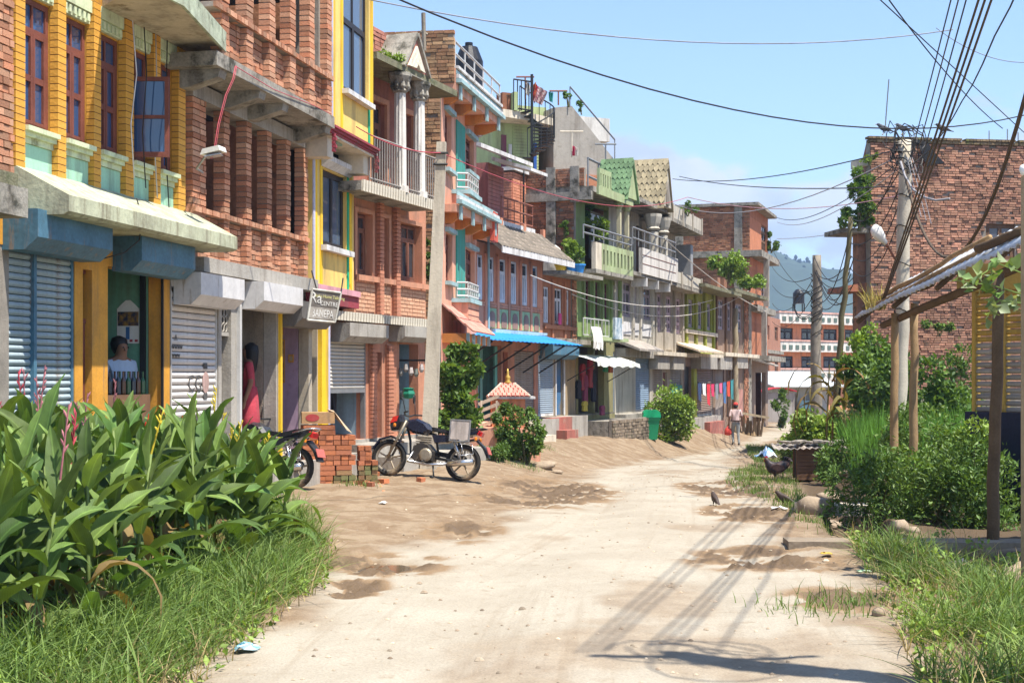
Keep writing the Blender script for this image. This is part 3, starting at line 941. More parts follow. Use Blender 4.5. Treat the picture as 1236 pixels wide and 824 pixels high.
# pierced vent above a narrow doorway
v = MB(); va, vb, vz0, vz1 = g(270) + .01, g(281.5) - .01, 2.28, 2.76
f.add(v, va, vb, -.12, -.06, vz0, vz0 + .05)
for q in range(3):
    for r_ in range(4):
        cu, cz = lerp(va, vb, (q + .5) / 3), lerp(vz0 + .06, vz1, (r_ + .5) / 4)
        for t in range(8):
            t0, t1 = math.pi * t / 4, math.pi * (t + 1) / 4
            rr_ = (vb - va) / 6 * .92
            v.tube([(cu + rr_ * math.cos(t0), .09, cz + .055 * math.sin(t0)), (cu + rr_ * math.cos(t1), .09, cz + .055 * math.sin(t1))], .011, 4, cap=False)
v.build('pierced_vent', conc, f.root)
MB().box(va, vb, .16, .2, zF, vz0).build('door', mat('grey_door', (.16, .14, .12), .9, .3), f.root)
# open brick room with a woman inside
ru0, ru1 = g(293) - .02, g(335.5)
b = MB(); f.add(b, ru1, ru1 + .1, -2.6, -.24, zF, 3.0); f.add(b, ru0 - .1, ru0, -2.6, -.24, zF, 3.0); f.add(b, ru0, ru1, -2.7, -2.6, zF, 3.0)
b.build('side_wall', mat('rough_render', (.30, .25, .19), .95, .3, 5, 40, .6), f.root)
L1 = []
bricks_side(f, f.root, ru1 - .004, -2.5, -.62, zF, 2.98, m_brick_far(), th=.05)
f.box('shop_floor', conc, g(208.8), g(337), -2.7, .0, zF - .06, zF - .004)
f.box('door_post', mat('pale_steel', (0, 0, 0)), g(288), g(290.5), -.03, .02, zF, 2.9)
f.box('plinth', conc, g(208.7), g(337), -.24, .55, -.2, zF - .062)
# marks on the white shutter
gr = mat('faded_black_paint', (.09, .085, .08), .9, .5, 20, 90, 0)
rr0 = mat('faded_red_paint', (.55, .36, .32), .9, .3, 20, 60, 0)
uc_ = g(240); w0 = .045
text('CG', .30, gr, shB, (uc_, .052, 1.62), (R(90), 0, 0), 'painted_letters')
MB().lathe([(.12, 0), (.12, .002)], n=20, xf=Matrix.Translation((uc_ + .34, .052, 1.64)) @ Matrix.Rotation(R(90), 4, 'X') @ Matrix.Diagonal((.9, 1.2, 1, 1))).build('painted_disc', rr0, shB)
for dz in (-.2, .2): MB().box(uc_ + .27, uc_ + .39, .048, .05, 1.62 + dz, 1.70 + dz).build('painted_mark', gr, shB)
MB().prism([(uc_ + .02, 1.12), (uc_ + .16, 1.12), (uc_ + .05, 1.30)], .048, .05, 'y').build('painted_arrow', gr, shB)
MB().prism([(uc_ + .07, .92), (uc_ + .11, .92), (uc_ + .11, 1.11), (uc_ + .07, 1.11)], .048, .05, 'y').build('painted_arrow', gr, shB)
text('A\nwwwww\nwww', .11, gr, shB, (g(217), .051, 2.1), (R(90), 0, 0), 'painted_letters')['kind'] = 'stuff'
text('AS  8 8\nED 00000\n   0 000', .13, gr, shB, (uc_ + .15, .051, .86), (R(90), 0, 0), 'painted_letters')

# bright yellow house
f = Fac('bright_yellow_house', 'narrow bright yellow house with green stripe and maroon ledge', 'house', 337.2, FAR_VP(337.2), 427, FAR_VP(427))
C = f; g = f.u
ye = mat('yellow_paint', (.80, .56, .16), .75, .14, 1.5, 20, .2, dirt=(.62, .45, .16), dirt_amt=.2)
ye2 = mat('strong_yellow', (.80, .50, .02), .7, .12, 3, 30, .15)
grn = mat('green_paint', (.02, .38, .18), .7, .15)
lil = mat('lilac_strip', (.48, .47, .58), .8, .2, 4, 30, .3, dirt=(.25, .22, .2), dirt_amt=.3)
mar = mat('maroon_paint', (.30, .045, .06), .7, .2)
wht = mat('white_trim', (.62, .60, .58), .8, .2, 5, 40, .2, dirt=(.3, .28, .25), dirt_amt=.25)
dk = mat('dark_frame', (.025, .02, .02), .5, .2, bump=.05)
zc0 = f.z(385, 344); a0, a1 = f.u(377), f.len
zc2 = 5.30
wz0, wz1 = f.z(390, 296), f.z(390, 203)
wu0, wu1 = g(389), g(418)
wall(f, ye, a0, a1, zc0, zc2 + .1, 0, .22, [(wu0, wu1, wz0, wz1)])
f.box('corner_strip', lil, a0 - .001, a0 + .09, .001, .02, zc0, zc2)
for (q, w_, m_) in ((a0 + .1, .10, ye2), (wu0 - .13, .11, ye2), (wu1 + .02, .10, grn), (wu1 + .16, .12, ye2)):
    f.box('painted_band', m_, q, q + w_, .001, .016, zc0, zc2)
window(f, dk, wu0, wu1, wz0, wz1, -.06, cols=2, rows=1, transom=.0, fr=.06, gm_=glass('sky_glass', (.08, .11, .16), .03))
f.box('sill', wht, wu0 - .12, wu1 + .1, .017, .12, wz0 - .09, wz0)
MB().prism([(-.02, wz1 + .02), (-.14, wz1 + .12), (-.14, wz1 + .2), (-.02, wz1 + .24)], wu0 - .1, wu1 + .14).build('window_hood', wht, f.root)
b = MB(); f.add(b, a0 - .05, a1 + .02, -.2, .12, zc0 - .1, zc0 - .002); b.build('ledge', mat('pink_ledge', (.62, .30, .34), .8, .2), f.root)
f.box('ledge_fascia', mar, a0 + .25, a1 + .05, -.2, .08, zc0 - .3, zc0 - .102)
# upper bay
O = .40
b0, b1 = g(398, O), g(449, O)
bz = f.z(402, 163, O) - .0
uw0, uw1, uz0, uz1 = g(414, O), g(445, O), f.z(414, 108, O), 8.6
wall(f, ye, b0, b1, bz + .12, 9.4, O, .22, [(uw0, uw1, uz0, uz1)])
f.box('corner_strip', lil, b0 - .001, b0 + .12, O + .001, O + .02, bz + .13, 9.3)
for (q, w_, m_) in ((b0 + .13, .10, ye2), (uw0 - .13, .10, ye2), (uw1 - .05, .10, grn), (uw1 + .10, .12, ye2)):
    f.box('painted_band', m_, q, q + w_, O + .001, O + .016, bz + .13, uz0 if uw0 < q < uw1 else 9.3)
window(f, dk, uw0, uw1, uz0, uz1, O - .06, cols=2, rows=1, transom=.44, fr=.06, gm_=glass('sky_glass'))
f.box('sill', wht, uw0 - .1, uw1 - .02, O + .017, O + .13, uz0 - .08, uz0)
bb = MB()
for q in range(3): f.add(bb, b0 - .1, b1 + .06, -.1, O + .06 + .035 * q, bz + .04 * q, bz + .04 * q + .036)
bb.build('ledge', mar, f.root)
f.box('soffit', m_cream(), b0, b1, -.1, O + .04, bz - .04, bz - .002)
for q in (b0 + .02, b1 - .34): f.box('bracket_beam', m_cream(), q, q + .3, -.1, O - .05, bz - .36, bz - .042)
for q in (b0 - .02, b1 + .02):
    bb = MB()
    for r_ in range(5): f.add(bb, q - .03, q + .03, O + .05, O + .10 + .02 * (r_ % 2), bz - .30 + r_ * .06, bz - .25 + r_ * .06)
    bb.build('drip_ornament', mar, f.root)
f.box('ceiling_lamp', mat('lamp_green', (.25, .35, .25), .4), b0 + .5, b0 + .8, O - .3, O - .05, bz - .08, bz - .041)
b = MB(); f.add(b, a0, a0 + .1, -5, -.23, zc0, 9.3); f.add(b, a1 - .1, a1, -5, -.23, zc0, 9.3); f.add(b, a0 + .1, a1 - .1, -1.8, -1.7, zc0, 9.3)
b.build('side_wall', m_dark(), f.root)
f.box('floor_slab', m_conc_old(), a0, a1, -5, -.23, zc0 - .12, zc0 - .001)
f.box('roof_slab', m_conc_old(), b0, b1, -5, O + .02, 9.41, 9.55)
# street level: open lilac room and yellow posts
zF = .52
o1, o2 = g(341), g(374)
lila = mat('lilac_plaster', (.36, .25, .33), .85, .2, 1.5, 14, .2, dirt=(.14, .06, .07), dirt_amt=.35)
zt = f.z(345, 372)
b = MB()
f.add(b, o2, o2 + .08, -2.6, -.2, zF, zt); f.add(b, o1 - .1, o1, -2.6, -.2, zF, zt); f.add(b, o1, o2, -2.7, -2.6, zF, zt)
b.build('shop_room', lila, f.root)
f.box('shop_floor', conc, 0, g(397), -2.7, .0, zF - .06, zF - .004)
f.box('plinth', conc, 0, g(397), -.24, .55, -.2, zF - .062)
hz = zc0 - .12
holes = [(o1, o2, zF, zt), (g(378), g(384), zF, zt - .1)]
wall(f, mat('shop_wall_cream', (.42, .36, .27), .9, .2), g(337.2), g(397), -.1, zc0 - .305, -.02, .17, holes)
f.box('yellow_post', ye2, g(337.4), g(339.6), -.02, .02, zF, zt)
f.box('yellow_post', ye2, g(385), g(393), -.019, .05, zF, 2.75)
f.box('yellow_post', lil, g(393.5), g(396.6), -.019, .03, zF, 2.75)
hood(f, mat('dark_sheet', (.13, .12, .11), .6, .3, dirt=(.2, .14, .1), dirt_amt=.4), o1 - .02, o2 + .25, -.02, .34, f.z(350, 384, .3) - .1, f.z(350, 360, .3))
f.box('shutter_roll', m_conc_old(), o1, o2, -.16, -.03, zt - .28, zt)
MB().box(g(378), g(384), .14, .18, zF, zt - .12).build('door', mat('dark_door', (.06, .05, .045), .8), f.root)
# posters on the lilac wall
for (pa, pb, ya, yb, m_, nm, lb) in ((-.62, -.42, 1.62, 2.32, mat('poster_dark', (.06, .04, .05), .6, .8, 6, 20, 0, col2=(.24, .16, .14)), 'framed_poster', 'dark framed poster on the lilac shop wall'),
                                     (-.62, -.45, 2.40, 2.66, mat('poster_blue', (.10, .30, .40), .6, .4, 8, 30, 0, col2=(.45, .50, .10)), 'paper_notice', 'small blue and yellow notice above the framed poster'),
                                     (-.36, -.27, 1.95, 2.08, mat('poster_tan', (.45, .36, .2), .7), 'paper_note', 'small tan note beside the framed poster')):
    t = thing(nm, lb, 'poster', f.w(o2 - .004, 0, 0), math.atan2(f.d.y, f.d.x))
    MB().box(-.012, 0, -pb, -pa, ya, yb).build('frame', ochre, t)
    MB().box(-.016, -.0125, -pb + .02, -pa - .02, ya + .03, yb - .03).build('print', m_, t)

# hanging signboard on a bracket
sgn = at(366, 352, 22.2)
sx = thing('hanging_signboard', 'weathered dark signboard with pale lettering hanging below the yellow house', 'sign', (0, 0, 0))
c_ = [at(377, 349, 21.5), at(411.5, 353.5, 21.8), at(404, 389, 21.75), at(371, 386, 21.45)]
nrm = (c_[1] - c_[0]).cross(c_[3] - c_[0]).normalized()
if nrm.y > 0: nrm = -nrm
def quadplate(name, m, P, th, par, off=0.0):
    b = MB(); n_ = len(P)
    v = [p + nrm * off for p in P] + [p + nrm * (off - th) for p in P]
    b.add(v, [tuple(range(n_)), tuple(range(n_, 2 * n_))[::-1]] + [(i, n_ + i, n_ + (i + 1) % n_, (i + 1) % n_) for i in range(n_)])
    return b.build(name, m, par)
def sp2d(s_, t_):
    a_ = c_[0].lerp(c_[1], s_); b_ = c_[3].lerp(c_[2], s_)
    return a_.lerp(b_, t_)
quadplate('backing', mat('sign_dark', (.13, .115, .10), .8, .35, 8, 40, .2, dirt=(.35, .33, .28), dirt_amt=.2), c_, .03, sx)
fb = MB()
for i in range(4): fb.tube([c_[i], c_[(i + 1) % 4]], .018, 4)
fb.build('frame', mat('sign_frame', (.5, .48, .42), .8, .3), sx)
pl_ = mat('sign_letters', (.62, .60, .55), .8, .25, 30, 90, 0); yl_ = mat('sign_yellow', (.60, .56, .22), .8, .25)
ex = (c_[1] - c_[0]).normalized(); ey = nrm.cross(ex)
RM = Matrix((ex, ey, nrm)).transposed()
for (tx, s_, sz, m_, px_, py_, sxx) in (('Ra', 0, .21, pl_, .17, .27, 1), ('Indra Home Tailoring', 0, .062, yl_, .65, .19, .95), ('CENTRE', 0, .085, pl_, .66, .42, 1.0), ('BANEPA', 0, .155, pl_, .5, .76, .66)):
    o = text(tx, sz, m_, sx, sp2d(px_, py_) + nrm * .004, RM.to_euler(), 'lettering', .001)
    o.scale = (sxx, 1.1, 1)
quadplate('stripe', mat('sign_stripe', (.32, .29, .25), .8), [sp2d(.03, .56), sp2d(.97, .56), sp2d(.97, .93), sp2d(.03, .93)], .001, sx, .002)
MB().tube([c_[0].lerp(c_[1], .15) - Vector((0, 0, 0)), c_[0] + Vector((-.15, 1.0, .35))], .012, 5).tube([c_[1], c_[1] + Vector((-.1, 1.1, .3))], .012, 5).build('bracket', m_black(), sx)
# orange brick house with white columns
f = Fac('orange_column_house', 'orange brick house with white columned balcony and small mossy gable', 'house', 397.5, 24.6, 514, 28.45)
D = f; g = f.u
orp = mat('orange_brick_paint', (.50, .225, .135), .85, .2, 3, 30, .35, dirt=(.55, .36, .24), dirt_amt=.25, streak=True)
dl = g(427.5); dr = f.len
orn = mat('cream_ornament', (.66, .60, .48), .85, .2, 6, 40, .3, dirt=(.25, .2, .13), dirt_amt=.3)
zl = f.z(470, 383, .0); zbal = f.z(470, 232, .0)
zs = f.z(490, 341)
w3 = [(g(428.5), g(447), f.z(430, 326), f.z(430, 258)), (g(460), g(467), f.z(462, 334), f.z(462, 262)), (g(480), g(507), f.z(482, 338), f.z(482, 268))]
zwa, zwb = w3[2][2], w3[2][3]
w3 = [(a, c, zwa, zwb) for a, c, _, _ in w3]
zt_ = zbal + .0
wall(f, orp, dl, dr, zl, zt_, 0, .24, w3)
for k, (a, c, z0, z1) in enumerate(w3):
    window(f, mat('window_wood', (.22, .085, .05), .7, .3, 5, 50, .3), a + .02, c - .02, z0 + .02, z1 - .02, -.1, cols=(2, 1, 3)[k], rows=1, transom=.25, fr=.055)
    bb = MB()
    f.add(bb, a - .09, a, 0.001, .05, z0 - .02, z1 + .08); f.add(bb, c, c + .09, .001, .05, z0 - .02, z1 + .08); f.add(bb, a + .001, c - .001, .001, .05, z1, z1 + .08)
    bb.build('window_surround', mat('orange_trim', (.54, .25, .15), .8, .2), f.root)
for px in (455, 475):
    p = f.box('pilaster', orp, g(px) - .07, g(px) + .07, .001, .04, zl + .02, zt_ - .02)
    me = MB().box(-.085, .085, -.07, 0, 0, .062).mesh('brick', mat('pilaster_brick', (.48, .20, .12), .85, .2, isl=.15))
    for j in range(int((zt_ - zl - .06) / .075)): link('brick', me, p, (g(px), -.0415, zl + .03 + j * .075))
f.box('sill_band', mat('orange_trim', (0, 0, 0)), dl, dr, .051, .10, zwa - .12, zwa - .021)
for (a, c) in ((dl + .05, g(452)), (g(459), g(471)), (g(478.5), dr - .05)):
    bb = MB()
    for q in brick_rows(a, c, zl + .06, zwa - .16, .014, .012, jit=.003, gap=.016): f.add(bb, *q)
    bb.build('brickwork', mat('pale_painted_brick', (.60, .33, .20), .85, .15, isl=.12, dirt=(.6, .48, .34), dirt_amt=.4), f.root, kind='stuff')
def ornate_slab(f, u0, u1, o, z0, z1, m, step=.11, name='ornate_slab'):
    s_ = MB(); f.add(s_, u0, u1, -.2, o, z0, z1)
    so = s_.build(name, m_conc_old(), f.root)
    me = MB().prism([(0, 0), (.075, 0), (.095, (z1 - z0) * 1.2), (.02, (z1 - z0) * 1.2)], -.035, .0, 'y').mesh('tooth', m)
    for k in range(int((u1 - u0) / step)): link('tooth', me, so, (u0 + k * step, -o - .002, z0 - .02))
    return so
ornate_slab(f, g(402, .25), dr + .05, .25, zl - .13, zl, orn)
ornate_slab(f, g(436, .6), g(527, .6), .6, f.z(480, 241, .6), f.z(480, 230, .6), orn)
zb1 = f.z(480, 230, .6)
# balcony floor soffit lies under the second storey
rs = mat('old_steel_rail', (.30, .27, .24), .7, .3, metal=.3)
rail(f, [(g(446, .56), .56, zb1), (g(527, .56), .56, zb1)], f.z(500, 193, .56) - zb1 + .14, rs, posts=.10, r=.014, rails=(.08, 1.0))
# second storey
zr = f.z(470, 80, .55)
d2 = [(g(446, -.1), g(464, -.1), zb1, zb1 + 1.75), (g(481, -.1), g(496, -.1), zb1, zb1 + 1.75)]
wall(f, mat('reddish_plaster', (.36, .14, .10), .85, .3, 3, 30, .3), dl - .3, dr, zb1 - .1, zr, -.1, .2, d2)
for a, c, z0, z1 in d2: window(f, MATS['window_wood'], a + .02, c - .02, z0 + .01, z1 - .02, -.17, cols=2, rows=2, transom=.22, fr=.07)
bb = MB()
for a, c, z0, z1 in d2:
    f.add(bb, a - .1, a, -.099, -.04, z0, z1 + .1); f.add(bb, c, c + .1, -.099, -.04, z0, z1 + .1); f.add(bb, a, c, -.099, -.04, z1, z1 + .1)
bb.build('door_surround', mat('orange_trim', (0, 0, 0)), f.root)
# white fluted columns
zc = f.z(483, 113, .5)
for px in (483, 506):
    uu = g(px, .5); b = MB(); n = 20; rr_ = .12
    for (za, zb_, ra, rb_) in ((zb1, zb1 + .12, 1.35, 1.35), (zb1 + .12, zc, 1.0, .88)):
        vv = []; 
        for zz, q in ((za, ra), (zb_, rb_)):
            for k in range(n):
                r_ = rr_ * q * (1 if k % 2 else .88)
                vv.append((uu + r_ * math.cos(2 * math.pi * k / n), -.5 + r_ * math.sin(2 * math.pi * k / n), zz))
        b.add(vv, [(k, (k + 1) % n, n + (k + 1) % n, n + k) for k in range(n)] + [tuple(range(n, 2 * n))])
    co = b.build('column', mat('white_column', (.66, .62, .56), .8, .15, 4, 30, .2, dirt=(.3, .27, .22), dirt_amt=.3, streak=True), f.root)
    MB().lathe([(.11, 0), (.15, .04), (.12, .08), (.14, .16), (.20, .26), (.22, .30), (.22, .36)], (uu, -.5, zc), 10).build('capital', m_conc_old(), co)
    cb = MB()
    for k in range(8):
        t = 2 * math.pi * k / 8
        cb.lathe([(.02, 0), (.05, .05), (.03, .14), (.055, .19), (.01, .2)], (uu + .15 * math.cos(t), -.5 + .15 * math.sin(t), zc + .06), 5)
    cb.build('capital_leaves', m_conc_old(), co)
moss = mat('mossy_concrete', (.19, .18, .11))
slab(f, 'roof_slab', moss, [(dl - .35, -.3), (dl - .35, .62), (g(552, .62), .62), (g(552, .62), -.3)], zr, zr + .12)
gu = (g(483, .5) + g(506, .5)) / 2
gz0, gzt = zr + .12, f.z(508, 47, .62)
gw = .52
f.box('gable_beam', m_conc_old(), gu - gw, gu + gw, .3, .66, zc + .36, zr - .002)
def gable(f, gu, gw, gz0, gzt, o0, o1, roofm, wallm, t=.05, over=.08, name='gable'):
    b = MB(); b.prism([(gu - gw, gz0), (gu + gw, gz0), (gu, gzt)], -o1 + .06, -o0, 'y')
    go = b.build(name, wallm, f.root)
    for s_ in (-1, 1):
        e = Vector((s_ * gw, 0, gz0 - gzt)); ln = e.length
        nn = Vector((s_ * (gzt - gz0), 0, gw)).normalized()
        p0, p1 = Vector((gu, 0, gzt)), Vector((gu, 0, gzt)) + e * (1 + over)
        pts = [p0, p1, p1 + nn * t, p0 + nn * t + Vector((0, 0, t * .5))]
        MB().prism([(p.x, p.z) for p in pts], -o1, -o0 + .02, 'y').build('roof_slope', roofm, go)
    return go
go = gable(f, gu, gw, gz0, gzt, -.5, .68, m_conc_old(), mat('gable_red', (.40, .16, .12), .85, .25, 4))
b = MB()
for k, s_ in enumerate((.70, .48, .28)): b.prism([(gu - gw * s_, gz0 + .02), (gu - gw * s_ * .55, gz0 + .02), (gu, gz0 + (gzt - gz0) * s_ * .62), (gu + gw * s_ * .55, gz0 + .02), (gu + gw * s_, gz0 + .02), (gu, gz0 + (gzt - gz0) * s_)], -.66 - .012 * k, -.60, 'y')
b.build('gable_moulding', orn, go)
pw = f.box('roof_parapet', m_mortar(), dl - .3, g(512, .1), -.12, .02, zr + .12, f.z(470, 42, .1))
bricks_to(f, pw, brick_rows(dl - .3, g(512, .1), zr + .13, f.z(470, 42, .1) + .03, .05, .07, jit=.012, rag=.03), mat('brick_pinkish', (.40, .17, .12), .95, .35, isl=.3, dirt=(.08, .075, .05), dirt_amt=.35), 60)
shell(f, orp, dl - .3, dr, zl, zr, -.1, 6, inner=m_dark(), floors=(zbal,))
# street level
zF = f.z(440, 530, .1)
ho = [(g(399), g(443), zF, f.z(420, 408)), (g(455), g(462), zF, f.z(458, 425)), (g(483), g(506), zF, f.z(490, 415))]
wall(f, orp, 0, dr, -.2, zl - .13, -.02, .2, ho)
for px in (448.5, 470):
    uu = g(px); hw = .10 if px < 460 else .16
    p = f.box('pilaster', orp, uu - hw + .01, uu + hw - .01, -.019, .02, zF, zl - .5)
    me = MB().box(-hw, hw, -.05, 0, 0, .062).mesh('brick', mat('pilaster_brick', (0, 0, 0)))
    for j in range(int((zl - .5 - zF) / .075)): link('brick', me, p, (uu, -.0215, zF + j * .075))
gs = mat('grey_slat', (.52, .48, .42), .6, .15, 3, 20, .15, dirt=(.3, .25, .2), dirt_amt=.2)
shutter(f, gs, g(400), g(442), zF, f.z(420, 411), -.06, 13, zb=f.z(420, 474))
hood(f, m_concrete(), g(401, .0), g(464, .25), -.02, .36, f.z(420, 412, .36), f.z(420, 388, .36))
hood(f, m_concrete(), g(470, .0), g(514, .25), -.02, .34, f.z(490, 412, .33), f.z(490, 392, .33))
blu = mat('pale_blue_plaster', (.26, .38, .46), .85, .2, 1.5, 18, .2, dirt=(.2, .2, .2), dirt_amt=.25)
for (ua, ub) in ((g(399), g(443)), (g(483), g(506))):
    b = MB(); f.add(b, ub, ub + .08, -2.5, -.22, zF, zl - .2); f.add(b, ua - .08, ua, -2.5, -.22, zF, zl - .2); f.add(b, ua, ub, -2.6, -2.5, zF, zl - .2)
    b.build('shop_room', blu, f.root)
MB().box(g(455), g(462), .12, .16, zF, f.z(458, 425)).build('door', m_wood_red(), f.root)
f.box('shop_floor', conc, 0, dr, -2.7, .0, zF - .06, zF - .004)
f.box('plinth', conc, .35, dr + .5, -.22, .75, -.3, zF - .062)
f.box('step', conc, .35, dr + .45, .752, 1.25, -.3, zF - .26)
# a shirt and trousers hanging in the half-open shop
th_ = thing('hanging_clothes', 'black clothes hanging inside the half-open grey shutter', 'clothes', f.w(g(420), -.35, 0), math.atan2(f.d.y, f.d.x))
cz = f.z(410, 455)
MB().prism([(-.16, cz), (.16, cz + .02), (.17, cz - .3), (.15, cz - .62), (.05, cz - .60), (.0, cz - .3), (-.05, cz - .62), (-.15, cz - .58)], -.04, .02, 'y').build('cloth', mat('black_cloth', (.02, .02, .025), .9), th_)
# plastic bag and peg board in the blue shop
bo = at(490, 475, 27.3)
sb_ = thing('wall_rack', 'dark hanging rack with green bag inside the pale blue shop', 'rack', bo, math.atan2(f.d.y, f.d.x))
b = MB(); b.box(0, .02, -.5, 0.35, .62, .66).box(0, .02, .30, .35, -.3, .62); b.build('frame', m_black(), sb_)
b = MB()
for k in range(7): b.lathe([(.02, 0), (.05, .05), (.03, .16)], (-.03, -.45 + k * .11, .36 + .05 * math.sin(k * 2)), 6)
b.build('hung_goods', mat('assorted_goods', (.42, .36, .34), .6, .5, 12, isl=.6, col2=(.08, .12, .1)), sb_)
b = MB(); b.lathe([(.02, 0), (.10, .02), (.13, .10), (.10, .17), (.12, .2), (.02, .22)], (-.1, -.1, -.1), 7)
b.build('green_bag', mat('green_plastic', (.01, .17, .10), .5, .2), sb_)

# salmon house with projecting terraces
f = Fac('salmon_terrace_house', 'salmon house with teal trim and stepped projecting terraces', 'house', 533, 29.3, 575, 33.5)
E = f; g = f.u
sal = mat('salmon_paint', (.72, .36, .24), .8, .12, 2, 24, .2, dirt=(.45, .27, .2), dirt_amt=.18, streak=True)
tea = mat('teal_paint', (.05, .30, .24), .8, .2)
tri = mat('grey_teal_trim', (.32, .47, .48), .8, .2, 4, 30, .2)
brk = mat('rust_orange_paint', (.55, .20, .05), .8, .2)
uE0, uE1 = 0.0, f.len
zE1 = f.z(540, 372); zE2 = f.z(560, 285, .3); zE3 = f.z(560, 150, .3)
z2 = zE3 + .0
wl = [(g(538), g(546), f.z(541, 340), f.z(541, 281)), (g(562), g(573), f.z(566, 352), f.z(566, 300))]
wu = [(g(537), g(545), f.z(541, 205), f.z(541, 137)), (g(562), g(572), f.z(566, 208), f.z(566, 165))]
ztop = f.z(548, 80, .3)
zE3b = f.z(548, 107, .3)
wall(f, sal, uE0, uE1, .1, zE3b, 0, .22, wl + wu + [(g(547), g(574), .4, f.z(560, 415))])
for q in wl + wu:
    window(f, m_wood_red(), q[0] + .01, q[1] - .01, q[2] + .01, q[3] - .01, -.1, cols=1 if q in wl else 1, rows=2, transom=.25, fr=.06)
    f.box('lintel', tri, q[0] - .08, q[1] + .08, .001, .10, q[3], q[3] + .09)
    f.box('sill', tri, q[0] - .08, q[1] + .08, .001, .12, q[2] - .08, q[2])
f.box('teal_panel', tea, g(550), g(560), .001, .03, zE1 + .3, zE3b - .3)
def terrace(zb, h, o0, o1, uA, uB, railh, nm):
    slab(f, 'terrace_slab', sal, [(uA, -.1), (uA, o0), (uB, o1), (uB, -.1)], zb, zb + .16)
    for k in range(3):
        t_ = .02 + .05 * (2 - k)
        slab(f, 'stepped_trim', tri if k % 2 == 0 else wht, [(uA, o0 + .002), (uA, o0 + t_), (uB + .02, o1 + t_), (uB, o1 + .002)], zb + .17 + .09 * k, zb + .25 + .09 * k)
    if h: slab(f, 'parapet', sal, [(uA, o0 - .1), (uA, o0), (uB, o1), (uB, o1 - .1)], zb + .161, zb + h)
    for k in range(4):
        uu = lerp(uA + .3, uB - .3, k / 3); oo = lerp(o0, o1, (uu - uA) / (uB - uA))
        MB().prism([(.1, zb - .002), (-oo + .04, zb - .002), (-oo + .04, zb - .12), (-oo * .4, zb - .22), (.1, zb - .22)], uu - .07, uu + .07).build('bracket_beam', brk, f.root)
        f.box('bracket_cap', tri, uu - .08, uu + .08, oo + .001, oo + .05, zb - .14, zb + .16)
terrace(zE3b, ztop - zE3b, .30, .56, .0, g(604, .56), 0, 'upper')
slab(f, 'coping', wht, [(.0, .16), (.0, .36), (g(604, .56), .62), (g(604, .56), .42)], ztop + .002, ztop + .06)
for k in range(3):
    zz = lerp(zE3b + .5, ztop - .1, k / 2.2)
    slab(f, 'groove', mat('dark_line', (.2, .1, .08), .9), [(.0, .301), (.0, .303), (g(604, .56), .563), (g(604, .56), .561)], zz, zz + .02)
rail(f, [(.1, .26, ztop + .06), (g(603, .5), .5, ztop + .06)], f.z(555, 64, .3) - ztop + .08, mat('pale_steel', (0, 0, 0)), posts=.75, r=.018, rails=(.5, 1.0))
# water tank seen over the parapet
tk = thing('roof_water_tank', 'black plastic water tank on the salmon house roof', 'water tank', f.w(g(566, -.6), -.6, zE3b + .2))
tzt = f.z(572, 60, -.6) - zE3b - .2
MB().lathe([(.34, 0), (.36, .05), (.36, tzt * .45), (.37, tzt * .47), (.36, tzt * .5), (.36, tzt * .8), (.22, tzt * .95), (.1, tzt * .96), (.1, tzt)], n=16).build('tank', mat('black_plastic', (.015, .015, .018), .4), tk, smooth=False)
# little balcony and bay of the second storey
def bay(zb, zt, zr_, uA, uB, o):
    slab(f, 'bay', sal, [(uA, .0), (uA + .1, o), (uB - .1, o), (uB, .0)], zb, zt)
    slab(f, 'bay_ledge', tri, [(uA - .06, .0), (uA + .04, o + .06), (uB - .04, o + .06), (uB + .06, .0)], zt + .001, zt + .09)
    rail(f, [(uA + .05, .1, zt + .09), (uA + .14, o - .02, zt + .09), (uB - .14, o - .02, zt + .09), (uB - .05, .1, zt + .09)], zr_, mat('pale_steel', (0, 0, 0)), posts=.22, r=.016, rails=(.1, .55, 1))
    for q in (.3, .65): slab(f, 'groove', mat('dark_line', (0, 0, 0)), [(uA + .1, o + .001), (uA + .1, o + .004), (uB - .1, o + .004), (uB - .1, o + .001)], lerp(zb, zt, q), lerp(zb, zt, q) + .02)
bay(f.z(560, 256, .3), f.z(560, 232, .3), f.z(560, 213, .3) - f.z(560, 232, .3), g(551, .1), g(577, .3), .34)
bay(f.z(560, 386, .3), f.z(560, 364, .3), f.z(560, 346, .3) - f.z(560, 364, .3), g(551, .1), g(577, .3), .34)
terrace(f.z(566, 262, .36), 0, .28, .50, .15, g(597, .45), 0, 'mid')
f.box('red_post', mat('red_paint', (.55, .10, .06), .7, .2), g(595.5, .5), g(600, .5), .42, .52, f.z(597, 291, .5), f.z(597, 256, .5))
# tiled hood over the shop
zt1, zt2 = f.z(556, 372, .1), f.z(556, 398, .6)
hd = f.box('hood_frame', brk, .05, g(590, .5), -.05, .5, zt2 - .22, zt2 - .03)
me = None
rows_, cols_ = 4, 12
rt = mat('red_tile', (.55, .24, .18), .8, .2, 6, isl=.25, dirt=(.6, .5, .4), dirt_amt=.25)
uA, uB = .0, g(592, .55)
for j in range(rows_):
    for i in range(cols_):
        if me is None:
            w_ = (uB - uA) / cols_
            ln = math.hypot(.62, zt1 - zt2) / rows_ * 1.15
            me = MB().box(0, w_ * .96, -ln, 0, 0, .03).mesh('tile', rt)
        o_ = .0 + .62 * j / rows_; zz = lerp(zt1, zt2, j / rows_) + .02 * (j % 2)
        link('tile', me, hd, (uA + i * w_, -o_, zz), (math.atan2(zt1 - zt2, .62), 0, 0))
for k in range(5): f.box('hood_bracket', tri, lerp(.1, uB - .15, k / 4), lerp(.1, uB - .15, k / 4) + .07, .501, .56, zt2 - .24, zt2 - .02)
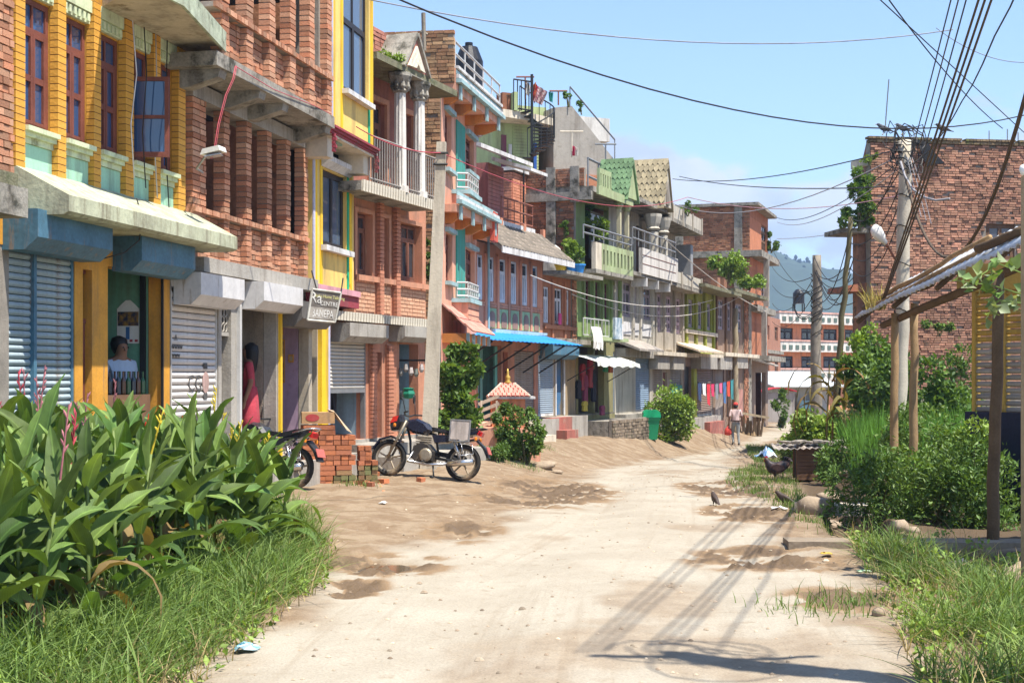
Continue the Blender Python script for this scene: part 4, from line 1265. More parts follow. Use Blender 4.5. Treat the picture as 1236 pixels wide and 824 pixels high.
# bare end wall of the house
es = f.box('side_wall', m_mortar(), -.02, -.002, -6, -.01, .1, zE3b)
mb_old = m_brick_old()
bricks_side(f, es, -.02, -3.0, -.02, 2.2, zE3b, mat('brick_rubble', (.34, .17, .09), .95, .35, 4, 30, .6, isl=.4, col2=(.42, .26, .14), dirt=(.07, .06, .05), dirt_amt=.3), rag=.04)
pz = f.z(540, 60, -.2)
es2 = f.box('end_parapet', m_mortar(), -.04, .08, -2.2, .26, zE3b + .161, pz - .03)
bricks_side(f, es2, -.04, -2.2, .28, zE3b + .17, pz, MATS['brick_rubble'], rag=.03)
shell(f, sal, .0, uE1, .2, zE3b - .13, -.1, 6, inner=m_dark(), floors=(zE1 + .2, zE2))
# teal shop at street level
zF = f.z(590, 505, 0) - .02
b = MB(); f.add(b, g(574), g(574) + .1, -2.5, -.2, .3, 2.6); f.add(b, 0, g(574), -2.6, -2.5, .3, 2.6)
b.build('shop_room', mat('teal_wall', (.12, .32, .27), .85, .2), f.root)
f.box('plinth', sal, -.1, uE1 + .3, -.2, 1.2, -.3, zF)

# terracotta house with six tall windows
f = Fac('terracotta_house', 'terracotta brick house with a row of tall white windows above a blue canopy', 'house', 575.5, 34.9, 655, 39.2)
Fh = f; g = f.u
ter = mat('terracotta_paint', (.60, .25, .15), .85, .15, 2, 26, .25, dirt=(.62, .42, .3), dirt_amt=.15, streak=True)
zl = f.z(620, 402); ze = f.z(620, 301, .0)
wp = [(574.6 + 1.6, 582.5), (588, 596), (602.5, 610), (616, 623.3), (629.8, 636.5), (642.3, 648.6)]
wz0, wz1 = f.z(620, 367.5), f.z(620, 315.5)
ws_ = [(g(a), g(c), wz0, wz1) for a, c in wp]
wall(f, ter, 0, f.len, zl, ze, 0, .22, ws_)
whf = mat('white_window_paint', (.62, .60, .62), .7, .15)
for q in ws_: window(f, whf, q[0] + .01, q[1] - .01, q[2] + .01, q[3] - .01, -.01, cols=2, rows=1, transom=.3, fr=.055, cols_top=1)
bb = MB()
for q in brick_rows(0, f.len, wz0 - .14, wz0 - .02, .03, .03, gap=.01, jit=.002): f.add(bb, *q)
bb.build('sill_course', ter, f.root, kind='stuff')
for i, (a, c) in enumerate(wp[1:]):
    ua, ub = g(a) - .06, g(c) + .10
    pz0, pz1 = f.z(620, 398), f.z(620, 375)
    pa = f.box('arched_panel', mat('sage_paint', (.34, .42, .22), .85, .2), ua, ub, .001, .035, pz0, pz1)
    n = 10; mu_ = (ua + ub) / 2; hw = (ub - ua) * .30
    MB().prism([(mu_ - hw, pz0 + .02), (mu_ + hw, pz0 + .02)] + [(mu_ + hw * math.cos(math.pi * k / n), lerp(pz0, pz1, .55) + (pz1 - pz0) * .30 * math.sin(math.pi * k / n)) for k in range(n + 1)], -.05, -.036, 'y').build('arch_inset', mat('brown_inset', (.30, .16, .12), .85), pa)
    for j in range(1): f.box('pilaster', ter, ua - .16, ua - .03, .001, .05, pz0, wz1 + .05)
f.box('cornice', mat('pale_blue_trim', (.36, .50, .60), .7, .15), g(592), f.len, .001, .14, zl - .1, zl + .06)
f.box('cornice', mat('white_trim', (0, 0, 0)), g(590), f.len + .02, .001, .20, zl - .16, zl - .102)
MB().tube([(g(587), -.06, zl), (g(587), -.06, ze + .1)], .035, 8).build('drain_pipe', tri, f.root)
# tiled lean-to roof
tz0, tz1 = f.z(620, 301, .7), f.z(620, 276, -.2)
rf = MB(); rf.prism([(-.72, tz0 - .1), (-.72, tz0), (.25, tz1), (.25, tz1 - .12)], -.15, f.len + .55); ro = rf.build('roof', mat('old_roof_dark', (.14, .12, .10), .95, .3), f.root)
tl = mat('old_tile', (.21, .17, .135), .95, .3, 5, 40, .5, isl=.35, dirt=(.10, .09, .07), dirt_amt=.5)
sl = math.hypot(.97, tz1 - tz0); an = math.atan2(tz1 - tz0, .97)
nr, ncol = 6, 26
tw = (f.len + .7) / ncol
me = MB().prism([(0, 0), (tw * .5, .03), (tw * .98, 0), (tw * .98, .02), (tw * .5, .05), (0, .02)], -sl / nr * 1.12, 0, 'y').mesh('tile', tl)
for j in range(nr):
    for i in range(ncol):
        t = (j + 0) / nr
        link('tile', me, ro, (-.15 + i * tw, lerp(.25, -.72, t), lerp(tz1, tz0, t) + .012 + .006 * (j % 2)), (an + .02, 0, rnd(-.01, .01)))
f.box('fascia', wht, -.15, f.len + .55, .721, .75, tz0 - .14, tz0 + .02)
# upper terrace and rooms set back
f.box('terrace_band', wht, g(602, -.2), f.len, -.5, -.22, tz1 - .1, tz1 + .14)
for q in (606, 634, 657): f.box('band_block', ter, g(q, -.2) - .08, g(q, -.2) + .08, -.3, -.2, tz1 - .1, tz1 + .2)
rail(f, [(g(605, -.3), -.3, tz1 + .14), (f.len, -.3, tz1 + .14)], .62, mat('rust_rail', (.24, .09, .06), .7), posts=.45, r=.016, rails=(.1, .55, 1))
rz0, rz1 = tz1, f.z(600, 200, -.6)
wbr = mat('maroon_lap_wall', (.42, .17, .15), .85, .15, 3)
f.box('attic_room', mat('dark_red_wall', (.22, .07, .06), .85, .2), 0, g(590, -1.2), -4, -1.2, rz0, rz1)
lp = f.box('attic_gable', wbr, g(589, -.62), g(608, -.62), -4, -.62, rz0, f.z(600, 200, -.62))
for k in range(16):
    zz = lerp(rz0, rz1 - .05, k / 16)
    f.box('lap_board', wbr, g(589, -.6), g(607.5, -.6), -.619, -.595 - .004 * (k % 2), zz + .012, zz + (rz1 - rz0) / 16, par=lp)
MB().prism([(.5, rz1 + .25), (-.2, rz1 + .0), (-.2, rz1 + .1), (.5, rz1 + .37)], -.2, g(618, -.4)).build('attic_roof', wht, f.root)
MB().prism([(.5, rz1 + .05), (-.6, rz1 - .28), (-.6, rz1 - .2), (.5, rz1 + .15)], g(602, -.3), g(623, -.3)).build('tin_roof', wht, f.root)
# brick-faced stair room
sr0, sr1 = g(619, -1.6), g(659, -1.6)
szt = f.z(640, 215, -1.6)
sro = f.box('stair_room', m_mortar(), sr0, sr1, -5, -1.66, rz0, szt)
bricks_to(f, sro, brick_rows(sr0, sr1, rz0, szt, -1.6, .05, bl=.24, ch=.09, jit=.003, gap=.012), mat('brick_terracotta', (.55, .22, .13), .85, .15, isl=.16), 0)
f.box('corner_pier', mat('brick_terracotta', (0, 0, 0)), sr1 - .32, sr1 + .02, -1.62, -1.56, rz0, szt + .04)
f.box('coping', wht, sr0 - .1, sr1 + .05, -5, -1.5, szt + .041, szt + .14)
bricks_side(f, sro, sr0, -4.9, -1.62, rz0, szt, mat('brick_terracotta', (0, 0, 0)), th=.04, jit=.003)
MB().tube([(g(632, -1.5), 1.5, rz0), (g(632, -1.5), 1.5, szt + .2)], .03, 6).build('drain_pipe', m_black(), f.root)
shell(f, ter, 0, f.len, -.1, ze - .05, -.1, 6, inner=m_dark(), floors=(zl,))
# street level
zF = f.z(630, 503)
holes = [(g(577), g(605), zF, zl - .35), (g(607), g(613), zF, zl - .5), (g(621), g(645), zF, zl - .45)]
wall(f, mat('rust_wall', (.45, .20, .13), .85, .2), 0, g(649.5), -.3, zl - .161, 0, .2, holes)
b = MB(); f.add(b, g(605), g(605) + .08, -2.4, -.2, zF, zl - .2); f.add(b, 0, g(605), -2.5, -2.4, zF, zl - .2)
b.build('shop_room', mat('teal_wall', (0, 0, 0)), f.root)
for px in (579, 584, 602): f.box('door_leaf', mat('teal_door', (.14, .36, .30), .8, .2), g(px), g(px) + .16, -.15, -.1, zF, zl - .36)
MB().box(g(607), g(613), .1, .14, zF, zl - .5).build('door', m_wood_red(), f.root)
shutter(f, mat('brown_slat', (.34, .28, .24), .7, .15, dirt=(.2, .15, .12), dirt_amt=.2), g(622), g(644.5), zF, zl - .46, -.06, 30)
f.box('shop_floor', conc, 0, g(650), -2.5, 0, zF - .06, zF - .004)
f.box('plinth', conc, 0, g(650), -.2, .6, -.4, zF - .062)
# blue canopy on struts
cb = thing('blue_canopy', 'bright blue sheet canopy on dark struts above the terracotta house shops', 'canopy', f.w(0, 0, 0), math.atan2(f.d.y, f.d.x))
ca0, ca1 = g(578, .9), g(689, .9)
cz1, cz0 = f.z(620, 403, .1), f.z(620, 412, 1.15)
n = 44
v, q_ = [], []
for i in range(n + 1):
    uu = lerp(ca0, ca1, i / n)
    for (oo, zz) in ((.1, cz1), (1.25, cz0)): v += [(uu, -oo, zz + .018 * (i % 2)), (uu, -oo, zz + .018 * (i % 2) - .012)]
for i in range(n): q_ += [(4 * i, 4 * i + 4, 4 * i + 6, 4 * i + 2), (4 * i + 1, 4 * i + 3, 4 * i + 7, 4 * i + 5), (4 * i + 2, 4 * i + 6, 4 * i + 7, 4 * i + 3)]
MB().add(v, q_).build('sheet', mat('bright_blue_sheet', (.03, .24, .62), .5, .2, 2, 20, .1, dirt=(.2, .3, .5), dirt_amt=.2), cb)
for k in range(6):
    uu = lerp(ca0 + .1, ca1 - .1, k / 5)
    MB().tube([(uu, -.02, cz1 - 1.0), (uu, -1.2, cz0 - .03)], .022, 5).tube([(uu, -.02, cz1 - .03), (uu, -1.2, cz0 - .03)], .02, 5).build('strut', m_black(), cb)

# low brick house with roof garden
f = Fac('low_brick_house', 'low brown brick house with pot plants along its roof edge', 'house', 655.3, 39.3, 694, 41.6)
G = f; g = f.u
obr = mat('orange_brown_wall', (.42, .17, .09), .85, .2, 4, 30, .3)
zl = f.z(670, 408); ze = f.z(670, 334)
ws_ = [(g(656), g(663), f.z(660, 392), f.z(660, 347)), (g(669.5), g(678.5), f.z(674, 391), f.z(674, 348)), (g(683.5), g(687.5), f.z(685, 391), f.z(685, 349))]
ws_ = [(a, c, ws_[1][2], ws_[1][3]) for a, c, _, _ in ws_]
wall(f, obr, 0, f.len, zl, ze, 0, .2, ws_)
for q in ws_: window(f, whf, q[0] + .01, q[1] - .01, q[2] + .01, q[3] - .01, -.04, cols=2 if q[1] - q[0] > .35 else 1, rows=1, transom=.3, fr=.05)
for q in (g(666), g(681), g(690)): f.box('pilaster', obr, q - .06, q + .06, .001, .05, zl, ze - .1)
f.box('sill_band', obr, 0, f.len, .051, .08, ws_[0][2] - .16, ws_[0][2] - .05)
f.box('pink_cloth', mat('pink_cloth', (.65, .06, .22), .8), g(671.5), g(674.5), .06, .09, ws_[0][2] - .02, ws_[0][2] + .3)
slab(f, 'roof_slab', m_conc_old(), [(-.1, -5), (-.1, .75), (f.len + .35, .75), (f.len + .35, -5)], ze, ze + .1)
f.box('ledge', m_conc_old(), -.1, f.len + .2, -.1, .42, zl - .16, zl - .02)
shell(f, obr, 0, f.len, -.3, ze - .14, -.1, 5, inner=m_dark(), floors=(zl,))
bricks_to(f, f.box('brick_pier', m_mortar(), g(689), f.len, .001, .03, zl, ze - .02), brick_rows(g(689), f.len, zl, ze - .02, .06, .04), m_brick_far(), 0)
zF = f.z(660, 502)
holes = [(g(649, .02), g(669), zF, zl - .5), (g(671), g(680), zF, zl - .55)]
wall(f, mat('ochre_render', (.30, .22, .13), .9, .25), g(649.6), f.len, -.4, zl - .16, 0, .2, holes)
shutter(f, mat('slate_slat', (.30, .36, .42), .6, .15), g(650.5), g(668.5), zF, zl - .5, -.05, 28, bar=mat('white_trim', (0, 0, 0)))
MB().box(g(671), g(680), .08, .12, zF, zl - .55).build('door', mat('blue_ochre_door', (.06, .16, .30), .7, .3, 1.0, col2=(.20, .14, .06)), f.root)
for q in (669.6, 680): f.box('door_post', mat('white_trim', (0, 0, 0)), g(q), g(q) + .07, -.05, .03, zF, zl - .5)
hood(f, bl, g(652, 0), g(692, .2), 0, .38, zl - .60, zl - .2)
f.box('red_step', mat('dusty_red_paint', (.36, .12, .09), .85, .3, dirt=(.4, .28, .2), dirt_amt=.4), g(663, .6), g(690, .6), .4, .62, -.3, f.z(670, 504, .6))
f.box('red_step', mat('dusty_red_paint', (0, 0, 0)), g(678, .8), g(696, .9), .621, .95, -.3, f.z(690, 520, 1.2))
f.box('plinth', conc, g(649.6), f.len, -.2, .399, -.4, zF - .02)
# green verandah house
def slot_parapet(f, m, u0, u1, o, z0, z1, n, dm, name='balcony_parapet'):
    """balcony front with real upright slots"""
    h = z1 - z0; w_ = (u1 - u0)
    holes = []
    for k in range(n):
        a = u0 + w_ * (k + .28) / n; holes.append((a, a + w_ * .44 / n, z0 + h * .22, z1 - h * .22))
    return wall(f, m, u0, u1, z0, z1, o, .09, holes, name=name)
def fish_gable(f, gu, gw, gz0, gzt, o0, o1, m_tile, m_wall, par=None):
    go = gable(f, gu, gw, gz0, gzt, o0, o1, m_tile, m_wall, t=.04)
    e = Vector((-gw, 0, gz0 - gzt)); nr = 7; nc = 7; ln = e.length
    an = math.atan2(gzt - gz0, gw)
    me = MB().prism([(0, 0), (-.55 * ln / nr * 1.0, -.06), (-ln / nr * 1.25, 0), (-.55 * ln / nr, .06)], 0, .03, 'z').mesh('tile', m_tile)
    d = (o1 - o0) / nc
    me = MB().prism([(0, -d * .48), (-ln / nr * .7, -d * .48), (-ln / nr * 1.25, 0), (-ln / nr * .7, d * .48), (0, d * .48)], 0, .03, 'z').mesh('tile', m_tile)
    for j in range(nr):
        for i in range(nc):
            p = Vector((gu, 0, gzt)) + e * (j / nr)
            link('tile', me, go, (p.x - .02, -(o0 + d * (i + .5 + .25 * (j % 2))), p.z + .07 + .01 * (j % 2)), (0, -an + .05, 0))
    return go

f = Fac('green_verandah_house', 'green house with pillared verandah and green tiled gable over a clothes shop', 'house', 695.5, 42.0, 742, 45.3)
H = f; g = f.u
gre = mat('olive_green_paint', (.20, .27, .10), .8, .25, 3, 26, .25, dirt=(.2, .19, .12), dirt_amt=.3, streak=True)
grl = mat('light_green_paint', (.36, .42, .22), .8, .2, 3, 26, .25, dirt=(.25, .24, .16), dirt_amt=.35, streak=True)
z1 = f.z(725, 408); z2b = f.z(727, 326, .6); z2t = f.z(727, 294, .6); zro = f.z(725, 238, .3)
dkr = mat('dark_red_window', (.12, .04, .045), .7, .3)
ws_ = []
for k in range(4):
    a = lerp(g(703), g(747), (k + .16) / 4); c = lerp(g(703), g(747), (k + .84) / 4); ws_.append((a, c, f.z(725, 384), f.z(725, 341)))
wall(f, gre, 0, f.len, z1, z2b, 0, .2, ws_)
for q in ws_: window(f, dkr, q[0] + .01, q[1] - .01, q[2] + .01, q[3] - .01, -.08, cols=2, rows=2, transom=.25, fr=.05, gm_=glass('plum_glass', (.06, .025, .03), .2))
for k in range(5):
    uu = lerp(g(703), g(747), k / 4); f.box('pilaster', gre, uu - .07, uu + .07, .001, .08, z1, z2b - .02)
slab(f, 'balcony_slab', m_conc_old(), [(0, -.1), (0, .62), (f.len, .62), (f.len, -.1)], z2b - .12, z2b)
f.box('parapet_end', m_cream(), 0.0, g(726, .6), .48, .61, z2b + .001, z2t)
slot_parapet(f, grl, g(726, .6), f.len, .62, z2b + .001, z2t, 9, None)
rail(f, [(g(704, .55), .55, z2t), (f.len, .55, z2t)], f.z(725, 283, .55) - z2t + .12, m_steel(), posts=.8, r=.02, rails=(.45, 1.0))
vh = [(g(706, -.2), g(734, -.2), z2b, zro - .15), (g(748, -.2), g(757, -.2), z2b, zro - .2)]
wall(f, gre, 0, f.len, z2b, zro, -.2, .18, vh)
window(f, MATS['grey_door'], g(716, -.2), g(732, -.2), z2b + .5, zro - .3, -.3, cols=2, rows=2, transom=.2, fr=.06)
for px in (747.5, 757):
    uu = g(px, .45)
    co = f.box('column', mat('cream_column', (.58, .52, .34), .8, .2), uu - .06, uu - .012, .38, .5, z2t, zro - .22)
    f.box('column_half', mat('cream_column', (0, 0, 0)), uu + .012, uu + .06, .38, .5, z2t, zro - .22, par=co)
    MB().lathe([(.09, 0), (.15, .1), (.16, .2), (.12, .22)], (uu, -.44, zro - .22), 8).build('capital', grl, co)
slab(f, 'roof_slab', m_conc_old(), [(-.1, -5), (-.1, .55), (f.len + .3, .55), (f.len + .3, -5)], zro, zro + .16)
f.box('slab_edge', grl, g(720, .55), f.len, .551, .62, zro - .05, zro + .2)
slot_parapet(f, grl, g(724, .4), g(738, .4), .4, zro + .161, f.z(730, 205, .4), 5, None, 'roof_parapet')
gu = g(757, .5)
fish_gable(f, gu, .55, zro + .16, f.z(759, 195, .5), -.35, .72, mat('green_tile', (.14, .23, .11), .8, .3, 5, isl=.3, dirt=(.25, .3, .2), dirt_amt=.2), grl)
# near end wall, brick and concrete frame
hs = f.box('side_wall', m_mortar(), -.06, -.002, -6, -.01, -.3, zro - .002)
bricks_side(f, hs, -.06, -5.4, -.05, f.z(680, 325), zro - .08, m_brick_old(), rag=.02)
zpar = f.z(660, 193, -2)
hp = f.box('end_parapet', m_mortar(), -.12, .02, -6, .3, zro + .161, zro + .66)
bricks_side(f, hp, -.12, -6, .3, zro + .17, zro + .7, m_brick_old(), rag=.03)
for oo in (-.6, .15): f.box('concrete_column', m_conc_old(), -.2, -.10, oo - .28, oo, f.z(690, 320) if oo < 0 else zro - .3, zro + .75)
f.box('ring_beam', m_conc_old(), -.22, -.02, -6, .54, zro - .25, zro - .003)
shell(f, m_brick_far(), 0, f.len, -.4, zro - .01, -.22, 6, inner=m_dark(), floors=(z1, z2b - .01))
# things of the first storey: iron balcony, cloth, sheet
sbz = f.z(715, 418, .7)
slab(f, 'small_balcony', grl, [(g(700, .1), .0), (g(700, .1), .75), (g(757, .7), .75), (g(757, .7), .0)], z1 - .12, z1 - .02)
rail(f, [(g(704, .7), .7, z1 - .02), (g(735, .7), .7, z1 - .02)], f.z(715, 385, .7) - z1, mat('pale_steel', (0, 0, 0)), posts=.3, r=.012, rails=(.0, 1.0))
ms = thing('blue_sheet_panel', 'blue and white sheet leaning on the green balcony', 'sheet', f.w(g(741, .7), .8, 0), math.atan2(f.d.y, f.d.x))
MB().box(-.32, .32, -.05, .03, f.z(741, 409, .8), f.z(741, 383, .8)).build('panel', mat('blue_white_print', (.20, .30, .38), .6, .3, 3, 12, .05, col2=(.50, .54, .55)), ms)
MB().box(.33, .46, -.05, .03, f.z(741, 409, .8), f.z(741, 390, .8)).build('white_edge', wht, ms)
cl = thing('hung_white_cloth', 'white cloth hung over the green balcony edge', 'cloth', f.w(g(720, .8), .8, 0), math.atan2(f.d.y, f.d.x))
b = MB(); za, zb_ = z1 + .0, f.z(720, 421, .8); n = 14
v, q_ = [], []
for i in range(n + 1):
    t = i / n; du = lerp(-.42, .42, t)
    for (oo, zz) in ((-.02, za + .25), (.04, za + .02), (.06 + .03 * math.sin(i * 2.1), (za + zb_) / 2), (.05 + .03 * math.sin(i * 2.5), zb_ + .05 * math.sin(i * 1.3))): v.append((du, -oo, zz))
for i in range(n):
    for j in range(3): q_.append((4 * i + j, 4 * i + 4 + j, 4 * i + 5 + j, 4 * i + 1 + j))
b.add(v, q_).build('cloth', mat('white_cloth', (.72, .69, .64), .9, .12), cl)
# clothes shop
zF = f.z(720, 498)
zsh = z1 - .3
holes = [(g(698), g(716.5), zF, zsh), (g(718), g(729), zF, zsh), (g(740), g(763), zF, zsh - .1)]
wall(f, mat('olive_render', (.24, .22, .10), .9, .25), 0, f.len, -.5, z1 - .121, 0, .2, holes)
b = MB(); f.add(b, g(729.5), g(729.5) + .08, -2.2, -.2, zF, zsh); f.add(b, 0, g(729), -2.3, -2.2, zF, zsh)
b.build('shop_room', mat('shop_dark_wall', (.16, .12, .09), .9), f.root)
shutter(f, mat('blue_grey_slat', (.22, .34, .46), .6, .15, dirt=(.3, .4, .48), dirt_amt=.3), g(741), f.len - .03, zF - .02, zsh - .1, -.05, 26)
f.box('shop_floor', conc, 0, f.len, -2.3, .0, zF - .06, zF - .004)
f.box('porch', m_conc_old(), 0, f.len, .001, 1.0, -.7, f.z(710, 511, 1.1))
wl_ = f.box('porch_wall', m_mortar(), .0, f.len, 1.02, 1.1, -.7, f.z(710, 509, 1.1))
bricks_to(f, wl_, brick_rows(0, f.len, -.5, f.z(710, 510, 1.1), 1.15, .05, ch=.1, jit=.015), mat('brick_dark_stone', (.22, .17, .12), .95, .35, isl=.4, dirt=(.08, .09, .05), dirt_amt=.4), 0)
aw = thing('white_awning', 'small white fabric awning over the clothes shop', 'awning', f.w(0, 0, 0), math.atan2(f.d.y, f.d.x))
v, q_ = [], []; n = 16; a0_, a1_ = g(711, .8), g(763, .8); zA = f.z(735, 433, .5)
for i in range(n + 1):
    uu = lerp(a0_, a1_, i / n); sg = .03 * math.sin(i * 1.9)
    for (oo, zz) in ((.02, zA + .12), (.6, zA + .02 + sg), (1.05, zA - .12 + sg), (1.07, zA - .25 + sg)): v += [(uu, -oo, zz)]
for i in range(n):
    for j in range(3): q_.append((4 * i + j, 4 * i + 4 + j, 4 * i + 5 + j, 4 * i + 1 + j))
MB().add(v, q_).build('fabric', mat('pale_awning', (.60, .62, .56), .85, .15), aw)
for uu in (a0_ + .1, a1_ - .1): MB().tube([(uu, -1.03, zA - .14), (uu, -.02, zA - .7)], .015, 5).build('strut', m_black(), aw)
garm = [('dark_red', (.28, .03, .05)), ('black', (.02, .02, .03)), ('green', (.02, .22, .10)), ('rust', (.35, .10, .04)), ('wine', (.20, .03, .08)), ('yellow', (.45, .36, .05))]
for k, (px, py, hh, ci) in enumerate([(708, 470, .55, 1), (713, 455, .8, 0), (716, 470, .9, 4), (722, 450, .9, 0), (726, 465, 1.0, 1), (731, 440, .45, 2), (737, 442, .4, 3), (706, 490, .3, 5), (727, 495, .3, 4)]):
    p = f.w(g(px, .3), .3 if k > 4 else .05, f.z(px, py, .3))
    t = thing('hanging_garment', '%s garment hanging in the clothes shop doorway, %s' % (garm[ci][0].replace('_', ' '), ['leftmost of the row', 'beside the leftmost', 'third from the left', 'in the middle', 'at the right side', 'high under the awning', 'right of the green one', 'lowest by the floor', 'low by the door post'][k]), 'garment', p, math.atan2(f.d.y, f.d.x), 'garments at the clothes shop')
    MB().prism([(-.05, hh * .5), (.05, hh * .5), (.16, hh * .42), (.22, hh * .1), (.14, hh * .12), (.16, -hh * .5), (.05, -hh * .46), (-.06, -hh * .5), (-.17, -hh * .45), (-.14, hh * .12), (-.22, hh * .08), (-.16, hh * .42)], -.03, .04, 'y').build('cloth', mat('cloth_' + garm[ci][0], garm[ci][1], .9, .3), t)

# pale house with cream gable
f = Fac('cream_gable_house', 'pale grey house with cream tiled gable, thick columns and white balcony', 'house', 742.2, 45.35, 788, 49.8)
Ih = f; g = f.u
pal = mat('pale_grey_plaster', (.50, .46, .38), .85, .18, 2, 22, .3, dirt=(.24, .2, .15), dirt_amt=.3, streak=True)
z1 = f.z(765, 418); z2b = f.z(780, 331, .6); z2t = f.z(780, 301, .6); zro = f.z(780, 250, .3)
ws_ = [(g(751), g(762), f.z(760, 383), f.z(760, 342)), (g(764), g(769), f.z(760, 383), f.z(760, 342)), (g(777), g(786), f.z(760, 383), f.z(760, 342))]
wall(f, pal, 0, f.len, z1, z2b, 0, .2, ws_)
for k, q in enumerate(ws_): window(f, mat('lilac_window', (.36, .30, .34), .7, .2), q[0] + .01, q[1] - .01, q[2] + .01, q[3] - .01, -.05, cols=2 if k != 1 else 1, rows=2, transom=.25, fr=.06)
for px in (749, 763, 772, 787): f.box('pilaster', pal, g(px) - .09, g(px) + .09, .001, .07, z1, z2b - .13)
for (a, c) in ((750, 762), (764, 771), (773, 786)): f.box('panel', wht, g(a) + .1, g(c) - .1, .001, .03, f.z(760, 404), f.z(760, 389))
MB().prism([(-.02, z1 + .22), (-.85, z1 - .12), (-.85, z1 - .19), (-.02, z1 + .1)], g(752, .3), g(800, .8)).build('sloped_awning', mat('weathered_tin', (.33, .29, .25), .7, .3, 3, 20, .3, dirt=(.5, .44, .36), dirt_amt=.3), f.root)
slab(f, 'balcony_slab', m_conc_old(), [(0, -.1), (0, .62), (g(817, .62), .62), (g(817, .62), -.1)], z2b - .12, z2b)
f.box('balcony_parapet', mat('white_plaster', (.64, .60, .55), .85, .15, 2, 20, .2, dirt=(.33, .28, .22), dirt_amt=.25, streak=True), g(774, .62), g(817, .62), .54, .66, z2b - .02, z2t)
for q in (.35, .7): f.box('groove', mat('dark_line', (0, 0, 0)), g(776, .67), g(816, .67), .661, .668, lerp(z2b, z2t, q), lerp(z2b, z2t, q) + .025)
for q in (776, 790, 804): f.box('bracket', wht, g(q, .5), g(q, .5) + .14, .1, .62, z2b - .4, z2b - .121)
rail(f, [(0, .58, z2t), (g(816, .6), .58, z2t)], .55, m_steel(), posts=.7, r=.02, rails=(.4, 1.0))
wall(f, pal, 0, g(815, -.5), z2b, zro, -.5, .18, [(g(768, -.5), g(775, -.5), z2b, zro - .4), (g(778, -.5), g(784, -.5), z2b, zro - .4)])
window(f, m_wood_red(), g(768, -.5) + .02, g(775, -.5) - .02, z2b, zro - .42, -.58, cols=2, rows=1, transom=.3, fr=.08)
window(f, mat('lilac_window', (0, 0, 0)), g(778, -.5) + .02, g(784, -.5) - .02, z2b, zro - .42, -.58, cols=1, rows=2, transom=.3, fr=.08)
for px in (788, 799.5):
    uu = g(px, .42)
    n = 16
    co = MB().lathe([(.24, 0), (.24, .1), (.19, .14), (.19, zro - z2t - .5)], (uu, -.42, z2t - .3), n).build('column', pal, f.root)
    MB().lathe([(.19, 0), (.25, .06), (.2, .12), (.24, .22), (.30, .45), (.31, .55)], (uu, -.42, zro - .75), 10).build('capital', pal, co)
slab(f, 'roof_slab', m_conc_old(), [(-.05, -5), (-.05, .5), (g(822, .5), .55), (g(822, .5), -5)], zro, zro + .14)
gu = (g(788, .42) + g(799.5, .42)) / 2 + .25
fish_gable(f, gu, .62, zro + .14, f.z(805, 196, .6), -.5, .75, mat('cream_tile', (.36, .295, .18), .8, .25, 5, isl=.35, dirt=(.2, .16, .1), dirt_amt=.3), pal)
MB().prism([(gu - .2, zro + .2), (gu + .2, zro + .2), (gu + .16, zro + .7), (gu, zro + 1.0), (gu - .16, zro + .7)], -.74, -.70, 'y').build('gable_niche', mat('niche_grey', (.26, .23, .19), .9), f.root)
rail(f, [(0, -.9, zro + .14), (g(806, -.9), -.9, zro + .14)], 1.15, mat('rail_grey', (.18, .19, .2), .6), posts=1.1, r=.028, rails=(.5, 1.0))
shell(f, pal, 0, f.len, -.5, zro - .01, -.52, 6, inner=m_dark(), floors=(z1, z2b - .01))
zF = f.z(770, 497); zsh = z1 - .38
wall(f, pal, 0, f.len, -.6, z1 - .05, 0, .2, [(g(767), g(784.5), zF, zsh)])
shutter(f, mat('blue_slat_far', (.24, .33, .44), .6, .15), g(768), g(784), zF, zsh, -.05, 26)
f.box('shutter_hood', m_concrete(), g(753, .3), g(772, .3), 0.001, .35, zsh, z1 - .1)
f.box('shutter_hood', m_concrete(), g(774, .3), g(797, .3), 0.001, .35, zsh, z1 - .1)
f.box('plinth', conc, 0, f.len, -.2, .35, -.8, zF - .02)

# narrow grey house, three pink windows
f = Fac('narrow_grey_house', 'narrow grey house with three pink latticed windows', 'house', 788.2, 49.9, 824, 54.6)
g = f.u
gr2 = mat('warm_grey_plaster', (.40, .35, .28), .88, .2, 2, 22, .3, dirt=(.2, .17, .13), dirt_amt=.35, streak=True)
z1 = f.z(805, 426); z2b = f.z(825, 355, .5)
pk = mat('pink_window', (.52, .38, .42), .75, .15)
ws_ = [(g(a), g(c), f.z(805, 401), f.z(805, 357)) for a, c in ((792, 798.5), (803.5, 810.5), (815, 821.5))]
wall(f, gr2, 0, f.len, z1, f.z(805, 345), 0, .2, ws_)
for q in ws_: window(f, pk, q[0] + .01, q[1] - .01, q[2] + .01, q[3] - .01, -.04, cols=2, rows=3, transom=.24, fr=.09)
for px in (790, 801, 813, 823): f.box('pilaster', gr2, g(px) - .1, g(px) + .1, .001, .08, z1, f.z(805, 346))
for (a, c) in ((792, 799), (803, 811), (815, 822)): f.box('panel', gr2, g(a), g(c), .001, .03, f.z(805, 422), f.z(805, 406))
zb = f.z(830, 350, .6)
pb = slab(f, 'balcony_slab', m_conc_old(), [(g(808, .6), -.1), (g(808, .6), .62), (g(847, .62), .62), (g(847, .62), -.1)], zb, zb + .14)
f.box('balcony_parapet', pal, g(808, .62), g(847, .62), .52, .63, zb + .141, f.z(830, 332, .62))
for k in range(4): f.box('parapet_post', gr2, lerp(g(809, .62), g(846, .62), k / 3) - .07, lerp(g(809, .62), g(846, .62), k / 3) + .07, .631, .67, zb + .0, f.z(830, 331, .62))
zr2 = f.z(830, 276, .6)
slab(f, 'roof_slab', m_conc_old(), [(0, -5), (0, .62), (g(848, .62), .62), (g(848, .62), -5)], zr2, zr2 + .14)
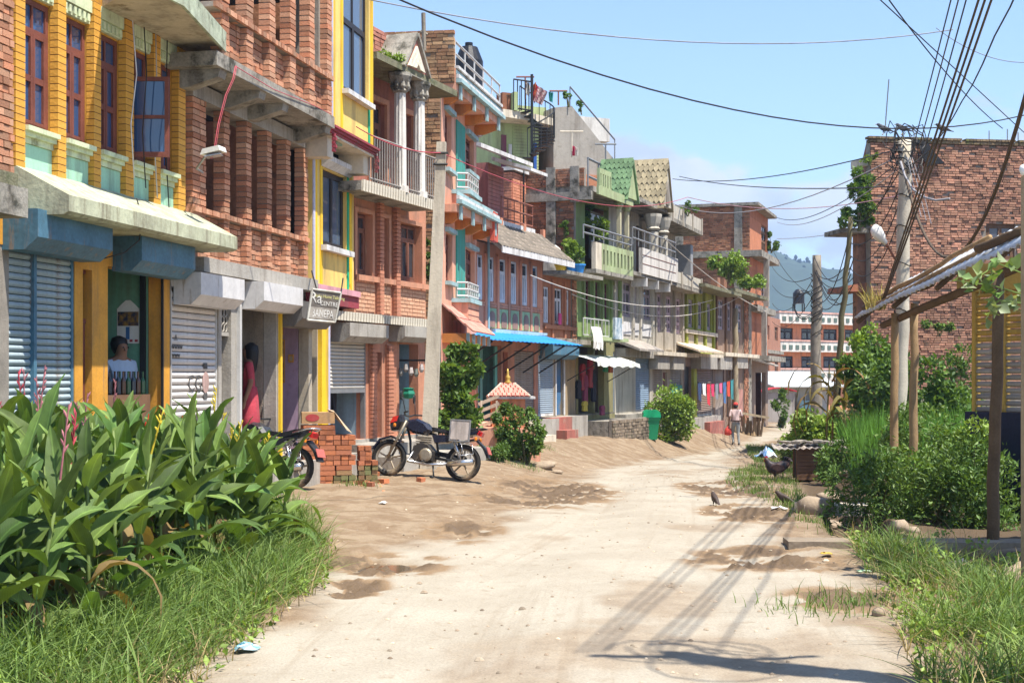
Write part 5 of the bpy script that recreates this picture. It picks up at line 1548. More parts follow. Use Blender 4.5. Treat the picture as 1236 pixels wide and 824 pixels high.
f.box('roof_parapet', pal, g(811, .62), g(848, .62), .50, .61, zr2 + .141, f.z(830, 256, .62))
for k in range(4): f.box('parapet_post', gr2, lerp(g(812, .62), g(847, .62), k / 3) - .07, lerp(g(812, .62), g(847, .62), k / 3) + .07, .611, .65, zr2 + .0, f.z(830, 255, .62))
wall(f, gr2, 0, f.len, f.z(805, 345), zr2, -.4, .2, [(g(822, -.4) - 1.2, g(822, -.4) - .6, zb + .1, zr2 - .5)])
window(f, m_wood(), g(822, -.4) - 1.18, g(822, -.4) - .62, zb + .15, zr2 - .52, -.5, cols=2, rows=2, fr=.07)
f.box('grey_tank', mat('grey_tank_paint', (.25, .25, .25), .6), f.len + .05, f.len + .5, -.4, .3, zb + .141, f.z(833, 299, 0))
shell(f, gr2, 0, f.len, -.6, zr2 - .01, -.42, 6, inner=m_dark(), floors=(z1,))
ornate = f.box('ledge', m_cream(), g(788, .3), g(842, .4), -.1, .45, z1 - .12, z1 + .02)
zF = f.z(805, 498)
wall(f, gr2, 0, f.len, -.7, z1 - .121, 0, .2, [(g(789), g(799), zF, z1 - .55), (g(800), g(805), zF, z1 - .7), (g(809), g(822), zF, z1 - .55)])
shutter(f, mat('tan_slat', (.34, .29, .23), .7, .15), g(789.5), g(798.5), zF, z1 - .55, -.05, 22)
MB().box(g(800), g(805), .08, .12, zF, z1 - .7).build('door', m_wood_red(), f.root)
shutter(f, mat('grey_slat_far', (.33, .32, .30), .7, .15), g(809.5), g(821.5), zF, z1 - .55, -.05, 22)
f.box('teal_board', tea, g(809.5), g(821.5), .0, .06, zF, zF + 1.0)
for a, c in ((793, 807), (812, 826)): f.box('shutter_hood', m_concrete(), g(a, .3), g(c, .3), .001, .34, z1 - .6, z1 - .13)
f.box('plinth', conc, 0, f.len, -.2, .3, -.9, zF - .02)

# low olive house
f = Fac('olive_window_house', 'low house with olive green window posts and creeper on its roof', 'house', 824.2, 54.7, 862, 60.3)
g = f.u
oli = mat('olive_yellow_paint', (.28, .30, .04), .8, .25, 3)
z1 = f.z(845, 428); ze = f.z(845, 352)
ws_ = [(lerp(g(827), g(860), (k + .2) / 3), lerp(g(827), g(860), (k + .8) / 3), f.z(845, 397), f.z(845, 364)) for k in range(3)]
wall(f, oli, 0, f.len, z1, ze, 0, .2, ws_)
for q in ws_: window(f, mat('lilac_window', (0, 0, 0)), q[0], q[1], q[2], q[3], -.05, cols=1, rows=1, transom=.0, fr=.09, gm_=glass('grey_glass', (.10, .10, .10), .2))
for k in range(4): f.box('pilaster', oli, lerp(g(827), g(860), k / 3) - .14, lerp(g(827), g(860), k / 3) + .14, .001, .1, z1 + .3, ze - .02)
f.box('sill_band', m_cream(), 0, f.len, .101, .16, ws_[0][2] - .25, ws_[0][2] - .1)
for k in range(3): f.box('panel', mat('pale_panel', (.44, .38, .28), .9), lerp(g(827), g(860), (k + .2) / 3), lerp(g(827), g(860), (k + .8) / 3), .001, .04, z1 + .35, ws_[0][2] - .28)
slab(f, 'roof_slab', moss, [(-.1, -4.5), (-.1, .9), (f.len + 1.5, .9), (f.len + 1.5, -4.5)], ze, ze + .13)
MB().prism([(-.02, z1 + .42), (-.95, z1 + .10), (-.95, z1 + .03), (-.02, z1 + .34)], g(829, .5), g(872, .9)).build('sloped_awning', mat('pale_awning_sheet', (.62, .50, .36), .8, .2), f.root)
f.box('ledge', m_cream(), 0, f.len, -.1, .4, z1 - .1, z1 + .028)
for px in (829, 836): f.box('roof_stub_wall', m_brick_far(), g(px, -2), g(px, -2) + .5, -2.4, -2, ze + .131, ze + .9)
shell(f, oli, 0, f.len, -.8, ze - .13, -.1, 5, inner=m_dark(), floors=(z1,))
zF = f.z(845, 502)
wall(f, mat('brown_render', (.27, .19, .14), .9, .25, dirt=(.15, .1, .08), dirt_amt=.3), 0, f.len, -.9, z1 - .101, 0, .2, [(g(826), g(834), zF, z1 - .5), (g(840), g(860.5), zF, z1 - .5)])
shutter(f, mat('brown_slat_far', (.27, .20, .165), .8, .15), g(840.5), g(860), zF, z1 - .5, -.05, 26)
MB().box(g(826), g(834), .1, .14, zF, z1 - .5).build('door', m_black(), f.root)
f.box('green_post', mat('lime_paint', (.40, .42, .05), .8, .2), g(834.4), g(838.5), .001, .1, zF, z1 - .11)
for a, c in ((843, 866), (867, 884)): f.box('shutter_hood', m_concrete(), g(a, .3), g(c, .4), .001, .4, z1 - .58, z1 - .102)
f.box('plinth', conc, 0, f.len, -.2, .3, -1.1, zF - .02)

# brown timber front
f = Fac('brown_front_house', 'low brown house with timber window frames behind the washing line', 'house', 862.2, 60.4, 905, 67.6)
g = f.u
brw = mat('brown_plaster', (.27, .18, .13), .9, .2, 2, 22, .3, dirt=(.16, .11, .09), dirt_amt=.3)
z1 = f.z(880, 428); ze = f.z(880, 357)
ws_ = [(g(a), g(c), f.z(880, 399), f.z(880, 364)) for a, c in ((865, 873), (877, 882), (887, 895))]
wall(f, brw, 0, f.len, z1, ze, 0, .2, ws_)
for q in ws_: window(f, mat('lilac_window', (0, 0, 0)), q[0], q[1], q[2], q[3], -.04, cols=2, rows=2, transom=.2, fr=.08, gm_=glass('grey_glass', (.1, .1, .1), .2))
for px in (863.5, 875, 885, 898): f.box('timber_post', m_wood(), g(px) - .1, g(px) + .1, .001, .09, z1, ze)
f.box('ledge', m_cream(), 0, f.len - .2, -.1, .5, z1 - .1, z1 + .06)
slab(f, 'roof_slab', moss, [(0, -4.5), (0, .9), (f.len - .1, .9), (f.len - .1, -4.5)], ze + .002, ze + .15)
bricks_to(f, f.box('brick_pier', m_mortar(), g(896.5), g(901), .001, .06, -.6, ze - .02), brick_rows(g(896.5), g(901), -.4, ze - .02, .1, .05, ch=.1, jit=.02), m_brick_far(), 0)
f.box('concrete_column', m_conc_old(), g(901.3), f.len - .05, .001, .1, -.8, ze)
for px in (866, 874, 893): f.box('roof_stub_wall', m_brick_old(), g(px, -1), g(px, -1) + .6, -1.3, -1, ze + .151, ze + 1.0)
shell(f, brw, 0, f.len, -.9, ze - .02, -.1, 5, inner=m_dark(), floors=(z1,))
zF = f.z(880, 503)
wall(f, brw, 0, f.len, -1, z1 - .101, 0, .2, [(g(863.5), g(874), zF, z1 - .5), (g(876), g(882), zF, z1 - .5)])
MB().box(g(863.5), g(874), .06, .1, zF, z1 - .5).build('door', mat('pale_door', (.30, .25, .22), .8, .2), f.root)
f.box('white_door_frame', wht, g(882.3), g(885), .001, .1, zF, z1 - .5)
MB().box(g(876), g(882), .06, .1, zF, z1 - .5).build('door', m_wood(), f.root)
for a, c in ((869, 884), (887, 903)): f.box('shutter_hood', m_concrete(), g(a, .3), g(c, .4), .001, .4, z1 - .6, z1 - .102)
f.box('tile_dado', mat('pinkish_tile', (.42, .20, .16), .8, .2), g(886.5), g(896), .001, .04, zF, zF + 1.2)
f.box('red_step', mat('dusty_red_paint', (0, 0, 0)), g(857, .6), g(875, .6), .21, .6, -1.2, zF - .05)

# tall brick house at the bend
f = Fac('tall_brick_house', 'tall bare brick house with concrete slabs at the bend of the street', 'house', 905.3, 67.8, 927, 73.5)
K = f; g = f.u
zk = [f.z(915, 430), f.z(915, 376, .3), f.z(917, 312, .3), f.z(918, 252, .3)]
for a, c in ((0, 1), (1, 2), (2, 3)):
    wall(f, mat('brick_front_orange', (.42, .16, .08), .9, .25, isl=.2), 0, f.len, zk[a], zk[c], 0, .2, [(g(919), g(925), zk[a] + .6, zk[c] - .5)])
    window(f, m_wood(), g(919), g(925), zk[a] + .6, zk[c] - .5, -.05, cols=2, rows=2, fr=.08)
for k, zz in enumerate(zk[1:]):
    oo = (.4, .6, .45)[k]
    slab(f, 'floor_slab', m_conc_old(), [(-.3, -5), (-.3, oo), (f.len, oo), (f.len, -5)], zz, zz + (.3 if k < 2 else .14))
f.box('ground_slab', m_conc_old(), -.1, f.len, -.2, .9, zk[0] - .25, zk[0] - .002)
f.box('balcony_post', m_concrete(), g(924, .5), g(924, .5) + .28, .4, .65, zk[1] + .3, zk[2] - .002)
f.box('balcony_post', m_concrete(), g(924, .5), g(924, .5) + .28, .3, .54, zk[0], zk[1] - .002)
ks = f.box('side_wall', m_mortar(), -.06, -.002, -9, -.01, -.8, zk[3] - .002)
bricks_side(f, ks, -.06, -9, 0, zk[0] - .5, zk[3] - .01, m_brick_far(), th=.04, bl=.26, ch=.085, jit=.01)
for oo in (-.35, -3.2): f.box('concrete_column', m_conc_old(), -.16, -.1, oo - .38, oo, zk[0], zk[3] - .003)
f.box('ring_beam', m_conc_old(), -.17, -.09, -7.5, .3, zk[2] - .02, zk[2] + .25)
f.box('ring_beam', m_conc_old(), -.9, -.09, -4.6, .2, zk[1] + .4, zk[1] + .6)
f.box('end_column', m_conc_old(), -1.2, -.9, -6.3, -5.9, zk[1] - .4, zk[2] + .3)
shell(f, m_brick_far(), 0, f.len, -1, zk[3] - .02, -.22, 9, inner=m_dark(), floors=tuple(zk[:3]))
wall(f, mat('brown_render', (0, 0, 0)), 0, f.len, -1, zk[0] - .252, 0, .2, [(g(912), g(924), -.5, zk[0] - .8)])
MB().prism([(-.1, zk[0] - .1), (-1.2, zk[0] - .45), (-1.2, zk[0] - .52), (-.1, zk[0] - .2)], g(912, .3), g(922, .5)).build('tin_awning', mat('weathered_tin', (0, 0, 0)), f.root)

# set-back green house with spiral stair
f = Fac('green_rooftop_house', 'set-back green house with roof terrace, spiral stair and grey stair wall', 'house', 596, 47.0, 752, 49.0)
g = f.u
gl = mat('leaf_green_paint', (.35, .42, .20), .8, .15, 2, 20, .2, dirt=(.28, .3, .16), dirt_amt=.2)
zt_, zf_, zb_ = f.z(640, 116), f.z(640, 147), f.z(640, 205)
f.box('base_wall', m_brick_old(), 0, f.len, -8, -.2, .5, zb_)
lo = f.box('wall', gl, g(603), g(657), -5, -.6, zb_, zf_)
nb = 16
for k in range(nb):
    zz = lerp(zb_, zf_, k / nb); f.box('lap_board', gl, g(619, -.58), g(650, -.58), -.599, -.575, zz + .015, zz + (zf_ - zb_) / nb, par=lo)
f.box('door', mat('plum_door', (.18, .05, .08), .7), g(605, -.58), g(611, -.58), -.599, -.56, zb_, zf_ - .4)
f.box('white_panel', wht, g(614, -.58), g(617.5, -.58), -.599, -.56, zb_ + .2, zf_ - .7)
f.box('blue_door', mat('blue_door_paint', (.02, .08, .30), .6), g(645, -.5), g(648.5, -.5), -.57, -.54, zb_, zf_ - .6)
slab(f, 'terrace_slab', m_cream(), [(g(603, .2), -5), (g(603, .2), .5), (g(652, .4), .1), (g(668, -.5), -.4), (g(668, -.5), -5)], zf_, zf_ + .25)
f.box('parapet', gl, g(614), g(618), -.5, .45, zf_ + .251, zt_)
f.box('parapet', gl, g(618) + .01, g(668, -.6), -1.3, -1.15, zf_ + .251, zt_ - .1)
pbk = f.box('parapet_brick', m_brick_old(), g(603.5), g(613.5), -.3, .2, zf_ + .251, zt_)
rail(f, [(g(620, .42), .42, zf_ + .25), (g(643, .3), .3, zf_ + .25)], 1.0, m_black(), posts=.14, r=.018, rails=(.05, 1))
# grey sloping stair wall
MB().prism([(g(668, -.4), zb_ - .8), (g(742, -.4), zb_ - .8), (g(741, -.4), f.z(741, 190)), (g(694, -.4), f.z(694, 130)), (g(690, -.4), f.z(690, 125)), (g(668, -.4), f.z(668, 127))], .39, 3.0, 'y').build('stair_wall', mat('bare_cement', (.32, .29, .25), .92, .2, 1.2, 14, .4, dirt=(.2, .18, .15), dirt_amt=.35), f.root)
f.box('white_parapet', mat('stained_white', (.58, .55, .50), .85, .2, 2, 18, .2, dirt=(.3, .26, .2), dirt_amt=.3, streak=True), g(694, -2), g(736, -2), -3.5, -2, f.z(720, 170, -2), f.z(720, 142, -2))
rail(f, [(g(688, -.3), -.3, f.z(688, 128)), (g(742, -.3), -.3, f.z(742, 192))], .7, mat('rail_grey', (0, 0, 0)), posts=1.4, r=.02, rails=(1,))
# spiral stair
sx_ = g(642, .8); cz0 = zb_
sp_o = MB().tube([(sx_, -.8, cz0), (sx_, -.8, f.z(642, 90, .8))], .05, 8).build('stair_post', m_black(), f.root)
nst = 14; rad = .75
treads = MB()
me = MB().prism([(.03, -.03), (rad, -.17), (rad, .17), (.03, .03)], 0, .03, 'z').mesh('tread', m_black())
hel = []
for k in range(nst):
    t = -2.2 + k * (4.2 / nst); zz = lerp(cz0 + .15, zf_ + .2, k / (nst - 1))
    link('tread', me, sp_o, (sx_, -.8, zz), (0, 0, t))
    px_, py_ = sx_ + rad * math.cos(t), -.8 + rad * math.sin(t)
    MB().tube([(px_, py_, zz), (px_, py_, zz + .95)], .014, 5).build('baluster', m_black(), sp_o)
    hel.append((px_, py_, zz + .95))
MB().tube(hel, .024, 6).build('handrail', m_black(), sp_o, smooth=True)
# washing frames, washing and pots on the roof
def roof_thing(name, lab, cat, parts, grp=None):
    t = thing(name, lab, cat, (0, 0, 0), 0, grp)
    for nm, mb, m_ in parts: mb.build(nm, m_, t)
    return t
rustm = mat('rust_rail', (0, 0, 0))
def tframe(px, pyt, pyb, w_, Y):
    b = MB(); p = at(px, pyt, Y); q = at(px, pyb, Y)
    b.tube([q, p], .03, 6); b.tube([p + Vector((-w_, 0, 0)), p + Vector((w_, 0, 0))], .03, 6)
    return b
Y0 = 47.2
roof_thing('drying_frame', 'rusty T-shaped drying frame beside the spiral stair', 'drying frame', [('post', tframe(634, 93, 120, .3, Y0), rustm)])
roof_thing('drying_frame', 'rusty T-shaped drying frame above the grey stair wall', 'drying frame', [('post', tframe(674, 110, 127, .3, Y0), rustm)])
roof_thing('drying_frame', 'pale T-shaped pipe against the grey stair wall', 'drying frame', [('post', tframe(690, 159, 190, .38, 46.6), m_cream())])
roof_thing('drying_frame', 'thin T-shaped pipe right of the grey stair wall', 'drying frame', [('post', tframe(731, 174, 195, .35, 46.6), mat('rail_grey', (0, 0, 0)))])
def drape(P, m_, name, lab, cat='laundry', grp=None, th=.02, sub=6, par=None):
    """a hung cloth through four corners with folds"""
    b = MB(); n = sub
    v = []
    for j in range(n + 1):
        for i in range(n + 1):
            p = P[0].lerp(P[1], i / n).lerp(P[3].lerp(P[2], i / n), j / n)
            p = p + Vector((0, .05 * math.sin(i * 2.2 + j * .4), -.0))
            v.append(p)
    v2 = [p + Vector((0, th, 0)) for p in v]
    q = [(j * (n + 1) + i, (j + 1) * (n + 1) + i, (j + 1) * (n + 1) + i + 1, j * (n + 1) + i + 1) for j in range(n) for i in range(n)]
    k = len(v)
    b.add(v + v2, q + [tuple(x + k for x in r[::-1]) for r in q])
    if par is not None: return b.build('cloth', m_, par)
    t = thing(name, lab, cat, (0, 0, 0), 0, grp)
    b.build('cloth', m_, t)
    return t
lg_ = 'washing on the green roof'
drape([at(635, 97, Y0), at(640, 104, Y0), at(639, 118, Y0), at(634, 112, Y0)], mat('cloth_white', (.7, .66, .6), .9, .15), 'laundry_cloth', 'orange and white cloth hanging by the stair post', grp=lg_)
drape([at(640, 106, Y0), at(647, 99, Y0), at(648, 118, Y0), at(641, 122, Y0)], mat('cloth_rust', (.50, .16, .05), .9, .3), 'laundry_cloth', 'orange cloth beside the red blanket on the roof', grp=lg_)
drape([at(646, 100, Y0), at(652, 108, Y0), at(645, 125, Y0), at(642, 118, Y0)], mat('cloth_red', (.50, .03, .04), .9, .2), 'laundry_cloth', 'plain red cloth on the roof line', grp=lg_)
drape([at(650, 104, Y0 - .1), at(661, 111, Y0 - .1), at(654, 127, Y0 - .1), at(644, 122, Y0 - .1)], mat('cloth_patterned', (.36, .10, .12), .9, .4, 12, 40, 0, col2=(.52, .40, .38)), 'laundry_cloth', 'red patterned blanket slung over the roof line', grp=lg_)
drape([at(662, 111, Y0), at(668, 112, Y0), at(667, 124, Y0), at(663, 122, Y0)], mat('cloth_teal', (.03, .30, .26), .9, .2), 'laundry_cloth', 'teal cloth at the end of the roof line', grp=lg_)
drape([at(691, 176, 46.5), at(694, 177, 46.5), at(694, 188, 46.5), at(691, 188, 46.5)], mat('cloth_crimson', (.55, .02, .10), .9, .2), 'laundry_cloth', 'crimson cloth hanging on the pale pipe frame', grp=lg_)
drape([at(694.5, 177, 46.5), at(698, 178, 46.5), at(698, 188, 46.5), at(694.5, 188, 46.5)], mat('cloth_white', (0, 0, 0)), 'laundry_cloth', 'white cloth hanging on the pale pipe frame', grp=lg_)

# far town
f = Fac('orange_balcony_block', 'far orange block of flats with white patterned balcony bands', 'building', 940, 118, 1046, 124)
g = f.u
orb = mat('orange_render', (.60, .27, .14), .85, .12)
lv = [(384, 404), (418, 438), (452, 472)]
lvz = [f.z(960, y) for y in (500, 452, 418, 384)]
for k in range(3):
    z0, z1_ = lvz[k], lvz[k + 1]
    ho = [(lerp(.0, f.len, (i + .22) / 4), lerp(.0, f.len, (i + .85) / 4), z0 + .5 + (1.0 if k == 0 else 0), z1_ - .8) for i in range(4)]
    wall(f, orb, 0, f.len, z0, z1_, -.6, .25, ho)
    for q in ho: window(f, m_black(), q[0], q[1], q[2], q[3], -.7, cols=2, rows=1, fr=.12)
pat = mat('balcony_white', (.66, .62, .56), .85, .1); drk = mat('pattern_green', (.10, .16, .14), .8)
for k in range(1, 4):
    bo = f.box('balcony_band', pat, -.2, f.len + .2, -.8, .3, lvz[k] - .45, lvz[k] + .42)
    f.box('balcony_floor', mat('pinkish_slab', (.62, .36, .30), .85), -.3, f.len + .3, -.8, .36, lvz[k] + .421, lvz[k] + .55)
    me = MB().box(0, .4, -.04, 0, -.0, .36).mesh('pattern_square', drk)
    for i in range(14): link('pattern_square', me, bo, (i * f.len / 14 + .12, -.302, lvz[k] - .25))
f.box('roof_slab', m_concrete(), 0, f.len, -8, -.6, lvz[3] + .1, lvz[3] + .3)
b = MB(); f.add(b, 0, .3, -8, -.86, -1, lvz[3]); f.add(b, f.len - .3, f.len, -8, -.86, -1, lvz[3]); f.add(b, .3, f.len - .3, -3, -2.8, -1, lvz[3])
b.build('side_wall', m_brick_far(), f.root)
t = thing('roof_water_tank', 'dark water tank on a frame above the far orange block', 'water tank', at(964, 372, 122))
MB().lathe([(.5, .4), (.5, 1.3), (.25, 1.6), (.1, 1.65)], n=12).build('tank', mat('black_plastic', (0, 0, 0)), t)
b = MB(); [b.tube([(x_, y_, -1.2), (x_, y_, .4)], .06, 5) for x_ in (-.4, .4) for y_ in (-.4, .4)]; b.build('stand', m_black(), t)
def blockhouse(name, lab, pl, Yl, pr, Yr, ytop, m_, rows, cols_):
    f = Fac(name, lab, 'building', pl, Yl, pr, Yr)
    zt = f.z(pl, ytop); z0 = -1.5
    ho = []
    for j in range(rows):
        for i in range(cols_):
            ua, ub = f.len * (i + .3) / cols_, f.len * (i + .7) / cols_; za = lerp(z0, zt, (j + .35) / rows); zb = lerp(z0, zt, (j + .75) / rows); ho.append((ua, ub, za, zb))
    wall(f, m_, 0, f.len, z0, zt, 0, .25, ho)
    for q in ho: window(f, m_wood(), q[0], q[1], q[2], q[3], -.1, cols=2, rows=1, fr=.1)
    shell(f, m_, 0, f.len, z0, zt - .15, -.1, 7, inner=m_dark())
    for j in range(1, rows): f.box('floor_band', m_conc_old(), -.1, f.len + .1, .001, .25, lerp(z0, zt, j / rows) - .12, lerp(z0, zt, j / rows) + .12)
    return f
blockhouse('brick_block', 'far bare brick house left of the orange block', 921, 100, 942, 108, 380, mat('far_brick_wall', (.36, .17, .11), .9, .3, 1.5, 12, .2), 3, 2)
blockhouse('brick_block', 'far brown brick house right of the orange block behind the poles', 1044, 128, 1090, 130, 396, mat('far_brick_wall2', (.30, .16, .12), .9, .3, 1.5, 12, .2), 3, 3)
blockhouse('pale_block', 'far pale concrete house low behind the orange block', 905, 150, 960, 155, 376, mat('far_pale_wall', (.42, .33, .27), .9, .3, 1, 8, .2), 3, 3)
# tin-roofed shed and grey kiosk at the end of the lane
f = Fac('tin_roof_shed', 'grey shed with pale tin roof below the orange block', 'shed', 926, 84, 1000, 86)
g = f.u
zt = f.z(940, 465); 
b = MB(); 
wall(f, mat('grey_sheet_wall', (.40, .40, .38), .7, .2, 1.5), 0, f.len, -1.2, zt, 0, .1, [(g(950), g(962), -.9, zt - .5), (g(973), g(990), -.9, zt - .4)])
MB().box(g(950), g(962), .06, .08, -.9, zt - .5).build('door', mat('pale_door', (0, 0, 0)), f.root)
MB().prism([(-1.2, zt - .1), (-1.2, zt - .02), (3.0, zt + .85), (3.0, zt + .77)], -.4, f.len + .4).build('roof', mat('pale_tin', (.48, .49, .48), .5, .12, 1.5, 10, .1), f.root)
f.box('side_wall', mat('grey_sheet_wall', (0, 0, 0)), 0, .1, -3, -.11, -1.2, zt); f.box('side_wall', mat('grey_sheet_wall', (0, 0, 0)), f.len - .1, f.len, -3, -.11, -1.2, zt)
f.box('blue_board', mat('faded_blue', (.20, .36, .42), .7, .3), g(958), g(978), .5, .6, -1.1, .35)
t = thing('grey_kiosk', 'grey cement kiosk with curved red sheet on top', 'kiosk', at(939, 513, 77))
kx = .0
b = MB(); b.box(-.9, .9, 0, 1.4, -.3, 1.75); b.build('wall', mat('kiosk_cement', (.40, .37, .35), .9, .15, 1.5, 14, .3, dirt=(.55, .52, .48), dirt_amt=.3), t)
b = MB(); n = 10
pr = [(-1.0 + 2.0 * i / n, 1.76 + .28 * math.sin(math.pi * (i + .6) / (n + 2))) for i in range(n + 1)]
b.prism(pr + [(x_, z_ - .05) for x_, z_ in pr[::-1]], -.15, 1.5, 'y'); b.build('red_sheet', mat('red_tarp', (.55, .03, .04), .6, .2), t)
# brick house on the right
f = Fac('weathered_brick_house', 'tall weathered brick house whose bare end wall faces the lane on the right', 'house', 1051, 44.5, 1300, 45.6)
RB = f; g = f.u
zt = f.z(1060, 172)
wz = (f.z(1195, 313), f.z(1195, 270)); wu_ = (g(1191), g(1226))
hole = [(wu_[0], wu_[1], wz[0], wz[1])]
wall(f, m_mortar(), 0, f.len, -1, zt, -.06, .3, hole)
rows = brick_rows(0, f.len, f.z(1100, 470), zt, 0, .1, jit=.018, gap=.016, ch=.077, rag=.02)
rows = [q for q in rows if not (q[1] > wu_[0] - .02 and q[0] < wu_[1] + .02 and q[5] > wz[0] and q[4] < wz[1])]
random.shuffle(rows)
nb_ = int(len(rows) * .985)
bricks_to(f, f.root, rows[:nb_], mat('brick_right_wall', (.46, .225, .145), .95, .5, .45, 26, .6, isl=.42, col2=(.36, .20, .13), dirt=(.07, .06, .045), dirt_amt=.40), 0)
wo = window(f, m_wood(), wu_[0], wu_[1], wz[0], wz[1], -.1, cols=2, rows=1, transom=0, fr=.08, gm_=glass('curtain_glass', (.06, .06, .08), .3))
MB().box(wu_[0] + .12, wu_[0] + .44, .16, .2, wz[0] + .02, wz[1] - .25).build('curtain', mat('cloth_white', (0, 0, 0)), wo)
MB().box(wu_[0] + .5, wu_[1] - .1, .16, .2, wz[0] + .3, wz[1] - .1).build('curtain', mat('blue_cloth', (.03, .06, .30), .9, .2), wo)
cz = f.z(1060, 163)
lst = brick_rows(-.05, f.len, zt + .005, zt + .1, .05, .3, bl=.24, bond=0) + brick_rows(-.1, f.len, zt + .105, zt + .19, .08, .3, bl=.12, bond=0, rag=.08)
bricks_to(f, f.root, lst, mat('brick_mossy', (.20, .14, .08), .95, .4, 3, 30, .6, isl=.4, dirt=(.13, .15, .04), dirt_amt=.5), 0)
slab(f, 'roof_slab', m_conc_old(), [(0, -.31), (f.len, -.31), (f.len, -8), (2.95, -8)], zt, zt + .1)
# street side: slabs, awning
slab(f, 'side_wall', m_brick_old(), [(0, -.37), (.25, -.37), (3.2, -8), (2.95, -8)], -1, zt - .002)
sz = f.z(1040, 275)
f.box('planter_slab', m_conc_old(), g(1018), -.002, -1.6, -.1, sz - .14, sz)
f.box('balcony_pier', m_brick_old(), g(1043), g(1043) + .25, -.9, -.5, -1, sz - .15)
MB().prism([(g(1024, 0), f.z(1030, 351)), (-.003, f.z(1030, 351)), (-.003, f.z(1030, 340)), (g(1026, 0), f.z(1030, 344))], .3, 1.8, 'y').build('rust_awning', mat('rust_sheet', (.36, .13, .07), .8, .3, 3), f.root)
f.box('cornice_stub', m_cream(), g(1042), -.003, -1.0, -.2, f.z(1045, 199), f.z(1045, 190))
b = MB(); p0 = g(1104)
b.prism([(p0, zt + .08), (p0 + .35, zt + .05), (p0 + .65, zt - .35), (p0 + .95, zt - .62), (p0 + .6, zt - .66), (p0 + .35, zt - .75), (p0 + .2, zt - .4)], -.14, -.11, 'y')
b.build('torn_tarp', mat('black_tarp', (.012, .012, .014), .6), f.root)

# rods and birds on the parapet
MB_ = MB
t = tag(MB().tube([at(1068, 161, 44.6), at(1073, 96, 44.6)], .02, 5).build('roof_rod', mat('rail_grey', (0, 0, 0))), 'tall thin rod standing on the corner of the right brick house', 'rod')
for k, (px, a_, c_) in enumerate(((1194, 166, 158), (1216, 168, 156), (1229, 168, 160))):
    tag(MB().tube([at(px, a_ + 6, 46), at(px, c_, 46)], .018, 5).build('reinforcing_bar', mat('rail_grey', (0, 0, 0))), 'short steel bar poking up from the right brick roof, %s' % ('left of the three', 'tallest of the three', 'rightmost of the three')[k], 'bar', 'bars on the right roof')

# shed on posts at the right edge
tin = mat('galvanised_tin', (.60, .62, .64), .38, .15, 2, 20, .1, metal=.35, dirt=(.36, .3, .24), dirt_amt=.25)
bam = mat('bamboo', (.33, .21, .10), .75, .3, 6, 60, .3, dirt=(.14, .09, .05), dirt_amt=.35, streak=True)
dwood = mat('dark_timber', (.12, .075, .04), .85, .35, 5, 50, .4)
def corrugated(name, corners, n, amp, m_, par, th=.004):
    """corrugated sheet spanned by four corners a-b (along ridges' run) and d-c"""
    a_, b_, c__, d_ = [Vector(p) for p in corners]
    nn = (b_ - a_).cross(d_ - a_).normalized()
    v, q = [], []
    k_ = n * 4
    for i in range(k_ + 1):
        t_ = i / k_; off = nn * (amp * math.sin(2 * math.pi * t_ * n))
        v += [a_.lerp(b_, t_) + off, d_.lerp(c__, t_) + off, a_.lerp(b_, t_) + off - nn * th, d_.lerp(c__, t_) + off - nn * th]
    for i in range(k_):
        o = 4 * i
        q += [(o, o + 4, o + 5, o + 1), (o + 2, o + 3, o + 7, o + 6), (o, o + 2, o + 6, o + 4), (o + 1, o + 5, o + 7, o + 3)]
    return MB().add(v, q).build(name, m_, par, smooth=True)
sh = thing('post_shed', 'open shed with tin roof on bamboo posts at the right edge', 'shed', (5.2, 17, gz(5.2, 17)))
sh.location = (0, 0, 0)
# eave runs along the lane, roof rises to the right
E0, E1 = at(1031, 384, 20.6), at(1385, 227, 11.2)
R0, R1 = E0 + Vector((.6, .2, .42)), E1 + Vector((2.4, .2, 1.45))
ns = 7
for k in range(ns):
    a_, b_ = E0.lerp(E1, k / ns - (.02 if k else 0)), E0.lerp(E1, (k + 1) / ns)
    wv = Vector((.55, .2, .42)) if k < 5 else Vector((2.3, .2, 1.4))
    c__, d_ = b_ + wv, a_ + wv
    dz = Vector((0, 0, .012 * (k % 2)))
    corrugated('roof_sheet', (a_ + dz, b_ + dz, c__ + dz, d_ + dz), 8, .016, tin, sh)
dz = Vector((0, 0, -.09))
def pole_(name, a_, b_, r0, r1, m_, par, wob=.02, n=7, seg=8):
    pts = [Vector(a_).lerp(Vector(b_), i / seg) + Vector((rnd(-wob, wob), rnd(-wob, wob), 0)) * (0 if i in (0, seg) else 1) for i in range(seg + 1)]
    return MB().tube(pts, r0, n, r1=r1).build(name, m_, par, smooth=True)
pole_('eave_beam', E0 + dz + Vector((.35, -.25, -.02)), E1 + dz + Vector((.12, 0, -.04)), .05, .055, dwood, sh)
for k in range(6): pole_('rafter', E0.lerp(E1, k / 5) + dz + Vector((.05, 0, .03)), E0.lerp(E1, k / 5) + dz + Vector((.55, .2, .42)), .035, .035, dwood, sh, 0, seg=2)
pb1 = at(1082, 376, 19.6)
for (px, pyt, Y, r_, pyb) in ((1080.5, 378, 19.4, .062, 620), (1104, 366, 18.7, .062, 620), (1205, 330, 14.4, .065, 655)):
    top = at(px, pyt, Y); x_ = top.x - (.06 if px > 1200 else .03); gy_ = Y
    pole_('post', (x_, gy_, gh(x_, gy_) - .1), top, r_, r_ * .85, bam if px < 1200 else dwood, sh, .012)
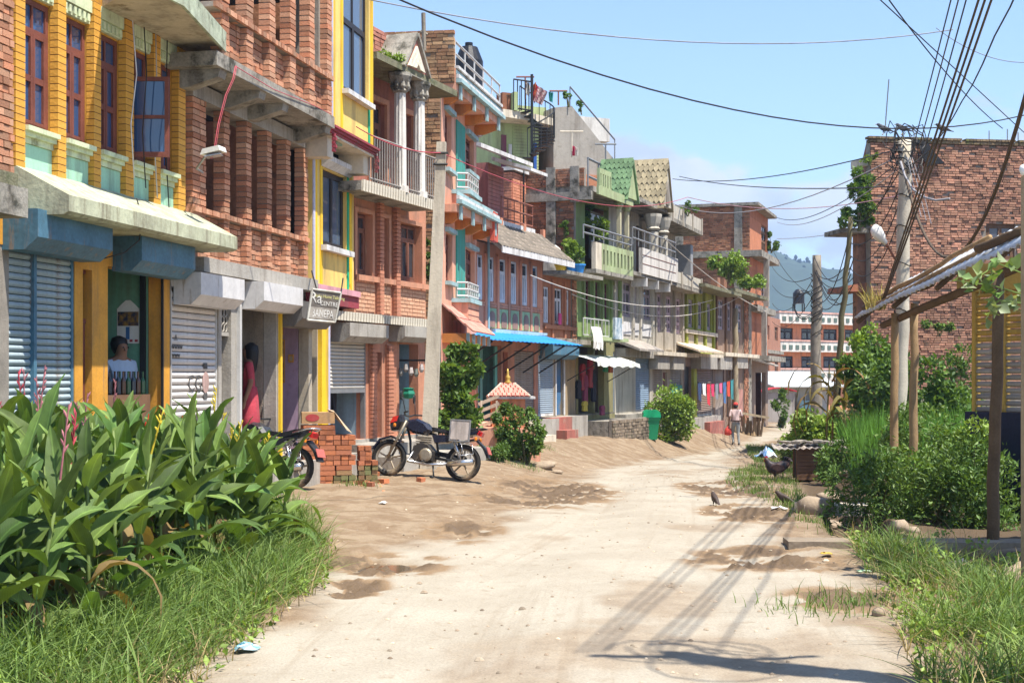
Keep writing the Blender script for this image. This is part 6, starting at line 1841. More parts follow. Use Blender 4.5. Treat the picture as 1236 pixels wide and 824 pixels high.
# poles lying on the roof
pole_('roof_pole', at(1052, 375, 20.0) + Vector((0, 0, .06)), at(1222, 296, 14.9) + Vector((0, 0, .10)), .03, .025, bam, sh, .02)
pole_('roof_pole', at(1058, 372, 20.2) + Vector((0, 0, .12)), at(1195, 303, 16) + Vector((0, 0, .16)), .035, .03, bam, sh, .03)
pole_('roof_pole', at(1046, 378, 20.4) + Vector((0, .1, .08)), at(1125, 352, 18.2) + Vector((0, 0, .10)), .05, .04, dwood, sh, .03)
pole_('roof_pole', at(1180, 306, 15.5) + Vector((0, 0, .05)), at(1238, 293, 14.5) + Vector((.0, 0, .14)), .05, .05, dwood, sh, .02)
# wall of slatted blinds, ochre above and grey below
bw = thing('slatted_stall', 'stall wall of worn ochre and grey slats under the tin shed', 'stall', (0, 0, 0))
f2 = Fac('tmp', 'x x x x', 'x', 1178, 18.0, 1300, 16.6)
xf_ = f2.root.matrix_basis.copy(); bpy.context.view_layer.update()
bw.location = (f2.P0.x, f2.P0.y, 0); bw.rotation_euler = (0, 0, math.atan2(f2.d.y, f2.d.x))
bpy.data.objects.remove(f2.root)
f2.root = bw
g = f2.u
zt_, zb_ = f2.z(1190, 352), gz(5.9, 17.8) + .12
zm = f2.z(1190, 420)
ochs = mat('ochre_slat', (.50, .32, .07), .7, .25, 4, 30, .2, dirt=(.18, .12, .06), dirt_amt=.35)
grys = mat('grey_worn_slat', (.34, .30, .26), .8, .3, 8, 40, .3, dirt=(.12, .09, .07), dirt_amt=.45, isl=.2)
for (ua, ub) in ((g(1180), g(1204)), (g(1216), g(1296))):
    n = 34; h = (zt_ - zb_) / n
    fr_ = MB(); f2.add(fr_, ua - .05, ua, -.05, .05, zb_, zt_); f2.add(fr_, ub, ub + .04, -.05, .05, zb_, zt_)
    fo = fr_.build('frame', mat('ochre_slat', (0, 0, 0)), bw)
    m1 = MB().prism([(0, .01), (-.025, h * .35), (-.025, h * .65), (0, h * .95), (.01, h * .5)], 0, ub - ua).mesh('slat', ochs)
    m2 = MB().prism([(0, .01), (-.025, h * .35), (-.025, h * .65), (0, h * .95), (.01, h * .5)], 0, ub - ua).mesh('slat', grys)
    for j in range(n):
        zz = zb_ + j * h
        link('slat', m1 if zz > zm else m2, fo, (ua, 0, zz))
f2.box('door_gap_shade', m_dark(), g(1204) + .05, g(1216) - .06, -.5, -.4, zb_, zt_)  # dark sheet painted as the shade behind the doorway
f2.box('door_frame', mat('rust_wall', (0, 0, 0)), g(1206) + .05, g(1209), -.1, .02, zb_, zt_)
f2.box('top_board', ochs, -.3, f2.len, -.06, .03, zt_ + .002, zt_ + .35)
corrugated('small_awning', (at(1152, 366, 17.2), at(1200, 346, 16.4), at(1203, 338, 17.6), at(1160, 356, 18.2)), 9, .014, mat('white_sheet_tin', (.66, .64, .64), .5, .12), bw)
f2.box('dark_tarp', mat('navy_tarp', (.012, .018, .05), .6, .3), g(1166, .2), g(1232, .25), .1, .22, zb_ - .2, f2.z(1190, 497, .2))
cup = at(1235, 505, 15.5)
# corner post with lamp at the right edge
cp = thing('gate_post', 'pale timber post with white lamp on top at the right edge', 'post', (at(1245, 700, 11.4).x, 11.4, 0))
cp.location.z = gh(cp.location.x, 11.4)
h_ = at(0, 212, 11.4).z - cp.location.z
MB().prism([(-.07, -.06), (.07, -.06), (.06, .06), (-.06, .07)], -.1, h_, 'z').build('timber', mat('pale_timber', (.40, .30, .18), .8, .3, 5, 50, .3), cp)
MB().lathe([(.015, 0), (.03, .02), (.04, .05), (.03, .08), (.01, .09)], (-.06, 0, h_), 10).build('lamp', mat('lamp_white', (.8, .78, .74), .5, .05), cp, smooth=True)

# poles and cables
cpole = mat('pole_concrete', (.52, .46, .36), .9, .2, 3, 30, .4, dirt=(.22, .19, .15), dirt_amt=.3, streak=True)
def util_pole(name, lab, bot, top, w0, w1, m_, square=True, extra=None):
    bot, top = Vector(bot), Vector(top)
    t = thing(name, lab, 'utility pole', bot)
    d = top - bot
    if square:
        v = []
        for p, w_ in ((Vector((0, 0, -.3)), w0), (d, w1)):
            v += [p + Vector((sx * w_ / 2, sy * w_ / 2, 0)) for sx, sy in ((-1, -1), (1, -1), (1, 1), (-1, 1))]
        MB().add(v, [(0, 1, 5, 4), (1, 2, 6, 5), (2, 3, 7, 6), (3, 0, 4, 7), (4, 5, 6, 7), (3, 2, 1, 0)]).build('shaft', m_, t)
    else:
        pts = [Vector((0, 0, -.3)).lerp(d, i / 12) + (Vector((rnd(-.03, .03), rnd(-.03, .03), 0)) if 0 < i < 12 else Vector()) for i in range(13)]
        MB().tube(pts, w0 / 2, 9, r1=w1 / 2).build('shaft', m_, t, smooth=True)
    return t
def gb(px, Y):
    x_ = (px - CX) * Y / F
    return Vector((x_, Y, gh(x_, Y)))
LP_t = at(533, 172, 25.4)
lp = util_pole('concrete_pole', 'leaning square concrete pole behind the parked motorcycle', gb(516, 25.2), LP_t, .29, .17, cpole)
b = MB(); dd = LP_t - lp.location
for t_ in (.93, .965): b.tube([dd * t_ + Vector((-.13, -.1, 0)), dd * t_ + Vector((.13, -.1, 0))], .02, 5)
b.build('clamp', m_black(), lp)
RP_t = at(1092, 170, 28.0)
rp = util_pole('concrete_pole', 'upright round concrete pole before the right brick house with bunched cables on top', gb(1086, 28.0), RP_t, .26, .26, cpole, square=False)
b = MB(); dd = RP_t - rp.location
blk = mat('cable_black', (.025, .022, .02), .6, .2, bump=0)
brn = mat('cable_brown', (.10, .07, .045), .8, .3, bump=.1)
gry = mat('cable_grey', (.30, .29, .30), .6, .2, bump=0)
for k in range(16):      # tangled coils
    c0 = dd + Vector((rnd(-.15, .15), rnd(-.2, .1), rnd(-.5, .15))); rr_ = rnd(.15, .32); ph = rnd(0, 6); ti = rnd(-.6, .6)
    b.tube([c0 + Vector((rr_ * math.cos(ph + q * .55), rr_ * .6 * math.sin(ph + q * .55), ti * rr_ * math.cos(ph + q * .55) + .04 * q * rnd(-.5, .5) + rr_ * .8 * math.sin(ph + q * .55))) for q in range(11)], .012, 4)
b.build('cable_coils', blk, rp)
b = MB()
for t_ in (.45, .6, .72, .82): b.tube([dd * t_ + Vector((.15 * math.cos(q), .15 * math.sin(q), .04 * math.sin(q * 2))) for q in [i * .52 for i in range(13)]], .012, 4)
b.build('strap', blk, rp)
b = MB()   # street lamp arm
a0_ = at(1083, 317, 27.8) - rp.location; a1_ = at(1069, 293, 27.4) - rp.location; a2_ = at(1050, 270, 27.0) - rp.location
b.tube([a0_, a1_], .025, 6); b.build('lamp_arm', rustm, rp)
ax = (a2_ - a1_).normalized()
lm = MB(); q0 = ax.to_track_quat('Z', 'Y').to_matrix().to_4x4()
lm.lathe([(.05, 0), (.06, .1), (.10, .18), (.13, .38), (.10, .52), (.03, .56)], n=12, xf=Matrix.Translation(a1_) @ q0 @ Matrix.Diagonal((.75, 1.1, .92, 1)))
lm.build('lamp_head', mat('lamp_head_white', (.72, .68, .62), .4, .1), rp, smooth=True)
wm = mat('weathered_pole_wood', (.26, .22, .17), .9, .35, 6, 50, .6, dirt=(.1, .08, .06), dirt_amt=.4, streak=True)
WP_t = at(986, 308, 42)
wp_ = util_pole('wooden_pole', 'knotty wooden pole with wound cables before the orange block', gb(985, 42), WP_t, .36, .26, wm, square=False)
b = MB(); dd = WP_t - wp_.location
for k in range(9):
    t_ = rnd(.45, .8); rr_ = .17
    b.tube([dd * (t_ + .012 * q) + Vector((rr_ * math.cos(q * .7), rr_ * math.sin(q * .7), 0)) for q in range(14)], .014, 4)
for k in range(3):
    c0 = dd * .72 + Vector((-.35, 0, rnd(-.1, .1))); b.tube([c0 + Vector((.30 * math.cos(q * .5 + k), .1, .4 * math.sin(q * .5 + k))) for q in range(11)], .012, 4)
b.build('cable_coils', blk, wp_)
BP_t = at(1027, 262, 33)
bp = util_pole('bamboo_pole', 'thin leaning bamboo pole carrying cables beside the maize', gb(1003, 33), BP_t, .17, .11, mat('dark_bamboo', (.12, .10, .05), .85, .3), square=False)
MP_t = at(888, 372, 63)
mp_ = util_pole('wooden_pole', 'slim wooden pole beside the washing line', gb(888, 63), MP_t, .32, .24, mat('tan_pole_wood', (.32, .26, .17), .9, .3), square=False)
OFF = Vector((3.7, 6.9, 7.4))
op = util_pole('concrete_pole', 'concrete street pole just outside the right edge, its shadow across the lane', (3.7, 6.9, gh(3.7, 6.9)), OFF, .32, .2, cpole)
b = MB()
for k in range(7):
    c0 = Vector((0, 0, 7.3 + rnd(-.5, .1))) + Vector((rnd(-.2, .2), rnd(-.2, .2), 0)); rr_ = rnd(.2, .45); ph = rnd(0, 6)
    b.tube([c0 + Vector((rr_ * math.cos(ph + q * .55), rr_ * math.sin(ph + q * .55), .1 * math.sin(q + k))) for q in range(11)], .012, 4)
b.tube([(-.7, 0, 7.0), (.7, 0, 7.0)], .04, 5)
b.build('cable_coils', blk, op)
def cable(a_, b_, sag, r_, m_, lab, grp=None, n=18, wob=0.0, name='overhead_cable'):
    a_, b_ = Vector(a_), Vector(b_)
    pts = []
    for i in range(n + 1):
        t_ = i / n
        p = a_.lerp(b_, t_); p.z -= sag * 4 * t_ * (1 - t_)
        if wob: p += Vector((rnd(-wob, wob), 0, rnd(-wob, wob)))
        pts.append(p)
    return tag(MB().tube(pts, r_, 4, cap=False).build(name, m_, None, smooth=True), lab, 'cable', grp)
gB = 'cable bundle over the right side'
# bundles from the pole outside the frame to the poles up the street
for k in range(3):
    cable(OFF + Vector((-.62 + .05 * k, 0, -.05 * k)), RP_t + Vector((.12 + .04 * k, 0, -.3 - .25 * k)), .08 + .04 * k, .010, brn if k % 2 else blk, 'thick dark cable running down to the round concrete pole', gB)
hutp = at(1061, 378, 19.8)
for k in range(3):
    cable(OFF + Vector((-.2 + .07 * k, .1, -.03 * k)), hutp + Vector((.03 * k, .05 * k, .04 + .02 * k)), .05 + .03 * k, .012, brn, 'brown cable dropping steeply to the shed roof corner', gB)
cable(OFF + Vector((.1, 0, -.3)), RP_t + Vector((.3, -.1, -.35)), .7, .011, blk, 'wavy thin cable sagging beside the thick bundle', None, wob=.02)
# thick loop between the round pole and the right edge
cable(RP_t + Vector((-.1, -.15, -.4)), at(1242, 100, 17), 2.0, .028, brn, 'thick sagging cable looping from the round pole to the right edge', None)
pts = [at(1087, 195, 27.5), at(1092, 212, 27.3), at(1101, 228, 27), at(1115, 238, 26.5), at(1130, 242, 26), at(1146, 240, 25.5)]
tag(MB().tube(pts, .022, 5).build('cable_loop', gry, None, smooth=True), 'pale grey cable loop hanging below the round pole top', 'cable')
for k in range(3): tag(MB().tube([at(1095 + 3 * k, 190, 27.6), at(1103 + 5 * k, 225, 27.3), at(1112 + 6 * k, 262 + 4 * k, 27)], .008, 4).build('loose_wire', gry, None), 'thin loose wire dangling from the round pole top, ' + ('nearest the pole', 'middle one', 'farthest out')[k], 'cable', 'loose wires at the round pole')
# crossing lines over the lane
cable(at(1058, -4, 20), at(1236, 160, 30), .0, .012, blk, 'straight dark wire slanting across the upper right sky', 'slanting sky wires')
cable(at(1070, -4, 20), at(1210, 155, 30), .15, .012, blk, 'dark wire slanting just above its neighbour in the upper right sky', 'slanting sky wires')
cable(at(440, -18, 16), at(1260, 133, 30), .9, .012, blk, 'long dark wire sagging across the whole sky')
cable(at(400, -10, 19), at(1150, 36, 26), .45, .010, mat('cable_dotted', (.25, .26, .3), .7), 'faint twisted wire across the top of the sky')
cable(at(1130, 34, 26), at(1250, 75, 27), .2, .008, mat('cable_dotted', (0, 0, 0)), 'faint twisted wire falling towards the right edge')
# red wire along the fronts
rwire = mat('cable_red', (.42, .07, .09), .6, .1, bump=0)
cable(at(430, 153, 23.5), LP_t + Vector((0, -.1, -.2)), .12, .010, rwire, 'red wire from the yellow house to the leaning pole')
cable(LP_t + Vector((0, -.1, -.2)), at(830, 238, 50), .6, .009, rwire, 'red wire from the leaning pole along the far roofs')
cable(at(830, 238, 50), at(1090, 235, 40), .4, .012, mat('cable_pinkish', (.45, .25, .28), .6), 'pinkish wire crossing from the far roofs to the right')
pts = [at(284, 80, 18.2), at(281, 95, 18.1), at(272, 115, 18), at(263, 150, 17.8), at(259, 176, 17.7), at(254, 192, 17.7)]
tag(MB().tube(pts, .006, 5).tube([p + Vector((.02, 0, 0)) for p in pts], .004, 5).build('red_wire_drop', rwire, None, smooth=True), 'twisted red wire dropping from the concrete slab to the wall lamp', 'cable')
pts = [at(284, 80, 18.2), at(330, 108, 19.6), at(380, 128, 21.3), at(400, 138, 22.2)]
tag(MB().tube(pts, .006, 5).build('red_wire_run', rwire, None, smooth=True), 'red wire running under the concrete slab of the brick house', 'cable')
# wires from round pole / wooden pole to the far left fronts
for k, (pa, Ya, pb, sg) in enumerate((((1085, 180), 28, (812, 216), .3), ((1082, 190), 28, (800, 240), .8), ((1080, 200), 28, (936, 262), .5), ((1082, 206), 28, (938, 268), .5), ((1080, 225), 28, (820, 213), .2), ((1050, 274), 44, (938, 288), .1))):
    cable(at(pa[0], pa[1], Ya), at(pb[0], pb[1], 55 if pb[0] < 900 else 70), sg, .013, gry if k % 2 else blk, 'thin wire from the round pole over the lane, %s' % ('topmost', 'second from top', 'upper one to the bend house', 'lower one to the bend house', 'long and nearly straight', 'lowest of all')[k], 'lane-crossing wires')
cable(at(802, 288, 48), at(925, 376, 68), .25, .02, mat('cable_white', (.55, .52, .48), .6), 'pale cable slanting down from the white balcony')
for k in range(9):
    a_ = WP_t + Vector((rnd(-.1, .1), -.1, rnd(-1.4, -.05))); b_ = BP_t + Vector((rnd(-.1, .1), 0, rnd(-2.0, -.1)))
    cable(a_, b_, rnd(.15, .8), .013, blk, 'dark cable strung between the knotty pole and the bamboo pole', 'cables between the two far poles')
for k in range(5):
    cable(WP_t + Vector((-.1, 0, rnd(-1.5, 0))), at(932, 300 + 22 * k, 72), rnd(.1, .7), .013, blk, 'dark cable from the knotty pole to the tall brick house', 'cables to the tall brick house')
for k in range(5):
    cable(BP_t + Vector((0, 0, -.3 * k)), RP_t + Vector((-.1, 0, -.3 - .3 * k)), rnd(.1, .6), .012, blk, 'dark cable from the bamboo pole to the round pole', 'cables from bamboo pole to round pole')
cable(at(640, 332, 36), at(860, 362, 58), .5, .014, mat('cable_white', (0, 0, 0)), 'pale wire sagging along the middle fronts')
cable(at(690, 355, 41), at(905, 350, 65), .9, .013, mat('cable_white', (0, 0, 0)), 'pale wire sagging in front of the narrow grey house')
pts = [at(165, 240, 16.4), at(172, 262, 16.2), at(168, 290, 16.1), at(150, 305, 15.9), at(125, 312, 15.6)]
tag(MB().tube(pts, .008, 4).build('loose_wire', blk, None, smooth=True), 'thin black wire looping over the blue shutter boxes', 'cable')
for k in range(4):
    pts = [at(160 + 14 * k, 25 + 8 * k, 16.2 + .5 * k), at(165 + 12 * k, 90, 16.2 + .5 * k), at(158 + 14 * k, 150 + 10 * k, 16.2 + .5 * k), at(162 + 14 * k, 215 + 12 * k, 16.2 + .5 * k)]
    tag(MB().tube(pts, .007, 4).build('loose_wire', blk if k % 2 else wht, None, smooth=True), 'thin wire hanging down the yellow pilasters, %s' % ('nearest the camera', 'second along', 'third along', 'farthest along')[k], 'cable', 'wires on the yellow house')
# wall lamp with its arm on the brick house
wl_ = thing('wall_flood_lamp', 'white flood lamp on a short arm at the unfinished brick house', 'lamp', at(258, 188, 17.7))
MB().prism([(-.13, .0), (.13, .05), (.11, .11), (-.10, .07)], -.12, .10, 'y', Matrix.Rotation(R(-12), 4, 'Z')).build('lamp_head', mat('lamp_head_white', (0, 0, 0)), wl_)
MB().box(-.10, .10, -.10, .08, -.012, .004, Matrix.Rotation(R(-10), 4, 'Y')).build('lens', glass('lens_glass', (.3, .3, .32), .2), wl_)
MB().tube([(-.1, .05, .02), (-.28, .3, -.12), (-.3, .75, -.1)], .015, 5).build('arm', m_steel(), wl_)
# == vegetation kit
def leaf_mat(name, c, c2, transl=.3, rough=.5):
    return mat(name, c, rough, .25, 3, 20, 0, isl=.35, col2=c2, transl=transl, spec=.35)
LEAF = leaf_mat('leaf_green', (.085, .165, .03), (.17, .26, .05))
LEAFD = leaf_mat('leaf_dark', (.075, .15, .03), (.15, .24, .05))
LEAFB = leaf_mat('leaf_bright', (.17, .28, .04), (.28, .38, .07))
GRASS = leaf_mat('grass_green', (.09, .165, .03), (.21, .29, .07), .3, .6)
RICE = leaf_mat('rice_green', (.10, .24, .03), (.16, .32, .05), .35, .6)
STEM = mat('plant_stem', (.12, .11, .04), .8, .3, bump=.1)
nrng = np.random.default_rng(11)
def leaf_cloud(C, size, aspect=.5, up=.5, out=None, m=None, name='foliage', fold=.25):
    """rhombic folded leaves at centres C"""
    n = len(C)
    d = nrng.normal(size=(n, 3))
    if out is not None: d = d + out * 1.3
    d[:, 2] += up * .4
    d /= np.linalg.norm(d, axis=1, keepdims=True)
    nn = nrng.normal(size=(n, 3)) * .8; nn[:, 2] += .9
    s = np.cross(d, nn); s /= (np.linalg.norm(s, axis=1, keepdims=True) + 1e-6)
    nn = np.cross(s, d)
    L_ = (size * nrng.uniform(.6, 1.35, n))[:, None]
    a = C - d * L_ * .5; b_ = C + d * L_ * .5
    mid = C + nn * 0 - d * L_ * .05
    l_ = mid + s * L_ * aspect * .5 + nn * L_ * fold * aspect; r_ = mid - s * L_ * aspect * .5 + nn * L_ * fold * aspect
    V = np.stack([a, l_, b_, r_], 1).reshape(-1, 3)
    i = np.arange(n)[:, None] * 4
    T = np.concatenate([i + np.array([[0, 2, 1]]), i + np.array([[0, 3, 2]])], 1).reshape(-1, 3)
    return fast_mesh(name, V, T, m)
def bush(name, lab, cat, c, r, n, size, m, lobes=9, aspect=.5, grp=None, stems=5, up=.5, seed=0, squash=.9):
    """shrub of leafy lobes with gaps between, on real stems"""
    rs = random.Random(seed + int(c[0] * 100) + int(c[1] * 10))
    c = Vector(c)
    t = thing(name, lab, cat, c, 0, grp)
    pts, outs = [], []
    lb = []
    for k in range(lobes):
        th = rs.uniform(0, 6.28); rad = math.sqrt(rs.uniform(0, 1)) * .75; hz = rs.uniform(.06 if r[2] > 1.1 * max(r[0], r[1]) else .22, 1.0)
        lb.append((Vector((r[0] * rad * math.cos(th), r[1] * rad * math.sin(th), r[2] * hz * (1.0 - .35 * rad))), rs.uniform(.22, .46)))
    for k, (p, q) in enumerate(lb):
        w = nrng.normal(size=(n // lobes, 3)); w /= np.linalg.norm(w, axis=1, keepdims=True)
        rr_ = nrng.uniform(.5, 1.08, (n // lobes, 1)) ** .6; rr_[::9] *= 1.4
        rm_ = min(r) * 1.35; sc = np.array([min(r[0], rm_) * q, min(r[1], rm_) * q, min(r[2], rm_) * q * squash])
        P = np.array(p) + w * rr_ * sc
        ok = P[:, 2] > .02
        pts.append(P[ok]); outs.append(w[ok])
    me = leaf_cloud(np.concatenate(pts), size, aspect, up, np.concatenate(outs), m)
    link('foliage', me, t)
    b = MB()
    for k in range(stems):
        p, q = lb[k % len(lb)]
        b.tube([(rs.uniform(-.1, .1) * r[0], rs.uniform(-.1, .1) * r[1], -.1), p * .5 + Vector((0, 0, .05)), p], .012 + .012 * r[2], 5, r1=.005)
    b.build('stems', STEM, t)
    return t
def blades(P, h, w, m, name, lab, lean=.35, seg=3, kind='stuff', grp=None, bend=.6):
    n = len(P)
    th = nrng.uniform(0, 2 * np.pi, n); ln = nrng.uniform(.1, 1, n) * lean
    H = h * nrng.uniform(.45, 1.2, n) * (.45 + 1.25 * fbm(P[:, 0] * 2.7 + 7, P[:, 1] * 2.7, 3))
    dx, dy = np.cos(th), np.sin(th)
    V = np.zeros((n, 2 * seg + 1, 3))
    tw = nrng.uniform(0, 2 * np.pi, n)
    for k in range(seg + 1):
        t = k / seg
        off = ln * H * t ** (1 + bend)
        zz = H * (t - .35 * ln * t * t)
        ce = np.stack([P[:, 0] + dx * off, P[:, 1] + dy * off, P[:, 2] + zz], -1)
        if k < seg:
            ww = w * (1 - .55 * t) * .5
            s_ = np.stack([np.cos(tw) * ww, np.sin(tw) * ww, np.zeros(n)], -1)
            V[:, 2 * k] = ce - s_; V[:, 2 * k + 1] = ce + s_
        else: V[:, 2 * k] = ce
    i = np.arange(n)[:, None] * (2 * seg + 1)
    T = []
    for k in range(seg - 1): T += [[2 * k, 2 * k + 1, 2 * k + 3], [2 * k, 2 * k + 3, 2 * k + 2]]
    T += [[2 * seg - 2, 2 * seg - 1, 2 * seg]]
    T = np.concatenate([i + np.array([q]) for q in T], 1).reshape(-1, 3)
    return link(name, fast_mesh(name, V.reshape(-1, 3), T, m), None, kind=kind, label=lab)
def scatter(fn, n, x0, x1, y0, y1, dens=None):
    x = nrng.uniform(x0, x1, n * 6); y = nrng.uniform(y0, y1, n * 6)
    k = fn(x, y); x, y = x[k][:n], y[k][:n]
    z = np.array([gh(a, b) for a, b in zip(x, y)])
    return np.stack([x, y, z - .02], -1)

# grass
def left_edge(y): return np.interp(y, [6.5, 7.9, 9.3, 11.7, 13.6, 15.2, 16.8], [-1.9, -1.84, -1.74, -1.62, -1.80, -2.15, -2.6])
gclump = lambda x, y: fbm(x * 2.1 + 3, y * 2.1, 3)
P = scatter(lambda x, y: (x < left_edge(y) + .5 * (gclump(x * 2, y * 2) - .5) - .3 * nrng.random(x.shape) ** 2) & (x > left_edge(y) - .95) & (x > -.375 * y - .4), 14000, -4.4, -1.5, 7.0, 16.9)
blades(P, .37, .012, GRASS, 'bank_grass', 'long arching grass along the foot of the canna bed', lean=1.5, seg=5)
def r_edge(y): return np.interp(y, [6.5, 7.6, 8.7, 11, 13.8, 15], [2.2, 2.3, 2.5, 2.98, 3.42, 3.6])
P = scatter(lambda x, y: (x > r_edge(y) + .7 * (gclump(x, y) - .5) + .5 * nrng.random(x.shape) ** 2) & (x < r_edge(y) + np.interp(y, [7, 9, 11, 14], [2.2, 1.5, .8, .45])) & (gclump(x * 1.5, y * 1.5) > .46), 7500, 2.0, 4.6, 6.9, 14.6)
blades(P, .33, .011, GRASS, 'verge_grass', 'tufted grass and weeds on the right verge', lean=1.5, seg=5)
P = scatter(lambda x, y: (gclump(x * 1.4, y * 1.4) > .46) & (x > np.interp(y, [18, 22, 26, 30, 36, 44, 56], [3.5, 3.75, 3.9, 4.6, 6.2, 7.3, 9.2])) & (x < np.interp(y, [18, 22, 26, 30, 36, 44, 56], [4.1, 4.5, 5.2, 6.2, 8.2, 9.8, 11.5])), 16000, 3.3, 11, 17, 56)
blades(P, .17, .012, GRASS, 'lane_grass', 'short patchy grass beside the hen on the right', lean=.8, seg=2)
P = scatter(lambda x, y: (x > .19 * y + 1.2) & (x < .36 * y), 12000, 5.6, 12.5, 23.5, 38)
blades(P, .75, .022, RICE, 'rice_paddy', 'bright green rice standing behind the shed posts', lean=.35, seg=2)
for (nm, lab, fn, x0, x1, y0, y1, n_) in (('bank_weeds', 'low broad-leaved weeds and clover at the foot of the canna bed', lambda x, y: (x < left_edge(y) + .12) & (x > left_edge(y) - .7) & (gclump(x * 2, y * 2 + 9) > .5), -3.6, -1.4, 7, 16.8, 2600),
                                        ('verge_weeds', 'low broad-leaved weeds among the right verge grass', lambda x, y: (x > r_edge(y) - .1) & (x < r_edge(y) + 1.3) & (gclump(x * 2, y * 2 + 9) > .5), 2, 4.6, 7, 15, 2600)):
    P = scatter(fn, n_, x0, x1, y0, y1); P[:, 2] += nrng.uniform(.02, .16, len(P))
    link(nm, leaf_cloud(P, .055, .55, .2, None, LEAFB, nm), None, kind='stuff', label=lab)
P = np.concatenate([scatter(lambda x, y: (x < left_edge(y) + .1) & (x > left_edge(y) - .6), 1300, -3.6, -1.4, 7, 16.8), scatter(lambda x, y: (x > r_edge(y) - .1) & (x < r_edge(y) + 1.1), 1300, 2, 4.6, 7, 15)])
blades(P, .3, .008, mat('dry_grass', (.36, .28, .13), .8, .3, isl=.3, transl=.2), 'dry_grass', 'dry straw-coloured stalks mixed into both verges', lean=1.6, seg=3)
tp_ = []
for (px, py) in ((470, 558), (485, 562), (430, 590), (660, 540), (700, 520), (1015, 735), (1060, 725), (1000, 625), (1012, 640), (590, 552), (640, 556), (620, 556), (960, 735), (1040, 728)):
    x_, y_ = gp(px, py, 0 if py > 600 else .05)
    for k in range(70): tp_.append((x_ + random.gauss(0, .16), y_ + random.gauss(0, .22)))
P = np.array([(a, b, gh(a, b) - .01) for a, b in tp_])
blades(P, .15, .009, GRASS, 'grass_tufts', 'small grass tufts scattered over the bare verges', lean=.9, seg=2)

# cannas
CAN = mat('canna_leaf', (.065, .135, .03), .6, .35, 2.5, 14, .05, isl=.45, col2=(.18, .255, .06), transl=.3, spec=.25, dirt=(.24, .19, .08), dirt_amt=.22)
def vein(m):
    N, L = m.node_tree.nodes, m.node_tree.links
    b = N['Principled BSDF']; src = b.inputs['Base Color'].links[0].from_socket
    t = N.new('ShaderNodeTexCoord'); s = N.new('ShaderNodeSeparateXYZ'); L.new(t.outputs['Object'], s.inputs[0])
    def mt(op, a, c):
        n = N.new('ShaderNodeMath'); n.operation = op
        for k, v in ((0, a), (1, c)):
            if isinstance(v, (int, float)): n.inputs[k].default_value = v
            else: L.new(v, n.inputs[k])
        return n.outputs[0]
    ax = mt('ABSOLUTE', s.outputs[0], 0)
    ph = mt('MULTIPLY', mt('SUBTRACT', s.outputs[1], mt('MULTIPLY', ax, 1.6)), 330)
    w = mt('MULTIPLY_ADD', mt('SINE', ph, 0), .10); w.node.inputs[2].default_value = .95
    rib = mt('MULTIPLY', mt('LESS_THAN', ax, .005), .55)
    f = mt('ADD', w, rib)
    v = N.new('ShaderNodeVectorMath'); v.operation = 'SCALE'; L.new(src, v.inputs[0]); L.new(f, v.inputs['Scale'])
    L.new(v.outputs[0], b.inputs['Base Color'])
vein(CAN)
def canna_leaf(L_, W_, droop, cup, twist):
    n, m_ = 9, 4
    v, q = [], []
    for i in range(n + 1):
        t = i / n
        w = W_ * .5 * (math.sin(math.pi * min(1, t * .96 + .04) ** .75) ** .8) * (1 if t < .9 else 1) + .004
        ang = -droop * t * t
        y_ = L_ * t * math.cos(ang * .8); z_ = L_ * t * math.sin(ang * .8) + .0
        for j in range(m_ + 1):
            s = (j / m_ - .5) * 2
            wave = .012 * math.sin(t * 14 + s * 2)
            v.append((s * w * math.cos(twist * t) , y_, z_ + cup * abs(s) * w * 1.0 + wave * abs(s) + s * w * math.sin(twist * t)))
    for i in range(n):
        for j in range(m_):
            a = i * (m_ + 1) + j; q.append((a, a + 1, a + m_ + 2, a + m_ + 1))
    b = MB().add(v, q)
    return b.mesh('leaf', CAN, smooth=True)
cl_m = [canna_leaf(rnd(.46, .66), rnd(.105, .15), d, rnd(.3, .6), rnd(-.6, .6)) for d in (.1, .3, .55, .8, 1.2, .2, .4, .7)]
dead = mat('dead_leaf', (.22, .15, .06), .8, .3, isl=.3, transl=.25)
dl_m = []
for q in range(2):
    me = canna_leaf(.5, .09, 2.2, .6, rnd(-1, 1)); me.materials.clear(); me.materials.append(dead); dl_m.append(me)
cfl = mat('canna_flower', (.42, .05, .07), .7, .3, isl=.3); cbud = mat('canna_bud', (.36, .13, .14), .7, .3); cyel = mat('canna_yellow', (.60, .45, .04), .6, .2); cred = mat('canna_scarlet', (.62, .04, .01), .6, .2)
stem_m = mat('canna_stem', (.14, .19, .05), .6, .2, bump=0)
can_pos = []
tries = 0
while len(can_pos) < 125 and tries < 6000:
    tries += 1
    y_ = rnd(7.9, 15.7); x_ = rnd(-.375 * y_ - .25, -2.2)
    lim = np.interp(y_, [7.9, 10, 13, 14.5, 16.3], [-2.55, -2.38, -2.2, -2.25, -2.7])
    if x_ > lim or x_ < -4.9: continue
    if any((x_ - a) ** 2 + (y_ - b) ** 2 < .165 ** 2 for a, b in can_pos): continue
    can_pos.append((x_, y_))
glab = 'cannas in the roadside bed'
